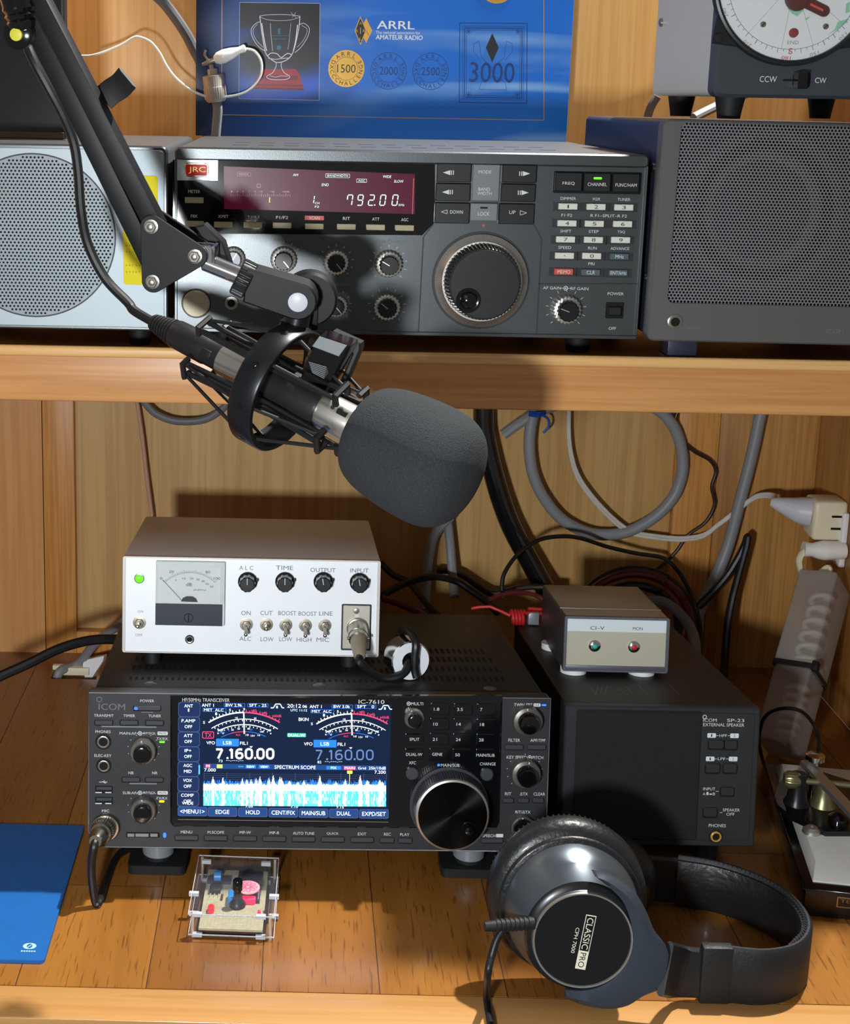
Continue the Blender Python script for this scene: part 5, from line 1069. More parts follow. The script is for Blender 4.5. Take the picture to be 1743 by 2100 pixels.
# feet standing on the desk
def stand(D, x, y, m0, r=15, mats=('icom_key', 'black_rubber'), zb_=0.):
    p = D.wld((x, y, 0)); b = MB(); h_ = p.z
    loc = lambda q: D.loc(q)
    b.xf = (Matrix.Translation(-D.org) ); b.xf = D.R.transposed().to_4x4() @ Matrix.Translation(-D.org)
    b.m = 0; b.lathe([(zb_+3, r*.92), (zb_+4, r), (h_+1.5, r)], (p.x, p.y, 0), (0, 0, 1), 32); b.m = 1; b.lathe([(zb_+.2, r*.9), (zb_+3.1, r*.9)], (p.x, p.y, 0), (0, 0, 1), 32); b.xf = None
    D.part('foot', b, list(mats))
defm('foot_grey', '#8a9297', .4, metal=.3)
stand(I, 50, 28, 0, 12, ('foot_grey', 'black_rubber'), 7.2); stand(I, 287, 28, 0, 12, ('foot_grey', 'black_rubber'), 7.2)
for x in (45, 295):
    b = MB(); p = I.wld((x, 232, 0)); b.xf = I.R.transposed().to_4x4() @ Matrix.Translation(-I.org); b.lathe([(.1, 9), (max(p.z, 2)+1.5, 9.5)], (p.x, p.y, 0), (0, 0, 1), 20); I.part('foot', b, 'black_rubber')
for i, x in enumerate((50, 287)):
    p = I.wld((x, 28, 0)); b = MB(); b.xf = Matrix.Translation((p.x, p.y, 0)) @ Matrix.Rotation(PI/2, 4, 'X')
    b.xf = None; pts = rrect(p.x-22, p.x+22, -(p.y+16), -(p.y-16), 5)
    b.v = []; n = len(pts); b.add([(q[0], -q[1], 0.) for q in pts]+[(q[0], -q[1], 7.2) for q in pts], [list(range(n)), [n+k for k in range(n)][::-1]]+[(k, n+k, n+(k+1) % n, (k+1) % n) for k in range(n)])
    thing('foot_pad', b, 'black_rubber', ('flat dark pad under the left front foot of the desk transceiver', 'flat dark pad under the right front foot of the desk transceiver, by the headphones')[i], 'pad', 'pads under the transceiver feet')
# microphone plug in the front of the transceiver
a = Vector(I.wld((*[I.uv(B5, 250, 1370, 1)][0][:1], -1, I.uv(B5, 250, 1370, 1)[1]))); c = Vector(at(197, 1540, K=B5, d=1000))
c = a+(Vector(I.R @ Vector((0, -1, 0)))*28+Vector((-4, 0, 1))); d = c-a
b = MB(); b.lathe([(0, 10.4), (2, 10.6), (4, 9.6)], a, I.R @ Vector((0, -1, 0)), 36); b.lathe([(2, 8.8), (11, 8.8), (12, 7.8), (16, 7.6), (17, 6.5), (21, 6.7), (23, 6), (28, 5.6), (31, 4.4)], a, d, 36, 30, .03, (2.1, 11.2)); thing('microphone_plug', b, 'nickel', 'shiny round metal plug screwed into the front left of the desk transceiver', 'plug')
e = c
cable('microphone_lead', [e-d.normalized()*2, e+d.normalized()*5+Vector((-.5, 0, -4)), e+Vector((-3, -4, -22)), at(195, 1848, Z=4.5), at(204, 1848, Z=3.2), at(214, 1815, Z=3.2), at(232, 1768, Z=3.2), at(255, 1745, Z=3.2), (-102, 60, 3.2)], 3., 'cable_black', 'black lead hanging from the metal plug down to the desk left of the radio')
# ================================================================== white compressor box on top
defm('box_cover', '#cac5be', .42, metal=.15, bump=.03); defm('box_panel', '#eef2f4', .42, metal=.1, bump=.02); defm('box_edge', '#3c4f5c', .5); defm('meter_face', '#dde3e4', .4, emit=.0); defm('meter_clear', '#ffffff', .05, trans=.95, ior=1.3, alpha=.25); defm('meter_black', '#2a323c', .3, coat=.3)
defm('box_knob', '#1a1b1d', .28, coat=.3); defm('khaki', '#a39a84', .42, metal=.3); defm('conn_plate', '#b9b4a6', .4, metal=.4); defm('text_blue', '#5f7f90', .6)
X = Dev('compressor', 'white-fronted microphone compressor box with a needle meter and black knobs, on the desk transceiver', 'box', (-132.3, 77, 150), .3, 6.4)
XW, XH, XD = 199.5, 76, 172
b = MB(); b.box(0, XW, 3, XD, .5, XH, 1.4); b.rbox(0, XW, 0, XH, .2, 4, 1.5, .3) if False else None
fr = rrect(0, XW, 0, XH, 1.6); n = len(fr); hl = rrect(2, XW-2, .8, XH-1.2, .6)
b.add([(p[0], -1, p[1]) for p in fr+hl]+[(p[0], 4, p[1]) for p in fr]+[(p[0], 4, p[1]) for p in hl], [(i, (i+1) % n, n+(i+1) % n, n+i) for i in range(n)]+[(2*n+i, 2*n+(i+1) % n, (i+1) % n, i) for i in range(n)]+[(n+i, n+(i+1) % n, 3*n+(i+1) % n, 3*n+i) for i in range(n)])
X.part('cover', b, 'box_cover')
b = MB(); b.box(2.1, XW-2.1, 0, 3, .9, XH-1.3); X.part('front_panel', b, 'box_panel')
K = 'B4'; b = MB()
for t, x, y, w_ in (('A L C', 828, 362, 84), ('TIME', 1056, 362, 102), ('OUTPUT', 1285, 375, 150), ('INPUT', 1502, 378, 110), ('ON', 826, 631, 56), ('CUT', 948, 631, 72), ('BOOST', 1072, 632, 106), ('BOOST', 1193, 635, 108), ('LINE', 1302, 634, 80), ('ALC', 822, 784, 70), ('LOW', 952, 787, 78), ('LOW', 1063, 787, 78), ('HIGH', 1172, 790, 88), ('MIC', 1284, 790, 76)): X.T(b, K, t, x, y, w_, 25, .15)
b.m = 1; X.T(b, K, 'ON', 197, 622, 32, 15, .15); X.T(b, K, 'OFF', 188, 762, 42, 15, .15); X.part('panel_lettering', b, ['text_blue', 'grey_ink'])
b = MB(); X.B(b, K, 492, 513, 412, 390, 3, 1, .5); X.part('meter_housing', b, 'chrome') if False else None
b = MB(); q = lambda x, y, o: X.uv(K, x, y, o)
m0, m1 = q(290, 320, 3), q(698, 708, 3); b.rbox(m0[0], m1[0], m1[1], m0[1], -3.2, 0, 1, .4); b.m = 1; X.Rc(b, K, 488, 462, 372, 214, 3.3); b.m = 2; X.Rc(b, K, 486, 641, 400, 130, 3.35)
b.m = 3; u_, v_ = q(484, 660, 3.4); b.ring(u_, v_, 3.1, 3.6, -3.42); b.line((u_, v_-3), (u_, v_+3), .7, -3.42)
mt = X.part('panel_meter', b, ['rot_side', 'meter_face', 'meter_black', 'hole'])
b = MB(); cxm, cym = 492, 590
for k in range(41):
    t_ = math.radians(-45+k*2.25); R = 212; r2 = R+(18 if k % 8 == 0 else 10); b.line(q(cxm+R*math.sin(t_), cym-R*math.cos(t_)*.95, 3.4), q(cxm+r2*math.sin(t_), cym-r2*math.cos(t_)*.95, 3.4), .2, -3.4)
b.pline([q(cxm+210*math.sin(math.radians(a)), cym-210*.95*math.cos(math.radians(a)), 3.4) for a in range(-45, 46, 3)], .2, -3.4)
for t, x, y, w_ in (('0', 321, 424, 14), ('20', 382, 385, 30), ('80', 599, 387, 28), ('100', 654, 425, 38), ('0', 408, 436, 8), ('10', 456, 425, 20), ('20', 503, 425, 20), ('30', 540, 431, 20), ('40', 571, 441, 20), ('50', 595, 458, 20), ('60', 622, 473, 20)): X.T(b, K, t, x, y, w_, 15 if w_ not in (8, 20) else 12, 3.42)
X.T(b, K, 'dB', 487, 461, 34, 20, 3.42); X.T(b, K, 'JA2PTQ', 550, 495, 74, 12, 3.42); X.part('meter_scale', b, 'black_ink', parent=mt)
b = MB(); b.line(q(330, 433, 3.6), q(442, 553, 3.6), .35, -3.7); b.poly([q(*p, 3.7) for p in ((438, 562), (450, 540), (475, 530), (510, 532), (530, 545), (540, 566))], -3.75); X.part('meter_needle', b, 'black_ink', parent=mt)
b = MB()
o0, o1 = q(286, 318, 3), q(698, 574, 3)
b.rbox(o0[0], o1[0], o1[1], o0[1], -5.2, -4.2, 1, .3)
X.part('meter_window', b, 'meter_clear', parent=mt)
b = MB(); b.m = 0; u_, v_, W, H = X.wh(K, 190, 426, 50, 50, 1); b.lathe([(0, W/2+.9), (.8, W/2+.6), (.9, W/2)], (u_, 0, v_), (0, -1, 0), 24, cap=False); b.m = 1; b.lathe([(.2, W/2), (1.6, W/2-.6), (2.2, W*.25), (2.3, .3)], (u_, 0, v_), (0, -1, 0), 24); X.part('green_light', b, ['chrome', 'led_green'], 'lit green lamp')
for x, y, a in ((835, 450, 90), (1058, 450, 90), (1287, 450, 100), (1503, 455, 100)):
    u_, v_, W, H = X.wh(K, x, y, 116, 116, 5); r = W/2; b = MB()
    b.lathe([(.1, r), (2, r), (3, r*.85), (5, r*.82)], (u_, 0, v_), (0, -1, 0), 36, 10, .06, (3, 20)); b.lathe([(4, r*.86), (12.5, r*.80), (13.2, r*.68)], (u_, 0, v_), (0, -1, 0), 36, 10, .05, (0, 13)); b.rbox(u_+r*.8, u_+r*1.12, v_+r*.05, v_+r*.4, -3, 0, .6, .3)
    b.m = 1; b.line((u_, v_), (u_+r*.68*math.cos(math.radians(a)), v_+r*.68*math.sin(math.radians(a))), .5, -13.3); X.part('knob', b, ['box_knob', 'white_ink'])
def toggle(x, y, up_, K=K):
    u_, v_, W, H = X.wh(K, x, y, 78, 78, 2); r = W/2; b = MB(); b.lathe([(0, r), (.6, r), (.7, r*.72)], (u_, 0, v_), (0, -1, 0), 24); b.lathe([(.6, r*.7), (2.6, r*.7), (3, r*.6)], (u_, 0, v_), (0, -1, 0), 6); b.lathe([(2.8, r*.45), (5, r*.42)], (u_, 0, v_), (0, -1, 0), 20)
    d = Vector((0, -1, -.55 if up_ < 0 else .05)); b.lathe([(0, .9), (9.5, 1.5), (10.6, 1.5), (11.4, .7)], (u_, -4, v_), d, 14); X.part('toggle_switch', b, 'nickel')
toggle(190, 690, 1); toggle(828, 702, -1); toggle(948, 703, 1); toggle(1063, 705, -1); toggle(1180, 708, -1); toggle(1296, 708, -1)
jack(X, K, 490, 790, 44, .1)
b = MB(); b.m = 1; X.Rc(b, K, 1483, 716, 178, 276, .15, .03); b.m = 0; X.B(b, K, 1483, 716, 160, 258, 1.2, .6, .3); b.m = 2; u_, v_ = q(1484, 618, 1.2); b.lathe([(1.2, 2.4), (1.9, 2.1), (2.1, .6)], (u_, 0, v_), (0, -1, 0), 20); b.m = 3; X.Rc(b, K, 1487, 654, 24, 28, 1.4)
u_, v_, W, H = X.wh(K, 1490, 722, 128, 128, 3); b.m = 2; b.lathe([(1, W/2), (4, W/2), (4.5, W/2-.8)], (u_, 0, v_), (0, -1, 0), 36); X.part('microphone_socket', b, ['conn_plate', 'black_ink', 'nickel', 'white_ink'])
for x, y in ((22, 18), (XW-22, 18), (22, XD-20), (XW-22, XD-20)):
    p = X.wld((x, y, 0)); ip = I.loc(p); h_ = (ip.z-(IH-1)); b = MB(); b.lathe([(-1, 7), (h_-.02, 6.3)], (x, y, 0), (0, 0, -1), 20); X.part('foot', b, 'black_rubber')
sx0 = X.wld((u_, -4, v_)); sd = X.R @ Vector((.02, -1, -.42)); sd.normalize()
b = MB(); b.lathe([(0, W/2-.6), (9, W/2-.8), (10, W/2-2)], sx0, sd, 36); b.lathe([(8, W*.42), (14, W*.44), (15, W*.38)], sx0, sd, 32); b.m = 1; b.lathe([(14, W*.38), (22, W*.36), (34, W*.27), (36, W*.2)], sx0, sd, 32)
b.m = 0
for s_ in (-1, 1): p = sx0+sd*12+(X.R @ Vector((s_*W*.42, 0, 0))); b.cyl(p, X.R @ Vector((s_, 0, 0)), 1.2, 1.6, 12)
thing('compressor_plug', b, ['nickel', 'khaki'], 'khaki and silver screw plug in the right end of the white box', 'plug')
# ferrite ring with the lead looped through
Fe = Dev('ferrite_ring', 'thick white-faced ferrite ring standing on the desk transceiver, a black lead looped through it', 'ring', (0, 0, 0), 14, 6.4)
fc_ = I.wld((*I.top('B8', 235, 745, IH-1), IH-1)); FR = 15.4
Fe.org = Vector(fc_)+I.R @ Vector((0, 2, FR+.1)); Fe.o.matrix_world = Matrix.Translation(Fe.org*U) @ Fe.R.to_4x4()
b = MB(); prof = [(-9.4, 6), (-10, 7), (-10, FR-1), (-9.4, FR), (9.4, FR), (10, FR-1), (10, 7), (9.4, 6), (-9.4, 6)]; b.m = 1; b.lathe([(-9.4, 6), (-10, 7)], (0, 0, 0), (0, 1, 0), 56, cap=False); b.m = 0; b.lathe([(-10, 7), (-10, FR-1)], (0, 0, 0), (0, 1, 0), 56, cap=False); b.m = 1; b.lathe([(-10, FR-1), (-9.4, FR), (9.4, FR), (10, FR-1)], (0, 0, 0), (0, 1, 0), 56, cap=False); b.m = 0; b.lathe([(10, FR-1), (10, 7)], (0, 0, 0), (0, 1, 0), 56, cap=False); b.m = 2; b.lathe([(10, 7), (9.4, 6), (-9.4, 6), (-10, 7)], (0, 0, 0), (0, 1, 0), 40, cap=False)
defm('ferrite_face', '#e4eaee', .35); Fe.part('ring_body', b, ['ferrite_face', 'chrome', 'hole'])
cab = [Vector(sx0+sd*34), Vector(sx0+sd*42)]
fw_ = lambda x, y, z: Fe.wld((x, y, z))
cable('looped_lead', cab+[fw_(-26, -16, -9), fw_(-10, -17, -8), fw_(-3, -12, -1), fw_(-1.5, 0, 1), fw_(-1, 14, 4), fw_(0, 17, 14), fw_(1, 10, 20), fw_(2, -4, 20.5), fw_(2.4, -14, 15), fw_(1.5, -14.6, 4), fw_(1.8, -14, -6), fw_(3, -14.5, -11.5), fw_(4, -5, -FR-2+5), ][:12], 3.1, 'cable_black', 'black lead curling from the white box plug through the ferrite ring')
cable('thick_cable', [at(-40, 1408, Y=200), at(0, 1387, Y=205), at(60, 1360, Y=212), at(120, 1331, Y=222), at(180, 1314, Y=232), at(235, 1311, Y=240), at(300, 1314, Y=255)], 4.6, 'cable_black', 'thick black cable arching in from the left edge to behind the white box')
cable('thick_cable', [at(265, 1270, Y=330), at(225, 1295, Y=350), at(190, 1325, Y=380), at(160, 1362, Y=400), ((hx0+hx1)/2-16, (hy0+hy1)/2, 2), ((hx0+hx1)/2-20, (hy0+hy1)/2-2, -18)], 4.6, 'grey_cable', 'grey cable going down through the hole in the desk')
b = MB(); b.box(hx0+7, hx0+36, hy1-10, hy1+1, -3, 5, 1); b.box(hx0-2, hx0+9, hy1-4, hy1+1.5, .1, 5, .6); thing('hole_edging', b, 'ivory_plastic', 'broken beige plastic edging at the rim of the desk hole', 'edging')
b = MB()
pts = [at(x, y, Y=hy1-6, K='D5') for x, y in ((985, 480), (1010, 430), (1240, 378), (1225, 440), (1095, 640), (1010, 640))]
c0_ = Vector(pts[0]); q2 = [Vector(p) for p in pts]; n = len(q2); b.add([p+Vector((0, 0, 0)) for p in q2]+[p+Vector((2, 8, -1)) for p in q2], [list(range(n))[::-1], list(range(n, 2*n))]+[(k, n+k, n+(k+1) % n, (k+1) % n) for k in range(n)]); thing('paper_tag', b, 'white_plastic', 'crumpled white tag sticking up out of the desk hole', 'tag')

# ================================================================== small grey box on the desk speaker
defm('civ_case', '#4c4a4a', .42, metal=.4, bump=.03); defm('civ_top', '#aa9f8c', .34, metal=.25); defm('civ_panel', '#c3bfab', .45, metal=.2); defm('civ_label', '#dce6ea', .5); defm('civ_rim', '#6a6c74', .4, metal=.4); defm('lens_green', '#1fa080', .3, emit=.3); defm('lens_red', '#b01c2c', .3, emit=.3)
Sp = Dev('speaker', 'black cloth-fronted desk speaker standing right of the wide black transceiver', 'speaker', (205.6, 20.3, 26), 1.0, 6.0)
PW_, PH_, PD_ = 146.5, 108, 235
b = MB(); b.rbox(1, PW_-1, .5, PH_, 6, PD_, 2, .8); Sp.part('case', b, 'icom_cover')
g0, g1 = Sp.uv('C2', 228, 272, 0), Sp.uv('C2', 1130, 1250, 0)
b = MB(); b.rbox(0, PW_, 0, PH_, 0, 8, 2.2, 1.1); Sp.part('front_panel', b, 'icom_panel')
defm('spk_cloth', '#1c1f21', .9, bump=.7, bscale=2200, var=.25, vscale=1800)
b = MB(); b.rbox(g0[0], g1[0]-1.2, 5, g0[1], -1.8, 0, 2.2, 1.2); Sp.part('speaker_cloth', b, 'spk_cloth')
b = MB(); u0 = Sp.uv('C2', 1148, 300, .8); u1 = Sp.uv('C2', 1490, 1290, .8); b.rbox(u0[0], PW_-4.5, 5, u0[1], -.8, 0, 1, .3); Sp.part('control_panel', b, 'icom_panel')
b = MB(); K = 'C2'
for t, x, y, w_, h_ in (('ICOM', 1220, 352, 100, 24), ('SP-23', 1411, 354, 128, 24), ('EXTERNAL SPEAKER', 1322, 387, 306, 24), ('HPF', 1318, 467, 56, 20), ('LPF', 1306, 640, 56, 20), ('INPUT', 1214, 864, 90, 22), ('A', 1176, 901, 18, 20), ('B', 1249, 901, 18, 20), ('SPEAKER', 1378, 1021, 126, 22), ('OFF', 1372, 1052, 60, 22), ('PHONES', 1274, 1137, 128, 24)): Sp.T(b, K, t, x, y, w_, h_, .95)
u_, v_ = Sp.uv(K, 1180, 328, .95); b.ring(u_, v_, 1.1, 1.6, -.95)
for x0, x1, y in ((1264, 1284, 467), (1352, 1368, 467), (1254, 1272, 640), (1340, 1358, 640), (1262, 1284, 882), (1292, 1312, 1040)): Sp.LN(b, K, x0, y, x1, y, .35, .95)
b.m = 1
for x, y, t in ((1232, 466, '1'), (1402, 468, '2'), (1221, 640, '1'), (1392, 641, '2')): b.m = 1; Sp.Rc(b, K, x, y, 64, 34, .9, .2); b.m = 2; Sp.T(b, K, t, x, y, 9, 20, 1.0)
b.m = 0; Sp.Rc(b, K, 1201, 898, 16, 22, .95); Sp.Rc(b, K, 1225, 903, 18, 10, .95)
Sp.part('panel_lettering', b, ['white_ink', 'civ_label', 'hole'])
for x, y, w_, h_ in ((1270, 535, 112, 62), (1378, 538, 92, 62), (1243, 712, 104, 66), (1372, 712, 98, 66), (1352, 886, 96, 60), (1225, 1040, 100, 66)):
    b = MB(); b.m = 1; Sp.Rc(b, K, x-4, y+2, w_+16, h_+14, .86, .2); b.m = 0; Sp.B(b, K, x, y, w_, h_, 1.8, 1.4, .5, .8); Sp.part('push_button', b, ['icom_panel', 'hole'])
jack(Sp, K, 1266, 1222, 84, .8, ('gold_line', 'hole'))
b = MB()
for p, q_ in (((305, 75), (368, 160)), ((368, 160), (388, 100)), ((405, 150), (415, 100)), ((440, 150), (455, 95)), ((368, 163), (995, 165)), ((915, 85), (995, 165)), ((520, 105), (580, 150)), ((590, 100), (640, 150)), ((690, 95), (760, 160)), ((850, 110), (910, 150))):
    a0, a1 = Sp.top(K, *p, PH_), Sp.top(K, *q_, PH_); b.box(min(a0[0], a1[0]), min(a0[0], a1[0])+.01, a0[1], a0[1]+.01, PH_, PH_) if False else None
    d = Vector((a1[0]-a0[0], a1[1]-a0[1])); L_ = d.length; nx, ny = -d.y/L_*.18, d.x/L_*.18; zz = PH_+.04
    b.add([(a0[0]+nx, a0[1]+ny, zz), (a0[0]-nx, a0[1]-ny, zz), (a1[0]-nx, a1[1]-ny, zz), (a1[0]+nx, a1[1]+ny, zz)], [(0, 1, 2, 3)])
Sp.part('top_line_print', b, 'dim_ink')
stand(Sp, 26, 30, 0, 9); stand(Sp, PW_-26, 30, 0, 9)
for x in (22, PW_-22):
    b = MB(); p = Sp.wld((x, PD_-24, 0)); b.xf = Sp.R.transposed().to_4x4() @ Matrix.Translation(-Sp.org); b.lathe([(.1, 9), (max(p.z, 2)+1.5, 9.5)], (p.x, p.y, 0), (0, 0, 1), 20); Sp.part('foot', b, 'black_rubber')
Cv = Dev('interface_box', 'small grey metal box with a green and a red lamp, on the desk speaker', 'box', (217.3, 108, 130.4), -.2, 6.0)
CW, CH, CD = 82.7, 43.6, 108
b = MB(); b.box(0, 1.4, 0, CD, -1.2, CH, .4); b.box(CW-1.4, CW, 0, CD, -1.2, CH, .4); b.m = 1; b.box(0, CW, -.4, CD, CH-1.6, CH, .5); b.box(0.2, CW-.2, 26, 27, CH, CH+.4, .1); b.m = 2
fr = rrect(-.4, CW+.4, -1, CH+.3, 2); hl = rrect(1.6, CW-1.9, .6, CH-1.7, .6); n = len(fr)
b.add([(p[0], -1, p[1]) for p in fr+hl]+[(p[0], 2, p[1]) for p in fr+hl], [(i, (i+1) % n, n+(i+1) % n, n+i) for i in range(n)]+[(2*n+i, 2*n+(i+1) % n, (i+1) % n, i) for i in range(n)]+[(n+i, n+(i+1) % n, 3*n+(i+1) % n, 3*n+i) for i in range(n)]); b.m = 0; b.box(1, CW-1, 2.5, CD-1, 0.4, CH-2)
Cv.part('case', b, ['civ_case', 'civ_top', 'civ_rim'])
b = MB(); b.box(1.4, CW-1.7, .3, 2.4, .5, CH-1.6); b.m = 1; b.rect(1.8, CW-2, CH-12, CH-2, .25); b.m = 2; Cv.T(b, 'C1', 'CI–V', 602, 407, 118, 30, -.2); Cv.T(b, 'C1', 'MON', 945, 412, 84, 26, -.2); b.m = 3; b.box(1.4, CW-1.8, -.5, .4, .5, 4, .4); Cv.part('front_panel', b, ['civ_panel', 'civ_label', 'black_ink', 'civ_rim'])
for x, y, m_, l_ in ((580, 562, 'lens_green', 'green'), (915, 570, 'lens_red', 'red')):
    u_, v_, W, H = Cv.wh('C1', x, y, 104, 104, 1.5); b = MB(); b.lathe([(-.3, W/2), (.8, W/2-.2), (2.2, W*.26), (2.2, W*.2)], (u_, 0, v_), (0, -1, 0), 32, cap=False); b.m = 1; b.lathe([(1.6, W*.22), (2.6, W*.17), (3, .3)], (u_, 0, v_), (0, -1, 0), 24); Cv.part('lamp', b, ['chrome', m_], l_+' lamp in a chrome bezel')
for x, y in ((10, 10), (CW-18, 10), (6, CD-30), (CW-12, CD-30)):
    p = Cv.wld((x, y, 0)); h_ = Sp.loc(p).z-PH_; b = MB(); b.lathe([(-.5, 10.5), (h_-.4, 10.5), (h_, 10)], (x, y, 0), (0, 0, -1), 28); Cv.part('foot', b, 'white_plastic')

# ================================================================== headphones
hp_ray = Vector(ray(1195, 1928)).normalized(); P0 = Vector(at(1195, 1928, Z=56))
yb = (hp_ray*.88+Vector(RT)*-.17+Vector(-DN)*.40).normalized(); xb = (Vector(RT)-yb*Vector(RT).dot(yb)).normalized(); zb = xb.cross(yb)
Hd = Dev('headphones', 'black closed-back headphones lying on the desk before the black speaker', 'headphones', P0, R=Matrix((xb, yb, zb)).transposed())
defm('leatherette', '#17181a', .38, coat=.15, bump=.45, bscale=260); defm('hp_grey', '#474e58', .34, metal=.5); defm('hp_shell', '#5c646b', .3, metal=.7, aniso=.5); defm('hp_face', '#101214', .3, coat=.2); defm('hp_band', '#1c1d1e', .55, bump=.3, bscale=500); defm('cream', '#e6e2c8', .5)
rd = Hd.uv('C5', 838, 640)[0]; ru = Hd.uv('C5', 335, 640)[0]; rD = (rd-ru)/2*1.0; Cx = (rd+ru)/2; vt, vb = Hd.uv('C5', 610, 405)[1], Hd.uv('C5', 610, 930)[1]; Cz = (vt+vb)/2
cC = (Cx, 0, Cz)
b = MB(); b.lathe([(0, rD*.985), (0, .01)], cC, (0, 1, 0), 72, cap=False); Hf = Hd.part('cup_face', b, 'hp_face')
b = MB(); b.lathe([(.2, rD*.97), (-.8, rD*.985), (-.9, rD*1.015), (.5, rD*1.03), (2, rD*1.03)], cC, (0, 1, 0), 72, cap=False); Hd.part('trim_ring', b, 'steel', 'thin chrome ring')
SHR = Matrix(((1, -.08, 0, 0), (0, 1, 0, 0), (0, .26, 1, 0), (0, 0, 0, 1)))
b = MB(); b.xf = SHR; b.lathe([(1, rD*1.03), (3, rD*1.05), (4, rD*1.14), (20, rD*1.36), (27, rD*1.40), (30, rD*1.40)], cC, (0, 1, 0), 72, cap=False); b.m = 1; b.lathe([(1.5, rD*1.02), (2.4, rD*1.12), (4.2, rD*1.16)], cC, (0, 1, 0), 72, cap=False); Hd.part('cup_shell', b, ['hp_shell', 'hp_face'])
PR = rD*1.62
def pad(y0, c_, sg=1):
    b = MB(); b.xf = SHR; b.lathe([(y0, PR*.90), (y0+1, PR*.93), (y0+2.5, PR*.93), (y0+3, PR*.90), (y0+4, PR*.97), (y0+8, PR*1.03), (y0+14, PR*1.04), (y0+19, PR*.99), (y0+22, PR*.9), (y0+23, PR*.75), (y0+21, PR*.6)], c_, (0, sg, 0), 72); return b
Hd.part('ear_pad', pad(29, cC), 'leatherette', sharp=70)
b = MB(); b.xf = SHR
for i in range(90):
    a = 2*PI*i/90; c, s_ = math.cos(a), math.sin(a); p = Vector(cC)+Vector((PR*1.0*c, 46.5, PR*1.0*s_)); b.tube([p+Vector((0, -1.2, 0)), p+Vector((0, 1.4, 0))], .5, 5, 0)
Hd.part('pad_stitching', b, 'black_rubber')
# second cup, behind the first and lower
p2 = Hd.loc(Vector((222, -52, 45)))
b = MB(); b.xf = Hd.R.transposed().to_4x4() @ Matrix.Translation(Vector((226, -44, 36.))-Hd.org)
b.lathe([(-16, 25), (-13, 31), (-6, 34.5), (2, 35), (4, 33)], (0, 0, 0), (.12, 1, 0), 56); b.m = 1; b.lathe([(4, 33), (8, 31), (16, 27), (17, 24)], (0, 0, 0), (.12, 1, 0), 56)
b.xf = None; Hd.part('rear_cup', b, ['leatherette', 'hp_shell'], sharp=70)
K = 'C5'; b = MB()
inn = [Hd.uv(K, *p, .5) for p in ((650, 345), (720, 400), (790, 470), (828, 560), (840, 640), (832, 720), (800, 805), (740, 870), (660, 915), (580, 930), (500, 925))]
out = [Hd.uv(K, *p, .5) for p in ((640, 330), (740, 355), (850, 430), (915, 530), (960, 640), (1028, 735), (1005, 870), (985, 925), (900, 960), (820, 1010), (720, 1028), (600, 1010), (495, 970))]
inn = [(p.x, p.y) for p in catmull([Vector((a_, c, 0)) for a_, c in inn], 3)]; out = [(p.x, p.y) for p in catmull([Vector((a_, c, 0)) for a_, c in out], 3)]
N_ = 40
def samp(P_, t): k = t*(len(P_)-1); i = min(int(k), len(P_)-2); f_ = k-i; return (P_[i][0]*(1-f_)+P_[i+1][0]*f_, P_[i][1]*(1-f_)+P_[i+1][1]*f_)
V = []; F = []
for i in range(N_+1):
    a_, c = samp(inn, i/N_), samp(out, i/N_); m_ = ((a_[0]+c[0])/2, (a_[1]+c[1])/2); V += [(a_[0], 3, a_[1]), (a_[0], .4, a_[1]), (m_[0], -1.8, m_[1]), (c[0], 1.5, c[1]), (c[0], 6, c[1])]
for i in range(N_):
    for j in range(4): F.append((5*i+j, 5*i+j+1, 5*i+j+6, 5*i+j+5))
    F.append((5*i+4, 5*i, 5*i+5, 5*i+9))
F += [(0, 1, 2, 3, 4), tuple(5*N_+k for k in (4, 3, 2, 1, 0))]
b.add(V, F); bm_ = b; Hd.part('yoke', b, 'hp_grey', 'blue-grey metal yoke round the cup', sharp=50)
# band: flat strip on its edge on the desk
def HW(p): return Hd.loc(Vector(p))
bp = [(286, -131, 20.5), (310, -133.5, 20.3), (332, -126, 20.2), (347, -108, 20.2), (352, -84, 20.2), (346, -58, 20.4), (330, -38, 20.4), (308, -24, 20.6), (284, -17, 20.6)]
b = MB(); b.xf = Hd.R.transposed().to_4x4() @ Matrix.Translation(-Hd.org); b.strip(bp, 20.1, 2.6, (0, 0, 1), 8, .12); b.xf = None; hb = Hd.part('headband', b, 'hp_band', sharp=50)
b = MB(); b.xf = Hd.R.transposed().to_4x4() @ Matrix.Translation(-Hd.org)
Pc = catmull([Vector(p) for p in bp[2:]], 8); inp = []
for i, p in enumerate(Pc):
    t_ = (Pc[min(i+1, len(Pc)-1)]-Pc[max(i-1, 0)]).normalized(); nrm = Vector((0, 0, 1)).cross(t_); inp.append(p+nrm*3.6)
b.strip(inp, 17.5, 3.2, (0, 0, 1), 0, .35); b.xf = None; Hd.part('band_padding', b, 'leatherette', parent=hb, sharp=60)
b = MB(); b.xf = Hd.R.transposed().to_4x4() @ Matrix.Translation(-Hd.org)
for i in range(2, len(Pc)-2, 1):
    t_ = (Pc[i+1]-Pc[i-1]).normalized(); nrm = Vector((0, 0, 1)).cross(t_); p = Pc[i]+nrm*1.2
    b.tube([p+Vector((0, 0, 19.0)), p+nrm*2+Vector((0, 0, 20.4))], .55, 5, 0)
b.xf = None; Hd.part('band_stitching', b, 'hp_grey', parent=hb)
b = MB(); b.xf = Hd.R.transposed().to_4x4() @ Matrix.Translation(-Hd.org)
y0_ = Hd.wld((Hd.uv(K, 1015, 830)[0], 4, Hd.uv(K, 1015, 830)[1]))
b.strip([y0_, Vector((258, -131, 21)), Vector((282, -131, 20.5))], 17, 2.4, (0, .1, 1), 6, .1); b.m = 1; b.box(270, 290, -135, -127, .3, 41, 1.5)
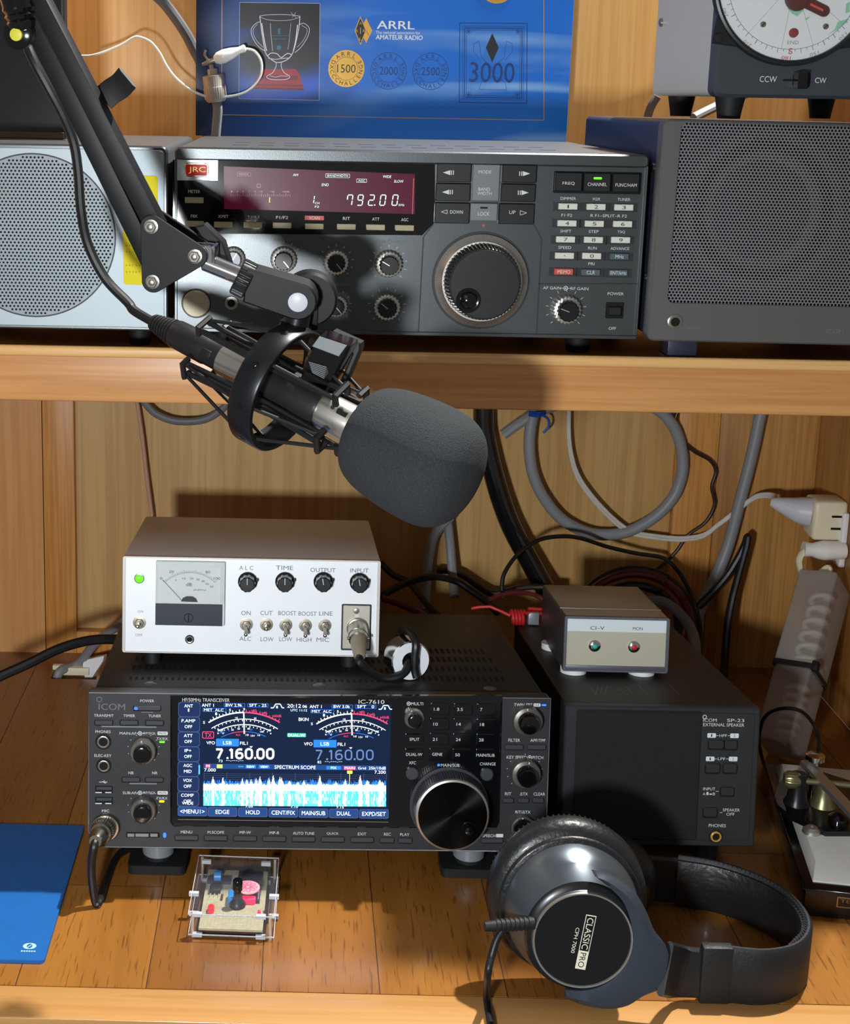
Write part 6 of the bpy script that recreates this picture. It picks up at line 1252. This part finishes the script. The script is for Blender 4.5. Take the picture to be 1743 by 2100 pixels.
b.xf = None; Hd.part('band_slider', b, ['black_plastic', 'hp_band'])
b = MB(); b.xf = Hd.R.transposed().to_4x4() @ Matrix.Translation(-Hd.org); b.strip([Vector((245, -22, 26)), Vector((262, -16, 21)), Vector((288, -17.5, 20.5))], 18, 2.4, (0, 0, 1), 6, .1); b.xf = None; Hd.part('band_slider', b, 'black_plastic')
# printed name on the cup face
fu = Hd.uv(K, 612, 545, 0); fl = Hd.uv(K, 575, 812, 0); ang = math.atan2(fl[1]-fu[1], fl[0]-fu[0])
mid1 = Hd.uv(K, 624, 640, 0); b = MB()
def along(x, y): return Hd.uv(K, x, y, 0)
ca, cb = along(629, 540), along(571, 815); dv = Vector((cb[0]-ca[0], cb[1]-ca[1])); L_ = dv.length; dv.normalize(); rot = math.atan2(dv.y, dv.x); nn = Vector((-dv.y, dv.x))
wd = Vector(along(655, 545)); wd = (wd-Vector(along(602, 538))).length/2
def pr_(s_, t_): return (ca[0]+dv.x*s_+nn.x*t_, ca[1]+dv.y*s_+nn.y*t_)
b.poly([pr_(0, -wd), pr_(L_, -wd), pr_(L_, wd), pr_(0, wd)], -.12); b.m = 1
lw_ = .45; b.poly([pr_(lw_*1.5, -wd+lw_), pr_(L_*.66, -wd+lw_), pr_(L_*.66, wd-lw_), pr_(lw_*1.5, wd-lw_)], -.2)
c_ = pr_(L_*.83, 0); b.text('PRO', c_[0], c_[1], L_*.27, wd*1.15, -.2, rot); b.m = 0
c_ = pr_(L_*.34, 0); b.text('CLASSIC', c_[0], c_[1], L_*.58, wd*1.2, -.28, rot)
c_ = Vector(along(546, 668)); b.text('CPH 7000', c_.x, c_.y, L_*.47, wd*.72, -.15, rot); Hd.part('printed_name', b, ['cream', 'hp_face'], parent=Hf)
b = MB(); j0 = Hd.wld((Hd.uv(K, 335, 580, -2)[0], 2, Hd.uv(K, 335, 580, -2)[1])); j1 = Hd.wld((Hd.uv(K, 222, 580, -2)[0], 0, Hd.uv(K, 222, 580, -2)[1]))
b.xf = Hd.R.transposed().to_4x4() @ Matrix.Translation(-Hd.org); b.lathe([(0, 4)]+[v for i in range(8) for v in ((2+i*3, 4.2), (3.6+i*3, 4.2), (4+i*3, 3.5), (4.8+i*3, 3.5))]+[(32, 3)], j0, j1-j0, 20); b.xf = None; Hd.part('cable_boot', b, 'black_rubber')
b = MB(); jd = (j1-j0).normalized(); b.xf = Hd.R.transposed().to_4x4() @ Matrix.Translation(-Hd.org)
b.tube([j1-jd*6, j1+jd*2, at(1022, 1920, d=905), at(1008, 1960, d=902), at(1000, 2000, d=900), at(998, 2048, Z=4), at(1003, 2085, Z=3.2), at(1008, 2115, Z=3.2)], 2.4, 12, 8); b.xf = None; Hd.part('headphone_cable', b, 'cable_black')
0 and print('HPMIN', min((c.matrix_world.to_3x3() @ v.co).z+Hd.org.z*U if 0 else (Hd.o.matrix_world @ v.co).z for c in Hd.o.children for v in c.data.vertices), [(c.name, round(min((Hd.o.matrix_world @ v.co).z for v in c.data.vertices)*1000, 1)) for c in Hd.o.children])

# ================================================================== clear kit box with the circuit board
defm('acrylic', '#8a8e94', .03, alpha=.05); defm('perf_board', '#a9a284', .6, var=.1, vscale=300); defm('pink_disc', '#f4a0a8', .45, emit=.25, eh='#ff6070'); defm('pink_dark', '#e0407a', .5, emit=.3); defm('pcb_dark', '#2c2440', .4); defm('cap_blue', '#2f7fc4', .35); defm('solder', '#d8d4c4', .35, metal=.6); defm('led_red', '#d81a2c', .3, emit=.5); defm('hot_pink', '#f02058', .4, emit=.6)
q0 = at(385, 1921, Z=1.2); q1 = at(562, 1928, Z=1.2); yw = math.degrees(math.atan2(q1[1]-q0[1], q1[0]-q0[0]))
Bx = Dev('circuit_box', 'clear acrylic box holding a small circuit board with a pink disc and black button', 'box', (q0[0], q0[1], .02), -1.5)
BW = (Vector(q1)-Vector(q0)).length; BH = 19.; BD = Bx.top('P', 400, 1755, BH)[1]+2; 
defm('acrylic_edge', '#e9edf4', .1, trans=.5, ior=1.3)
for z0 in (1.2, BH-2.2):
    b = MB(); b.prism([(p[0], p[1]) for p in rrect(0, BW, 0, BD, 2)], 0, 1); V = b.v; b.v = [Vector((p.x, p.z, z0+2.*p.y)) for p in V]; b.f = [f[::-1] for f in b.f]; Bx.part('acrylic_plate', b, 'acrylic')
for z0 in (1.2, BH-2.2):
    b = MB()
    for q4 in ((0, BW, 0, .5), (0, BW, BD-.5, BD), (0, .5, .5, BD-.5), (BW-.5, BW, .5, BD-.5)): b.box(q4[0], q4[1], q4[2], q4[3], z0+1.3, z0+2.05)
    Bx.part('plate_rim', b, 'acrylic_edge')
for x0, x1 in ((2, 4.2), (BW-4.2, BW-2)):
    b = MB(); b.box(x0, x1, 4, BD-4, 3.2, BH-2.2); Bx.part('acrylic_side', b, 'acrylic')
b = MB(); b.box(6, BW-6, 3, 5, 3.2, BH-2.2); Bx.part('acrylic_side', b, 'acrylic'); b = MB(); b.box(6, BW-6, BD-5, BD-3, 3.2, BH-2.2); Bx.part('acrylic_side', b, 'acrylic')
for x, y in ((6, 4), (BW-10, 4), (6, BD-5), (BW-10, BD-5), (1, 30), (BW-2, 30)):
    b = MB(); b.box(x-3, x+4, y-4.2, y-.8, BH-2.5, BH+.2, .3); b.box(x-3, x+4, y-4.2, y-.8, 1., 3.6, .3) ; Bx.part('corner_tab', b, 'acrylic_edge')
for x in (3, BW-3):
    for y in (3, BD-3): b = MB(); b.cyl((x, y, 0), (0, 0, 1), 1.1, BH, 12); Bx.part('pillar', b, 'solder')
K = 'C6'; bz = 5.5
def tp(x, y, z): p = Bx.top(K, x, y, z); return p
r0_, r1_ = tp(320, 1330, bz+1.6), tp(1300, 1330, bz+1.6); rt_ = tp(420, 455, bz+1.6)
b = MB(); b.box(r0_[0]+1, r1_[0], r0_[1], rt_[1], bz, bz+1.6); b.m = 1
nx_ = int((r1_[0]-r0_[0]-5)/2.54)
for i in range(nx_):
    for j in range(int((rt_[1]-r0_[1]-4)/2.54)):
        if (i*7+j*3) % 5 == 0 and j > 4: continue
        x, y = r0_[0]+4+i*2.54, r0_[1]+3+j*2.54; b.add([(x-.4, y-.4, bz+1.65), (x+.4, y-.4, bz+1.65), (x+.4, y+.4, bz+1.65), (x-.4, y+.4, bz+1.65)], [(0, 1, 2, 3)])
pb = Bx.part('circuit_board', b, ['perf_board', 'solder'])
def comp(name, b, m_): return Bx.part(name, b, m_, parent=pb)
z1 = bz+1.6
x, y = tp(660, 560, z1+4); b = MB(); b.lathe([(0, 4), (5, 4)], (x-4, y, z1+4), (1, 0, 0), 20); b.m = 1; b.box(x-9, x+8, y-4, y+3, z1, z1+2.5); comp('blue_component', b, ['cap_blue', 'pcb_dark'])
x, y = tp(1100, 520, z1+2); x1_, y1_ = tp(1250, 930, z1+2); b = MB(); b.box(x-8, x1_, y1_, y+4, z1, z1+2.4); b.m = 1
for k in range(10):
    for xx in (x-7, x1_-1): b.box(xx-.4, xx+.4, y1_+2+k*2.54, y1_+2.8+k*2.54, z1+2.4, z1+3.2)
comp('module', b, ['pcb_dark', 'solder'])
x, y = tp(1075, 720, z1+8); rx = tp(1255, 720, z1+8)[0]-x
b = MB(); b.lathe([(0, rx), (.9, rx)], (x, y, z1+7.2), (0, 0, 1), 48); b.m = 1
for k in range(9):
    a = 2*PI*k/9; c, s_ = math.cos(a), math.sin(a)
    P_ = [(x+c*(rx*.16+t_*rx*.6)-s_*w_*rx*.13, y+s_*(rx*.16+t_*rx*.6)+c*w_*rx*.13) for t_, w_ in ((0, 0), (.45, .8), (.75, 1.1), (.95, .8), (1.02, 0), (.95, -.8), (.75, -1.1), (.45, -.8), (0, 0))]
    for p, q_ in zip(P_, P_[1:]):
        d = Vector((q_[0]-p[0], q_[1]-p[1])); n_ = Vector((-d.y, d.x)).normalized()*.28
        b.add([(p[0]+n_.x, p[1]+n_.y, z1+8.2), (p[0]-n_.x, p[1]-n_.y, z1+8.2), (q_[0]-n_.x, q_[1]-n_.y, z1+8.2), (q_[0]+n_.x, q_[1]+n_.y, z1+8.2)], [(0, 1, 2, 3)])
comp('pink_disc', b, ['pink_disc', 'pink_dark'])
x, y = tp(1070, 890, z1+3); b = MB(); b.box(x-4, x+6, y-3, y+2, z1, z1+4.5, .8); comp('red_connector', b, 'hot_pink')
x, y = tp(922, 1000, z1); b = MB(); b.lathe([(0, 5.8), (2, 5.8), (4, 4.4), (6, 2.8), (13, 2.6)], (x, y, z1), (0, 0, 1), 28); b.m = 1; b.lathe([(13, 3.6), (20, 3.5), (20.7, 3)], (x, y, z1), (0, 0, 1), 28); comp('black_button', b, ['key_black', 'black_gloss'])
x, y = tp(590, 760, z1+2); b = MB(); b.box(x-4, x+4, y-3, y+5, z1, z1+4, .6); b.m = 1
for k in (-3, 0, 3): b.box(x+k-.5, x+k+.5, y-7, y-3, z1, z1+1)
comp('chip', b, ['key_black', 'solder'])
x, y = tp(530, 1030, z1+2); b = MB(); b.lathe([(0, 2.5), (5, 2.5), (7.2, 1.2)], (x, y-4, z1+2), (0, 1, 0), 16); comp('red_diode', b, 'led_red')
x, y = tp(1245, 1090, z1+1); b = MB(); b.lathe([(0, 1.4), (2, 1.1), (2.4, .3)], (x, y, z1), (0, 0, 1), 14); comp('red_light', b, 'hot_pink')
x, y = tp(825, 870, z1+3); b = MB(); b.box(x-2, x+2, y-6, y+6, z1, z1+6, .8); comp('blue_trimmer', b, 'cap_blue')
x, y = tp(690, 870, z1+1); b = MB(); b.cyl((x, y-3, z1+1), (0, 1, 0), .9, 6, 10); comp('resistor', b, 'needle')

# ================================================================== blue folder
defm('folder_blue', '#08599f', .5, var=.06, vscale=60, bump=.15, bscale=900); defm('folder_ink', '#a8d4e4', .6)
Fo = Dev('folder', 'bright blue folder with a round white emblem, flat on the desk at the left edge', 'folder', (-150, -50, .05), 0)
b = MB(); c_ = [at(172, 1693, Z=2.6), at(92, 1970, Z=2.6)]; yt, ybm = c_[0][1], c_[1][1]; xr = (c_[0][0]+c_[1][0])/2
P_ = rrect(-330, xr, ybm, yt, 2.5); n = len(P_)
b.add([Fo.loc((p[0], p[1], .1)) for p in P_]+[Fo.loc((p[0], p[1], 2.6)) for p in P_], [list(range(n))[::-1], list(range(n, 2*n))]+[(k, (k+1) % n, n+(k+1) % n, n+k) for k in range(n)])
Fo.part('cover', b, 'folder_blue')
b = MB(); ce = at(168, 1658, Z=2.7, K='C7'); e_ = at(206, 1658, Z=2.7, K='C7')[0]-ce[0]
V = []; n = 32
for i in range(n):
    a = 2*PI*i/n; V += [(ce[0]+e_*math.cos(a), ce[1]+e_*.78*math.sin(a), 2.66), (ce[0]+e_*.42*math.cos(a), ce[1]+e_*.62*math.sin(a), 2.66)]
b.add([Fo.loc(p) for p in V], [(2*i, (2*i+2) % (2*n), (2*i+3) % (2*n), 2*i+1) for i in range(n)])
b.add([Fo.loc((ce[0]+x*e_, ce[1]+y*e_, 2.68)) for x, y in ((-.5, -.62), (-.38, -.68), (.5, .62), (.38, .68))], [(0, 1, 2, 3)])
for k in range(6): x = ce[0]-e_*1.05+k*e_*.38; y = ce[1]-e_*1.45; b.add([Fo.loc(p) for p in ((x, y, 2.66), (x+e_*.26, y, 2.66), (x+e_*.26, y+e_*.28, 2.66), (x, y+e_*.28, 2.66))], [(0, 1, 2, 3)])
Fo.part('printed_emblem', b, 'folder_ink')

# ================================================================== morse key
defm('marble', '#d6d6d0', .3, coat=.3, var=.05, vscale=40); defm('key_base', '#0e0f11', .2, coat=.5); defm('brass_dull', '#8f8a66', .35, metal=.8)
kp = at(1643, 1877, Z=0); kq = at(1743, 1886, Z=0)
Mk = Dev('morse_key', 'morse key on a white and black base, cut off by the right edge', 'key', (kp[0], kp[1], .05), -9.5)
KH = Mk.uv('C4', 805, 1700)[1]; 
b = MB(); b.box(0, 110, 0, 205, 0, KH, 1.6, 3); Mk.part('base', b, 'key_base')
w0 = Mk.top('C4', 875, 1620, KH); w1 = Mk.top('C4', 905, 1410, KH+7)
b = MB(); x0, y0 = w0; x1, y1 = w1; sl = max(x1-x0, 3); ey = max(y1-y0, 6)
ys_ = 205-8
b.add([(x0, y0, KH), (106, y0, KH), (106, ys_, KH), (x0, ys_, KH), (x0, y0, KH+1.5), (106, y0, KH+1.5), (106, ys_, KH+1.5), (x0, ys_, KH+1.5), (x1, y1, KH+8), (100, y1, KH+8), (100, ys_-8, KH+8), (x1, ys_-8, KH+8)],
      [(3, 2, 1, 0), (0, 1, 5, 4), (1, 2, 6, 5), (2, 3, 7, 6), (3, 0, 4, 7), (4, 5, 9, 8), (5, 6, 10, 9), (6, 7, 11, 10), (7, 4, 8, 11), (8, 9, 10, 11)]); Mk.part('marble_slab', b, 'marble')
zt = KH+8
b = MB(); pts = [Mk.top('C4', *p, zt) for p in ((450, 740), (480, 830), (620, 950), (1010, 1130), (1400, 1130), (1700, 700), (1000, 480), (560, 520), (470, 640))]
n = len(pts); b.add([(p[0], p[1], zt) for p in pts]+[(p[0]*.97+.5, p[1]*.985+1, zt+4) for p in pts], [list(range(n)), list(range(n, 2*n))[::-1]]+[(k, n+k, n+(k+1) % n, (k+1) % n) for k in range(n)]); Mk.part('metal_plate', b, 'key_base')
b = MB(); x, y = Mk.top('C4', 860, 1085, zt); b.lathe([(0, 7), (2.5, 6.6), (4.5, 4), (4.5, 1.5), (3.5, 1.4)], (x, y, zt), (0, 0, 1), 28); Mk.part('dome_nut', b, 'steel')
b = MB(); x, y = Mk.top('C4', 1150, 960, zt+5); b.lathe([(-3, 8), (3, 7.5), (6, 4), (7, 1)], (x, y, zt+5), (0, 0, 1), 28); Mk.part('contact_knob', b, 'black_gloss')
b = MB()
def KP(x, y, z): p = Mk.top('C4', x, y, z); return Vector((p[0], p[1], z))
pA, pB = KP(790, 330, zt+30), KP(1400, 980, zt+16); b.strip([pA, pB], 2.2, 4.5, (0, 0, 1), 0, .1); Mk.part('lever', b, 'steel')
b = MB(); q_ = KP(900, 290, zt+34); b.lathe([(-3, 4), (-1, 7.5), (3, 7.5), (4, 6)], q_, (0, 0, 1), 24); b.cyl((q_.x, q_.y, zt), (0, 0, 1), 3, q_.z-zt, 16); Mk.part('adjusting_screw', b, 'chrome')
for px in (700, 980):
    b = MB(); q_ = KP(px, 780 if px == 700 else 800, zt+3); h_ = 26 if px == 700 else 18; b.lathe([(0, 11), (6, 8), (h_-6, 6.5), (h_, 6)], (q_.x, q_.y, zt+3), (0, 0, 1), 24); Mk.part('bearing_post', b, 'black_satin' if px == 700 else 'brass_dull')
b = MB(); q_ = KP(650, 520, zt+24); b.lathe([(0, 5), (3, 7), (9, 7), (12, 5)], q_-Vector((6, 0, 0)), (1, 0, 0), 24, 18, .06, (2, 10)); b.cyl(q_, (1, 0, 0), 2.6, 60, 14); Mk.part('trunnion_screw', b, 'brass_dull')
b = MB(); n0 = Mk.uv('C4', 1135, 1775); n1 = Mk.uv('C4', 1450, 1925); b.rbox(n0[0], n0[0]+34, n1[1], n0[1], -.7, .1, .4, .2); b.m = 1; b.rbox(n0[0]+1, n0[0]+33, n1[1]+1, n0[1]-1, -.8, 0, .2, .05); b.m = 0; b.text('TELE', n0[0]+9, n0[1]-2.9, 13, 2.6, -.85); Mk.part('name_plate', b, ['nickel', 'key_base'])

# ================================================================== cloudy plastic box leaning on the side wall, plugs, power tap
defm('cloudy', '#a9a29a', .4, alpha=.55); defm('coil_white', '#e4e2dc', .5)
bt = Vector((438, 222, 18)); tp_ = Vector((500, 318, 136)); ax3 = (tp_-bt).normalized()
fx = Vector((.62, .70, -.12)); fx = (fx-ax3*fx.dot(ax3)).normalized(); fy = ax3.cross(fx)
R3 = Matrix((fx, fy, ax3)).transposed()
if R3.determinant() < 0: fy = -fy; R3 = Matrix((fx, fy, ax3)).transposed()
Ad = Dev('plastic_case', 'cloudy translucent plastic case with a coiled lead inside, leaning on the right wall', 'case', bt, R=R3)
LA = (tp_-bt).length
b = MB(); b.box(-20, 20, -17, 17, -6, 68, 3, 3); Ad.part('lower_case', b, 'cloudy'); b = MB(); b.box(-22, 22, -18, 18, 69, LA+2, 3, 3); Ad.part('upper_case', b, 'cloudy')
for z0, z1_, nme in ((4, 58, 'coiled_lead'), (76, LA-10, 'coiled_lead')):
    b = MB(); P_ = [(3+9*math.cos(t*.9), 9*math.sin(t*.9), z0+(z1_-z0)*t/42) for t in range(43)]; b.tube(P_, 2.4, 8, 2); Ad.part(nme, b, 'coil_white')
b = MB(); fr = rrect(-22.6, 22.6, -18.6, 18.6, 3); n = len(fr); b.add([(p[0], p[1], 66) for p in fr]+[(p[0], p[1], 71) for p in fr], [(k, (k+1) % n, n+(k+1) % n, n+k) for k in range(n)]); b.box(-25, -18, -24, -18, 64, 73, 1); Ad.part('cable_tie', b, 'black_rubber')
tapc = Vector(at(1700, 1062, X=512)); 
Tp = Dev('power_tap', 'ivory cube power tap with two slots facing out, on the right wall', 'socket', (tapc.x, tapc.y, tapc.z), 0)
b = MB(); b.box(-17, 15, -8, 22, -21, 18, 4, 3); Tp.part('body', b, 'ivory_plastic')
b = MB()
for z in (2.5, -9.5): b.box(-.5, 9.5, -8.15, -7.5, z, z+2.2)
for z in (5, -10): b.box(-17.15, -16.5, 3, 7, z, z+3.5)
Tp.part('slots', b, 'hole')
b = MB(); b.box(XR-tapc.x-6, XR-tapc.x-.1, -12, 34, -46, 8, 1.5); wp = Tp.part('wall_plate', b, 'white_plastic', 'white wall plate')
pc = Vector(at(1690, 1130, X=505)); b = MB(); b.tube([pc+Vector((20, 4, 0)), pc+Vector((0, 2, 0)), pc+Vector((-12, 0, 1)), pc+Vector((-20, 0, 1.5))], [8.5, 9.5, 6.5, 7.5], 20, 6); thing('power_plug', b, 'white_glossy', 'white plug in the lower outlet just under the ivory tap', 'plug')
cable('plug_lead', [pc+Vector((-16, 0, 1)), pc+Vector((-22, -1, -4)), pc+Vector((-23, -2, -14)), pc+Vector((-14, -4, -30)), Vector(tp_)+Vector((3, 2, 14)), Vector(tp_)+Vector((2, 0, 6))], 2.6, 'ivory_plastic', 'cream lead dropping from the white plug into the cloudy case', sx=1.7)
gp0 = tapc+Vector((-16, 8, 3)); b = MB(); b.tube([gp0+Vector((1, 0, 0)), gp0+Vector((-10, 3, 1)), gp0+Vector((-24, 8, 4)), gp0+Vector((-34, 12, 6))], [15, 13, 8, 4], 14, 6); thing('power_plug', b, 'grey_cap', 'light grey ribbed plug pushed into the left face of the ivory tap', 'plug')
e0 = gp0+Vector((-32, 12, 6))
b = MB(); L2 = [e0]+[Vector(at(x, y, Y=yy, K='B3')) for x, y, yy in ((1400, 522, 400), (1320, 525, 415), (1230, 590, 422), (1150, 650, 425), (1080, 700, 426), (980, 715, 427), (860, 705, 428), (760, 685, 429), (690, 640, 430), (600, 550, 430), (520, 440, 430), (485, 330, 430), (475, 220, 430), (478, 100, 430), (478, 40, 430))]
for dz in (-1.5, 1.5):
    b.tube([p+Vector((.3*dz, 0, dz)) for p in L2], 1.7, 8, 8)
defm('cord_ivory', '#c9c6bc', .45)
thing('flat_power_cord', b, 'cord_ivory', 'pale twin power cord sweeping from the shelf across to the ivory tap', 'cable', 'cables on the back wall')

# ================================================================== cables behind, on the back wall
defm('sleeve', '#121315', .16, coat=.6, bump=.6, bscale=60); defm('copper_cord', '#b98f78', .5); defm('dark_red', '#5a1c20', .4); defm('red_wire', '#c8282c', .45); defm('blue_tie', '#1c4fa8', .5); defm('thin_dark', '#2a1f1a', .4)
W3 = lambda L_, K: [at(x, y, Y=Y, K=K) for x, y, Y in L_]
cable('cable_sleeve', W3([(92, 60, 425), (90, 130, 424), (92, 220, 423), (110, 320, 421), (140, 440, 419), (180, 570, 417), (225, 680, 415), (290, 800, 412), (370, 940, 405), (420, 1010, 395)], 'B3'), 10.2, 'sleeve', 'thick shiny black sleeved cable bundle slanting down the back wall', 'cables on the back wall', smooth=8, n=18)
b = MB(); c_ = [(320, 130), (300, 240), (300, 340), (320, 440), (370, 540), (450, 630), (560, 685), (660, 695), (760, 675), (870, 610), (950, 520), (985, 420), (985, 320), (955, 220), (900, 150), (830, 110), (700, 90)]
cable('coiled_coax', W3([(x, y, 430) for x, y in c_], 'B3'), 5.9, 'grey_cable', 'big grey loop of coaxial cable hanging on the back wall', 'cables on the back wall', smooth=8, n=14)
cable('thick_cable', W3([(180, 245, 433), (250, 195, 432), (320, 150, 431), (400, 120, 431), (470, 100, 431)], 'B3'), 5.4, 'grey_cable', 'short grey cable running from the black sleeve up to the blue tie', 'cables on the back wall')
b = MB(); p_ = Vector(at(335, 152, Y=424, K='B3'))
for k in range(3): b.tube([p_+Vector((-8, 2, k*1.8-2)), p_+Vector((0, -6, k*1.8-1)), p_+Vector((8, 2, k*1.8))], 1.1, 8, 5)
b.tube([p_+Vector((4, -4, 0)), p_+Vector((10, -4, -4)), p_+Vector((11, -4, -12)), p_+Vector((6, -4, -18))], 1.3, 8, 5); thing('wire_tie', b, 'blue_tie', 'blue plastic wire tie round the top of the grey coax loop', 'tie')
cable('thick_cable', W3([(1345, 100, 425), (1338, 160, 425), (1290, 380, 424), (1240, 570, 423), (1195, 740, 422), (1140, 880, 418), (1080, 1000, 410), (1040, 1120, 400)], 'B3'), 6.0, 'grey_cable', 'grey cable running steeply down the right part of the back wall', 'cables on the back wall', smooth=6, n=14)
cable('thin_wire', W3([(985, 100, 430), (955, 180, 430), (975, 260, 430), (1040, 320, 430), (1110, 360, 430), (1138, 410, 430), (1120, 480, 430), (1132, 560, 430), (1090, 640, 430), (1010, 700, 430), (960, 770, 430), (900, 830, 430), (830, 880, 430)], 'B3'), 1.7, 'thin_dark', 'thin dark wire wandering down beside the grey coax loop', 'cables on the back wall')
cable('thin_wire', W3([(180, 980, 330), (175, 920, 335), (190, 860, 340), (250, 780, 350), (340, 720, 360), (440, 703, 370), (530, 712, 380), (650, 750, 395), (780, 780, 405), (900, 800, 410), (960, 850, 405), (1010, 930, 395), (1050, 1030, 385), (1070, 1130, 370), (1065, 1220, 340)], 'B3'), 2.1, 'cable_black', 'thin black wire arching over from the desk transceiver to the right', 'cables on the back wall')
cable('thick_cable', W3([(1060, 1020, 395), (1120, 960, 398), (1190, 880, 400), (1240, 800, 402), (1270, 740, 404), (1282, 705, 404), (1278, 740, 402), (1262, 800, 400), (1235, 900, 398), (1210, 1000, 395), (1190, 1120, 385), (1180, 1250, 370), (1172, 1380, 340)], 'B3'), 3.9, 'cable_black', 'black cable bent into a sharp upright loop near the right wall', 'cables on the back wall', smooth=6)
cable('braided_cord', W3([(860, 200, 436), (868, 260, 436), (900, 480, 435), (930, 740, 434), (955, 930, 433), (962, 1010, 432), (966, 1120, 430)], 'B2'), 2.2, 'copper_cord', 'copper-brown braided cord hanging down the back wall at the left', 'cables on the back wall')
cable('thick_cable', W3([(885, 200, 432), (915, 260, 432), (980, 330, 432), (1080, 375, 432), (1190, 385, 432), (1300, 370, 432), (1390, 320, 432), (1450, 260, 432), (1480, 200, 432)], 'B2'), 3.8, 'grey_dark_cable', 'grey cable sagging in an arc just under the shelf at the left', 'cables on the back wall')
cable('thick_cable', W3([(350, 20, 420), (310, 60, 420), (265, 120, 420), (240, 220, 418), (228, 330, 410), (222, 430, 400), (225, 500, 380)], 'D4'), 5.2, 'grey_cable', 'left grey cable of the pair hanging below the microphone windscreen', 'cables on the back wall')
cable('thick_cable', W3([(330, -20, 424), (335, 60, 424), (345, 150, 424), (352, 240, 420), (360, 330, 412), (370, 420, 400)], 'D4'), 4.8, 'grey_cable', 'right grey cable of the pair hanging below the microphone windscreen', 'cables on the back wall')
cable('thick_cable', W3([(0, 420, 350), (90, 370, 360), (180, 335, 370), (280, 322, 380), (380, 345, 385), (450, 390, 380), (520, 440, 370), (580, 500, 350)], 'D4'), 3.6, 'cable_black', 'black cable humped over behind the desk transceiver', 'cables on the back wall')
cable('thick_cable', W3([(0, 250, 410), (60, 310, 405), (140, 350, 400), (200, 420, 380), (260, 490, 360), (330, 540, 340)], 'D4'), 3.2, 'cable_black', 'black cable running down to the right behind the white box', 'cables on the back wall')
cable('thick_cable', W3([(280, 290, 420), (380, 300, 420), (460, 350, 418), (540, 400, 412), (620, 395, 408), (700, 375, 402), (800, 370, 395), (900, 380, 390)], 'D4'), 3.4, 'thin_dark', 'dark cable lying in a shallow wave below the black sleeve', 'cables on the back wall')
cable('red_lead', W3([(10, 430, 330), (80, 450, 325), (150, 480, 320), (210, 510, 310), (260, 560, 295)], 'D4')+[at(330, 700, Z=3.6, K='D4')], 3.4, 'dark_red', 'dark red lead behind the right edge of the white box', 'cables on the back wall')
for k, (dr, m_, l_) in enumerate(((0, 'thin_dark', 'outermost dark power cable loop behind the small grey box'), (-22, 'dark_red', 'dark red power cable loop just inside the outermost one behind the small grey box'), (-80, 'cable_black', 'inner black cable loop behind the small grey box'))):
    pts = []
    for i in range(15):
        a = math.radians(200-i*16); pts.append((1260+(300+dr)*math.cos(a), 560-(275+dr)*math.sin(a), 405-k*9-(i*2 if i > 9 else 0)))
    cable('cable_loop', W3(pts, 'D4'), 4.2, m_, l_, 'cables on the back wall')
cable('cable_loop', W3([(1320, 440, 350), (1400, 445, 345), (1470, 490, 335), (1530, 560, 320), (1560, 640, 300), (1565, 740, 270)], 'D4'), 5., 'grey_dark_cable', 'thick dark grey cable curving down right of the small grey box', 'cables on the back wall')
cable('thin_wire', W3([(540, 440, 300), (590, 415, 305), (680, 400, 310), (760, 410, 312), (820, 440, 310), (860, 480, 300)], 'D4'), 2.2, 'dark_red', 'dark red wire arching left of the small grey box', 'cables on the back wall')
# red lead wound on a ferrite clamp, lying on the speaker
st = Vector(Sp.wld((*Sp.top('B8', 1270, 270, PH_), PH_)))
b = MB(); zz = Sp.R @ Vector((0, 0, 1)); xx_ = Sp.R @ Vector((1, 0, 0)); yy_ = Sp.R @ Vector((0, 1, 0))
cA = Vector(at(1225, 245, K='B8', Y=st.y)); 
hh = max(Sp.loc(cA).z-PH_, 6.5); cA = Vector(Sp.wld((Sp.loc(cA).x, Sp.loc(cA).y, PH_+7.2)))
P_ = [cA+xx_*(-6+t*.32)+zz*(6*math.sin(t*.7))+yy_*(6*math.cos(t*.7)) for t in range(0, 40)]
b.tube([cA-xx_*40+zz*4+yy_*14, cA-xx_*24+zz*7+yy_*10]+P_+[cA+xx_*20+zz*4, cA+xx_*30+zz*3-yy_*2], 1.5, 8, 2); b.tube([cA+xx_*10+zz*7+yy_*5, cA+xx_*24+zz*6+yy_*6, cA+xx_*34+zz*3+yy_*8], 1.5, 8, 4)
thing('red_wire', b, 'red_wire', 'bright red wire wound in a tight coil left of the small grey box', 'wire')
b = MB(); b.xf = Matrix.Translation(cA+xx_*14) @ Sp.R.to_4x4(); b.box(-5, 5, -4, 4, -6, 5.5, 1); thing('ferrite_clamp', b, 'foot_grey', 'small grey ferrite clamp at the end of the red wire coil', 'clamp')
kc = Mk.wld((KP(900, 290, zt+34)))
cable('thin_wire', [kc+Vector((3, 2, 3)), Vector(at(835, 1930, K='C3', Y=120)), Vector(at(800, 1840, K='C3', Y=130)), Vector(at(720, 1750, K='C3', Y=145)), Vector(at(620, 1722, K='C3', Y=155)), Vector(at(510, 1740, K='C3', Y=165)), Vector(at(440, 1800, K='C3', Y=172)), Vector(at(412, 1900, K='C3', Y=178)), Vector(at(412, 2000, K='C3', Y=180)), Vector(at(440, 2120, K='C3', Z=2.6))], 1.5, 'cable_black', 'thin black wire arching over from the morse key to behind the desk speaker', 'cables on the back wall')
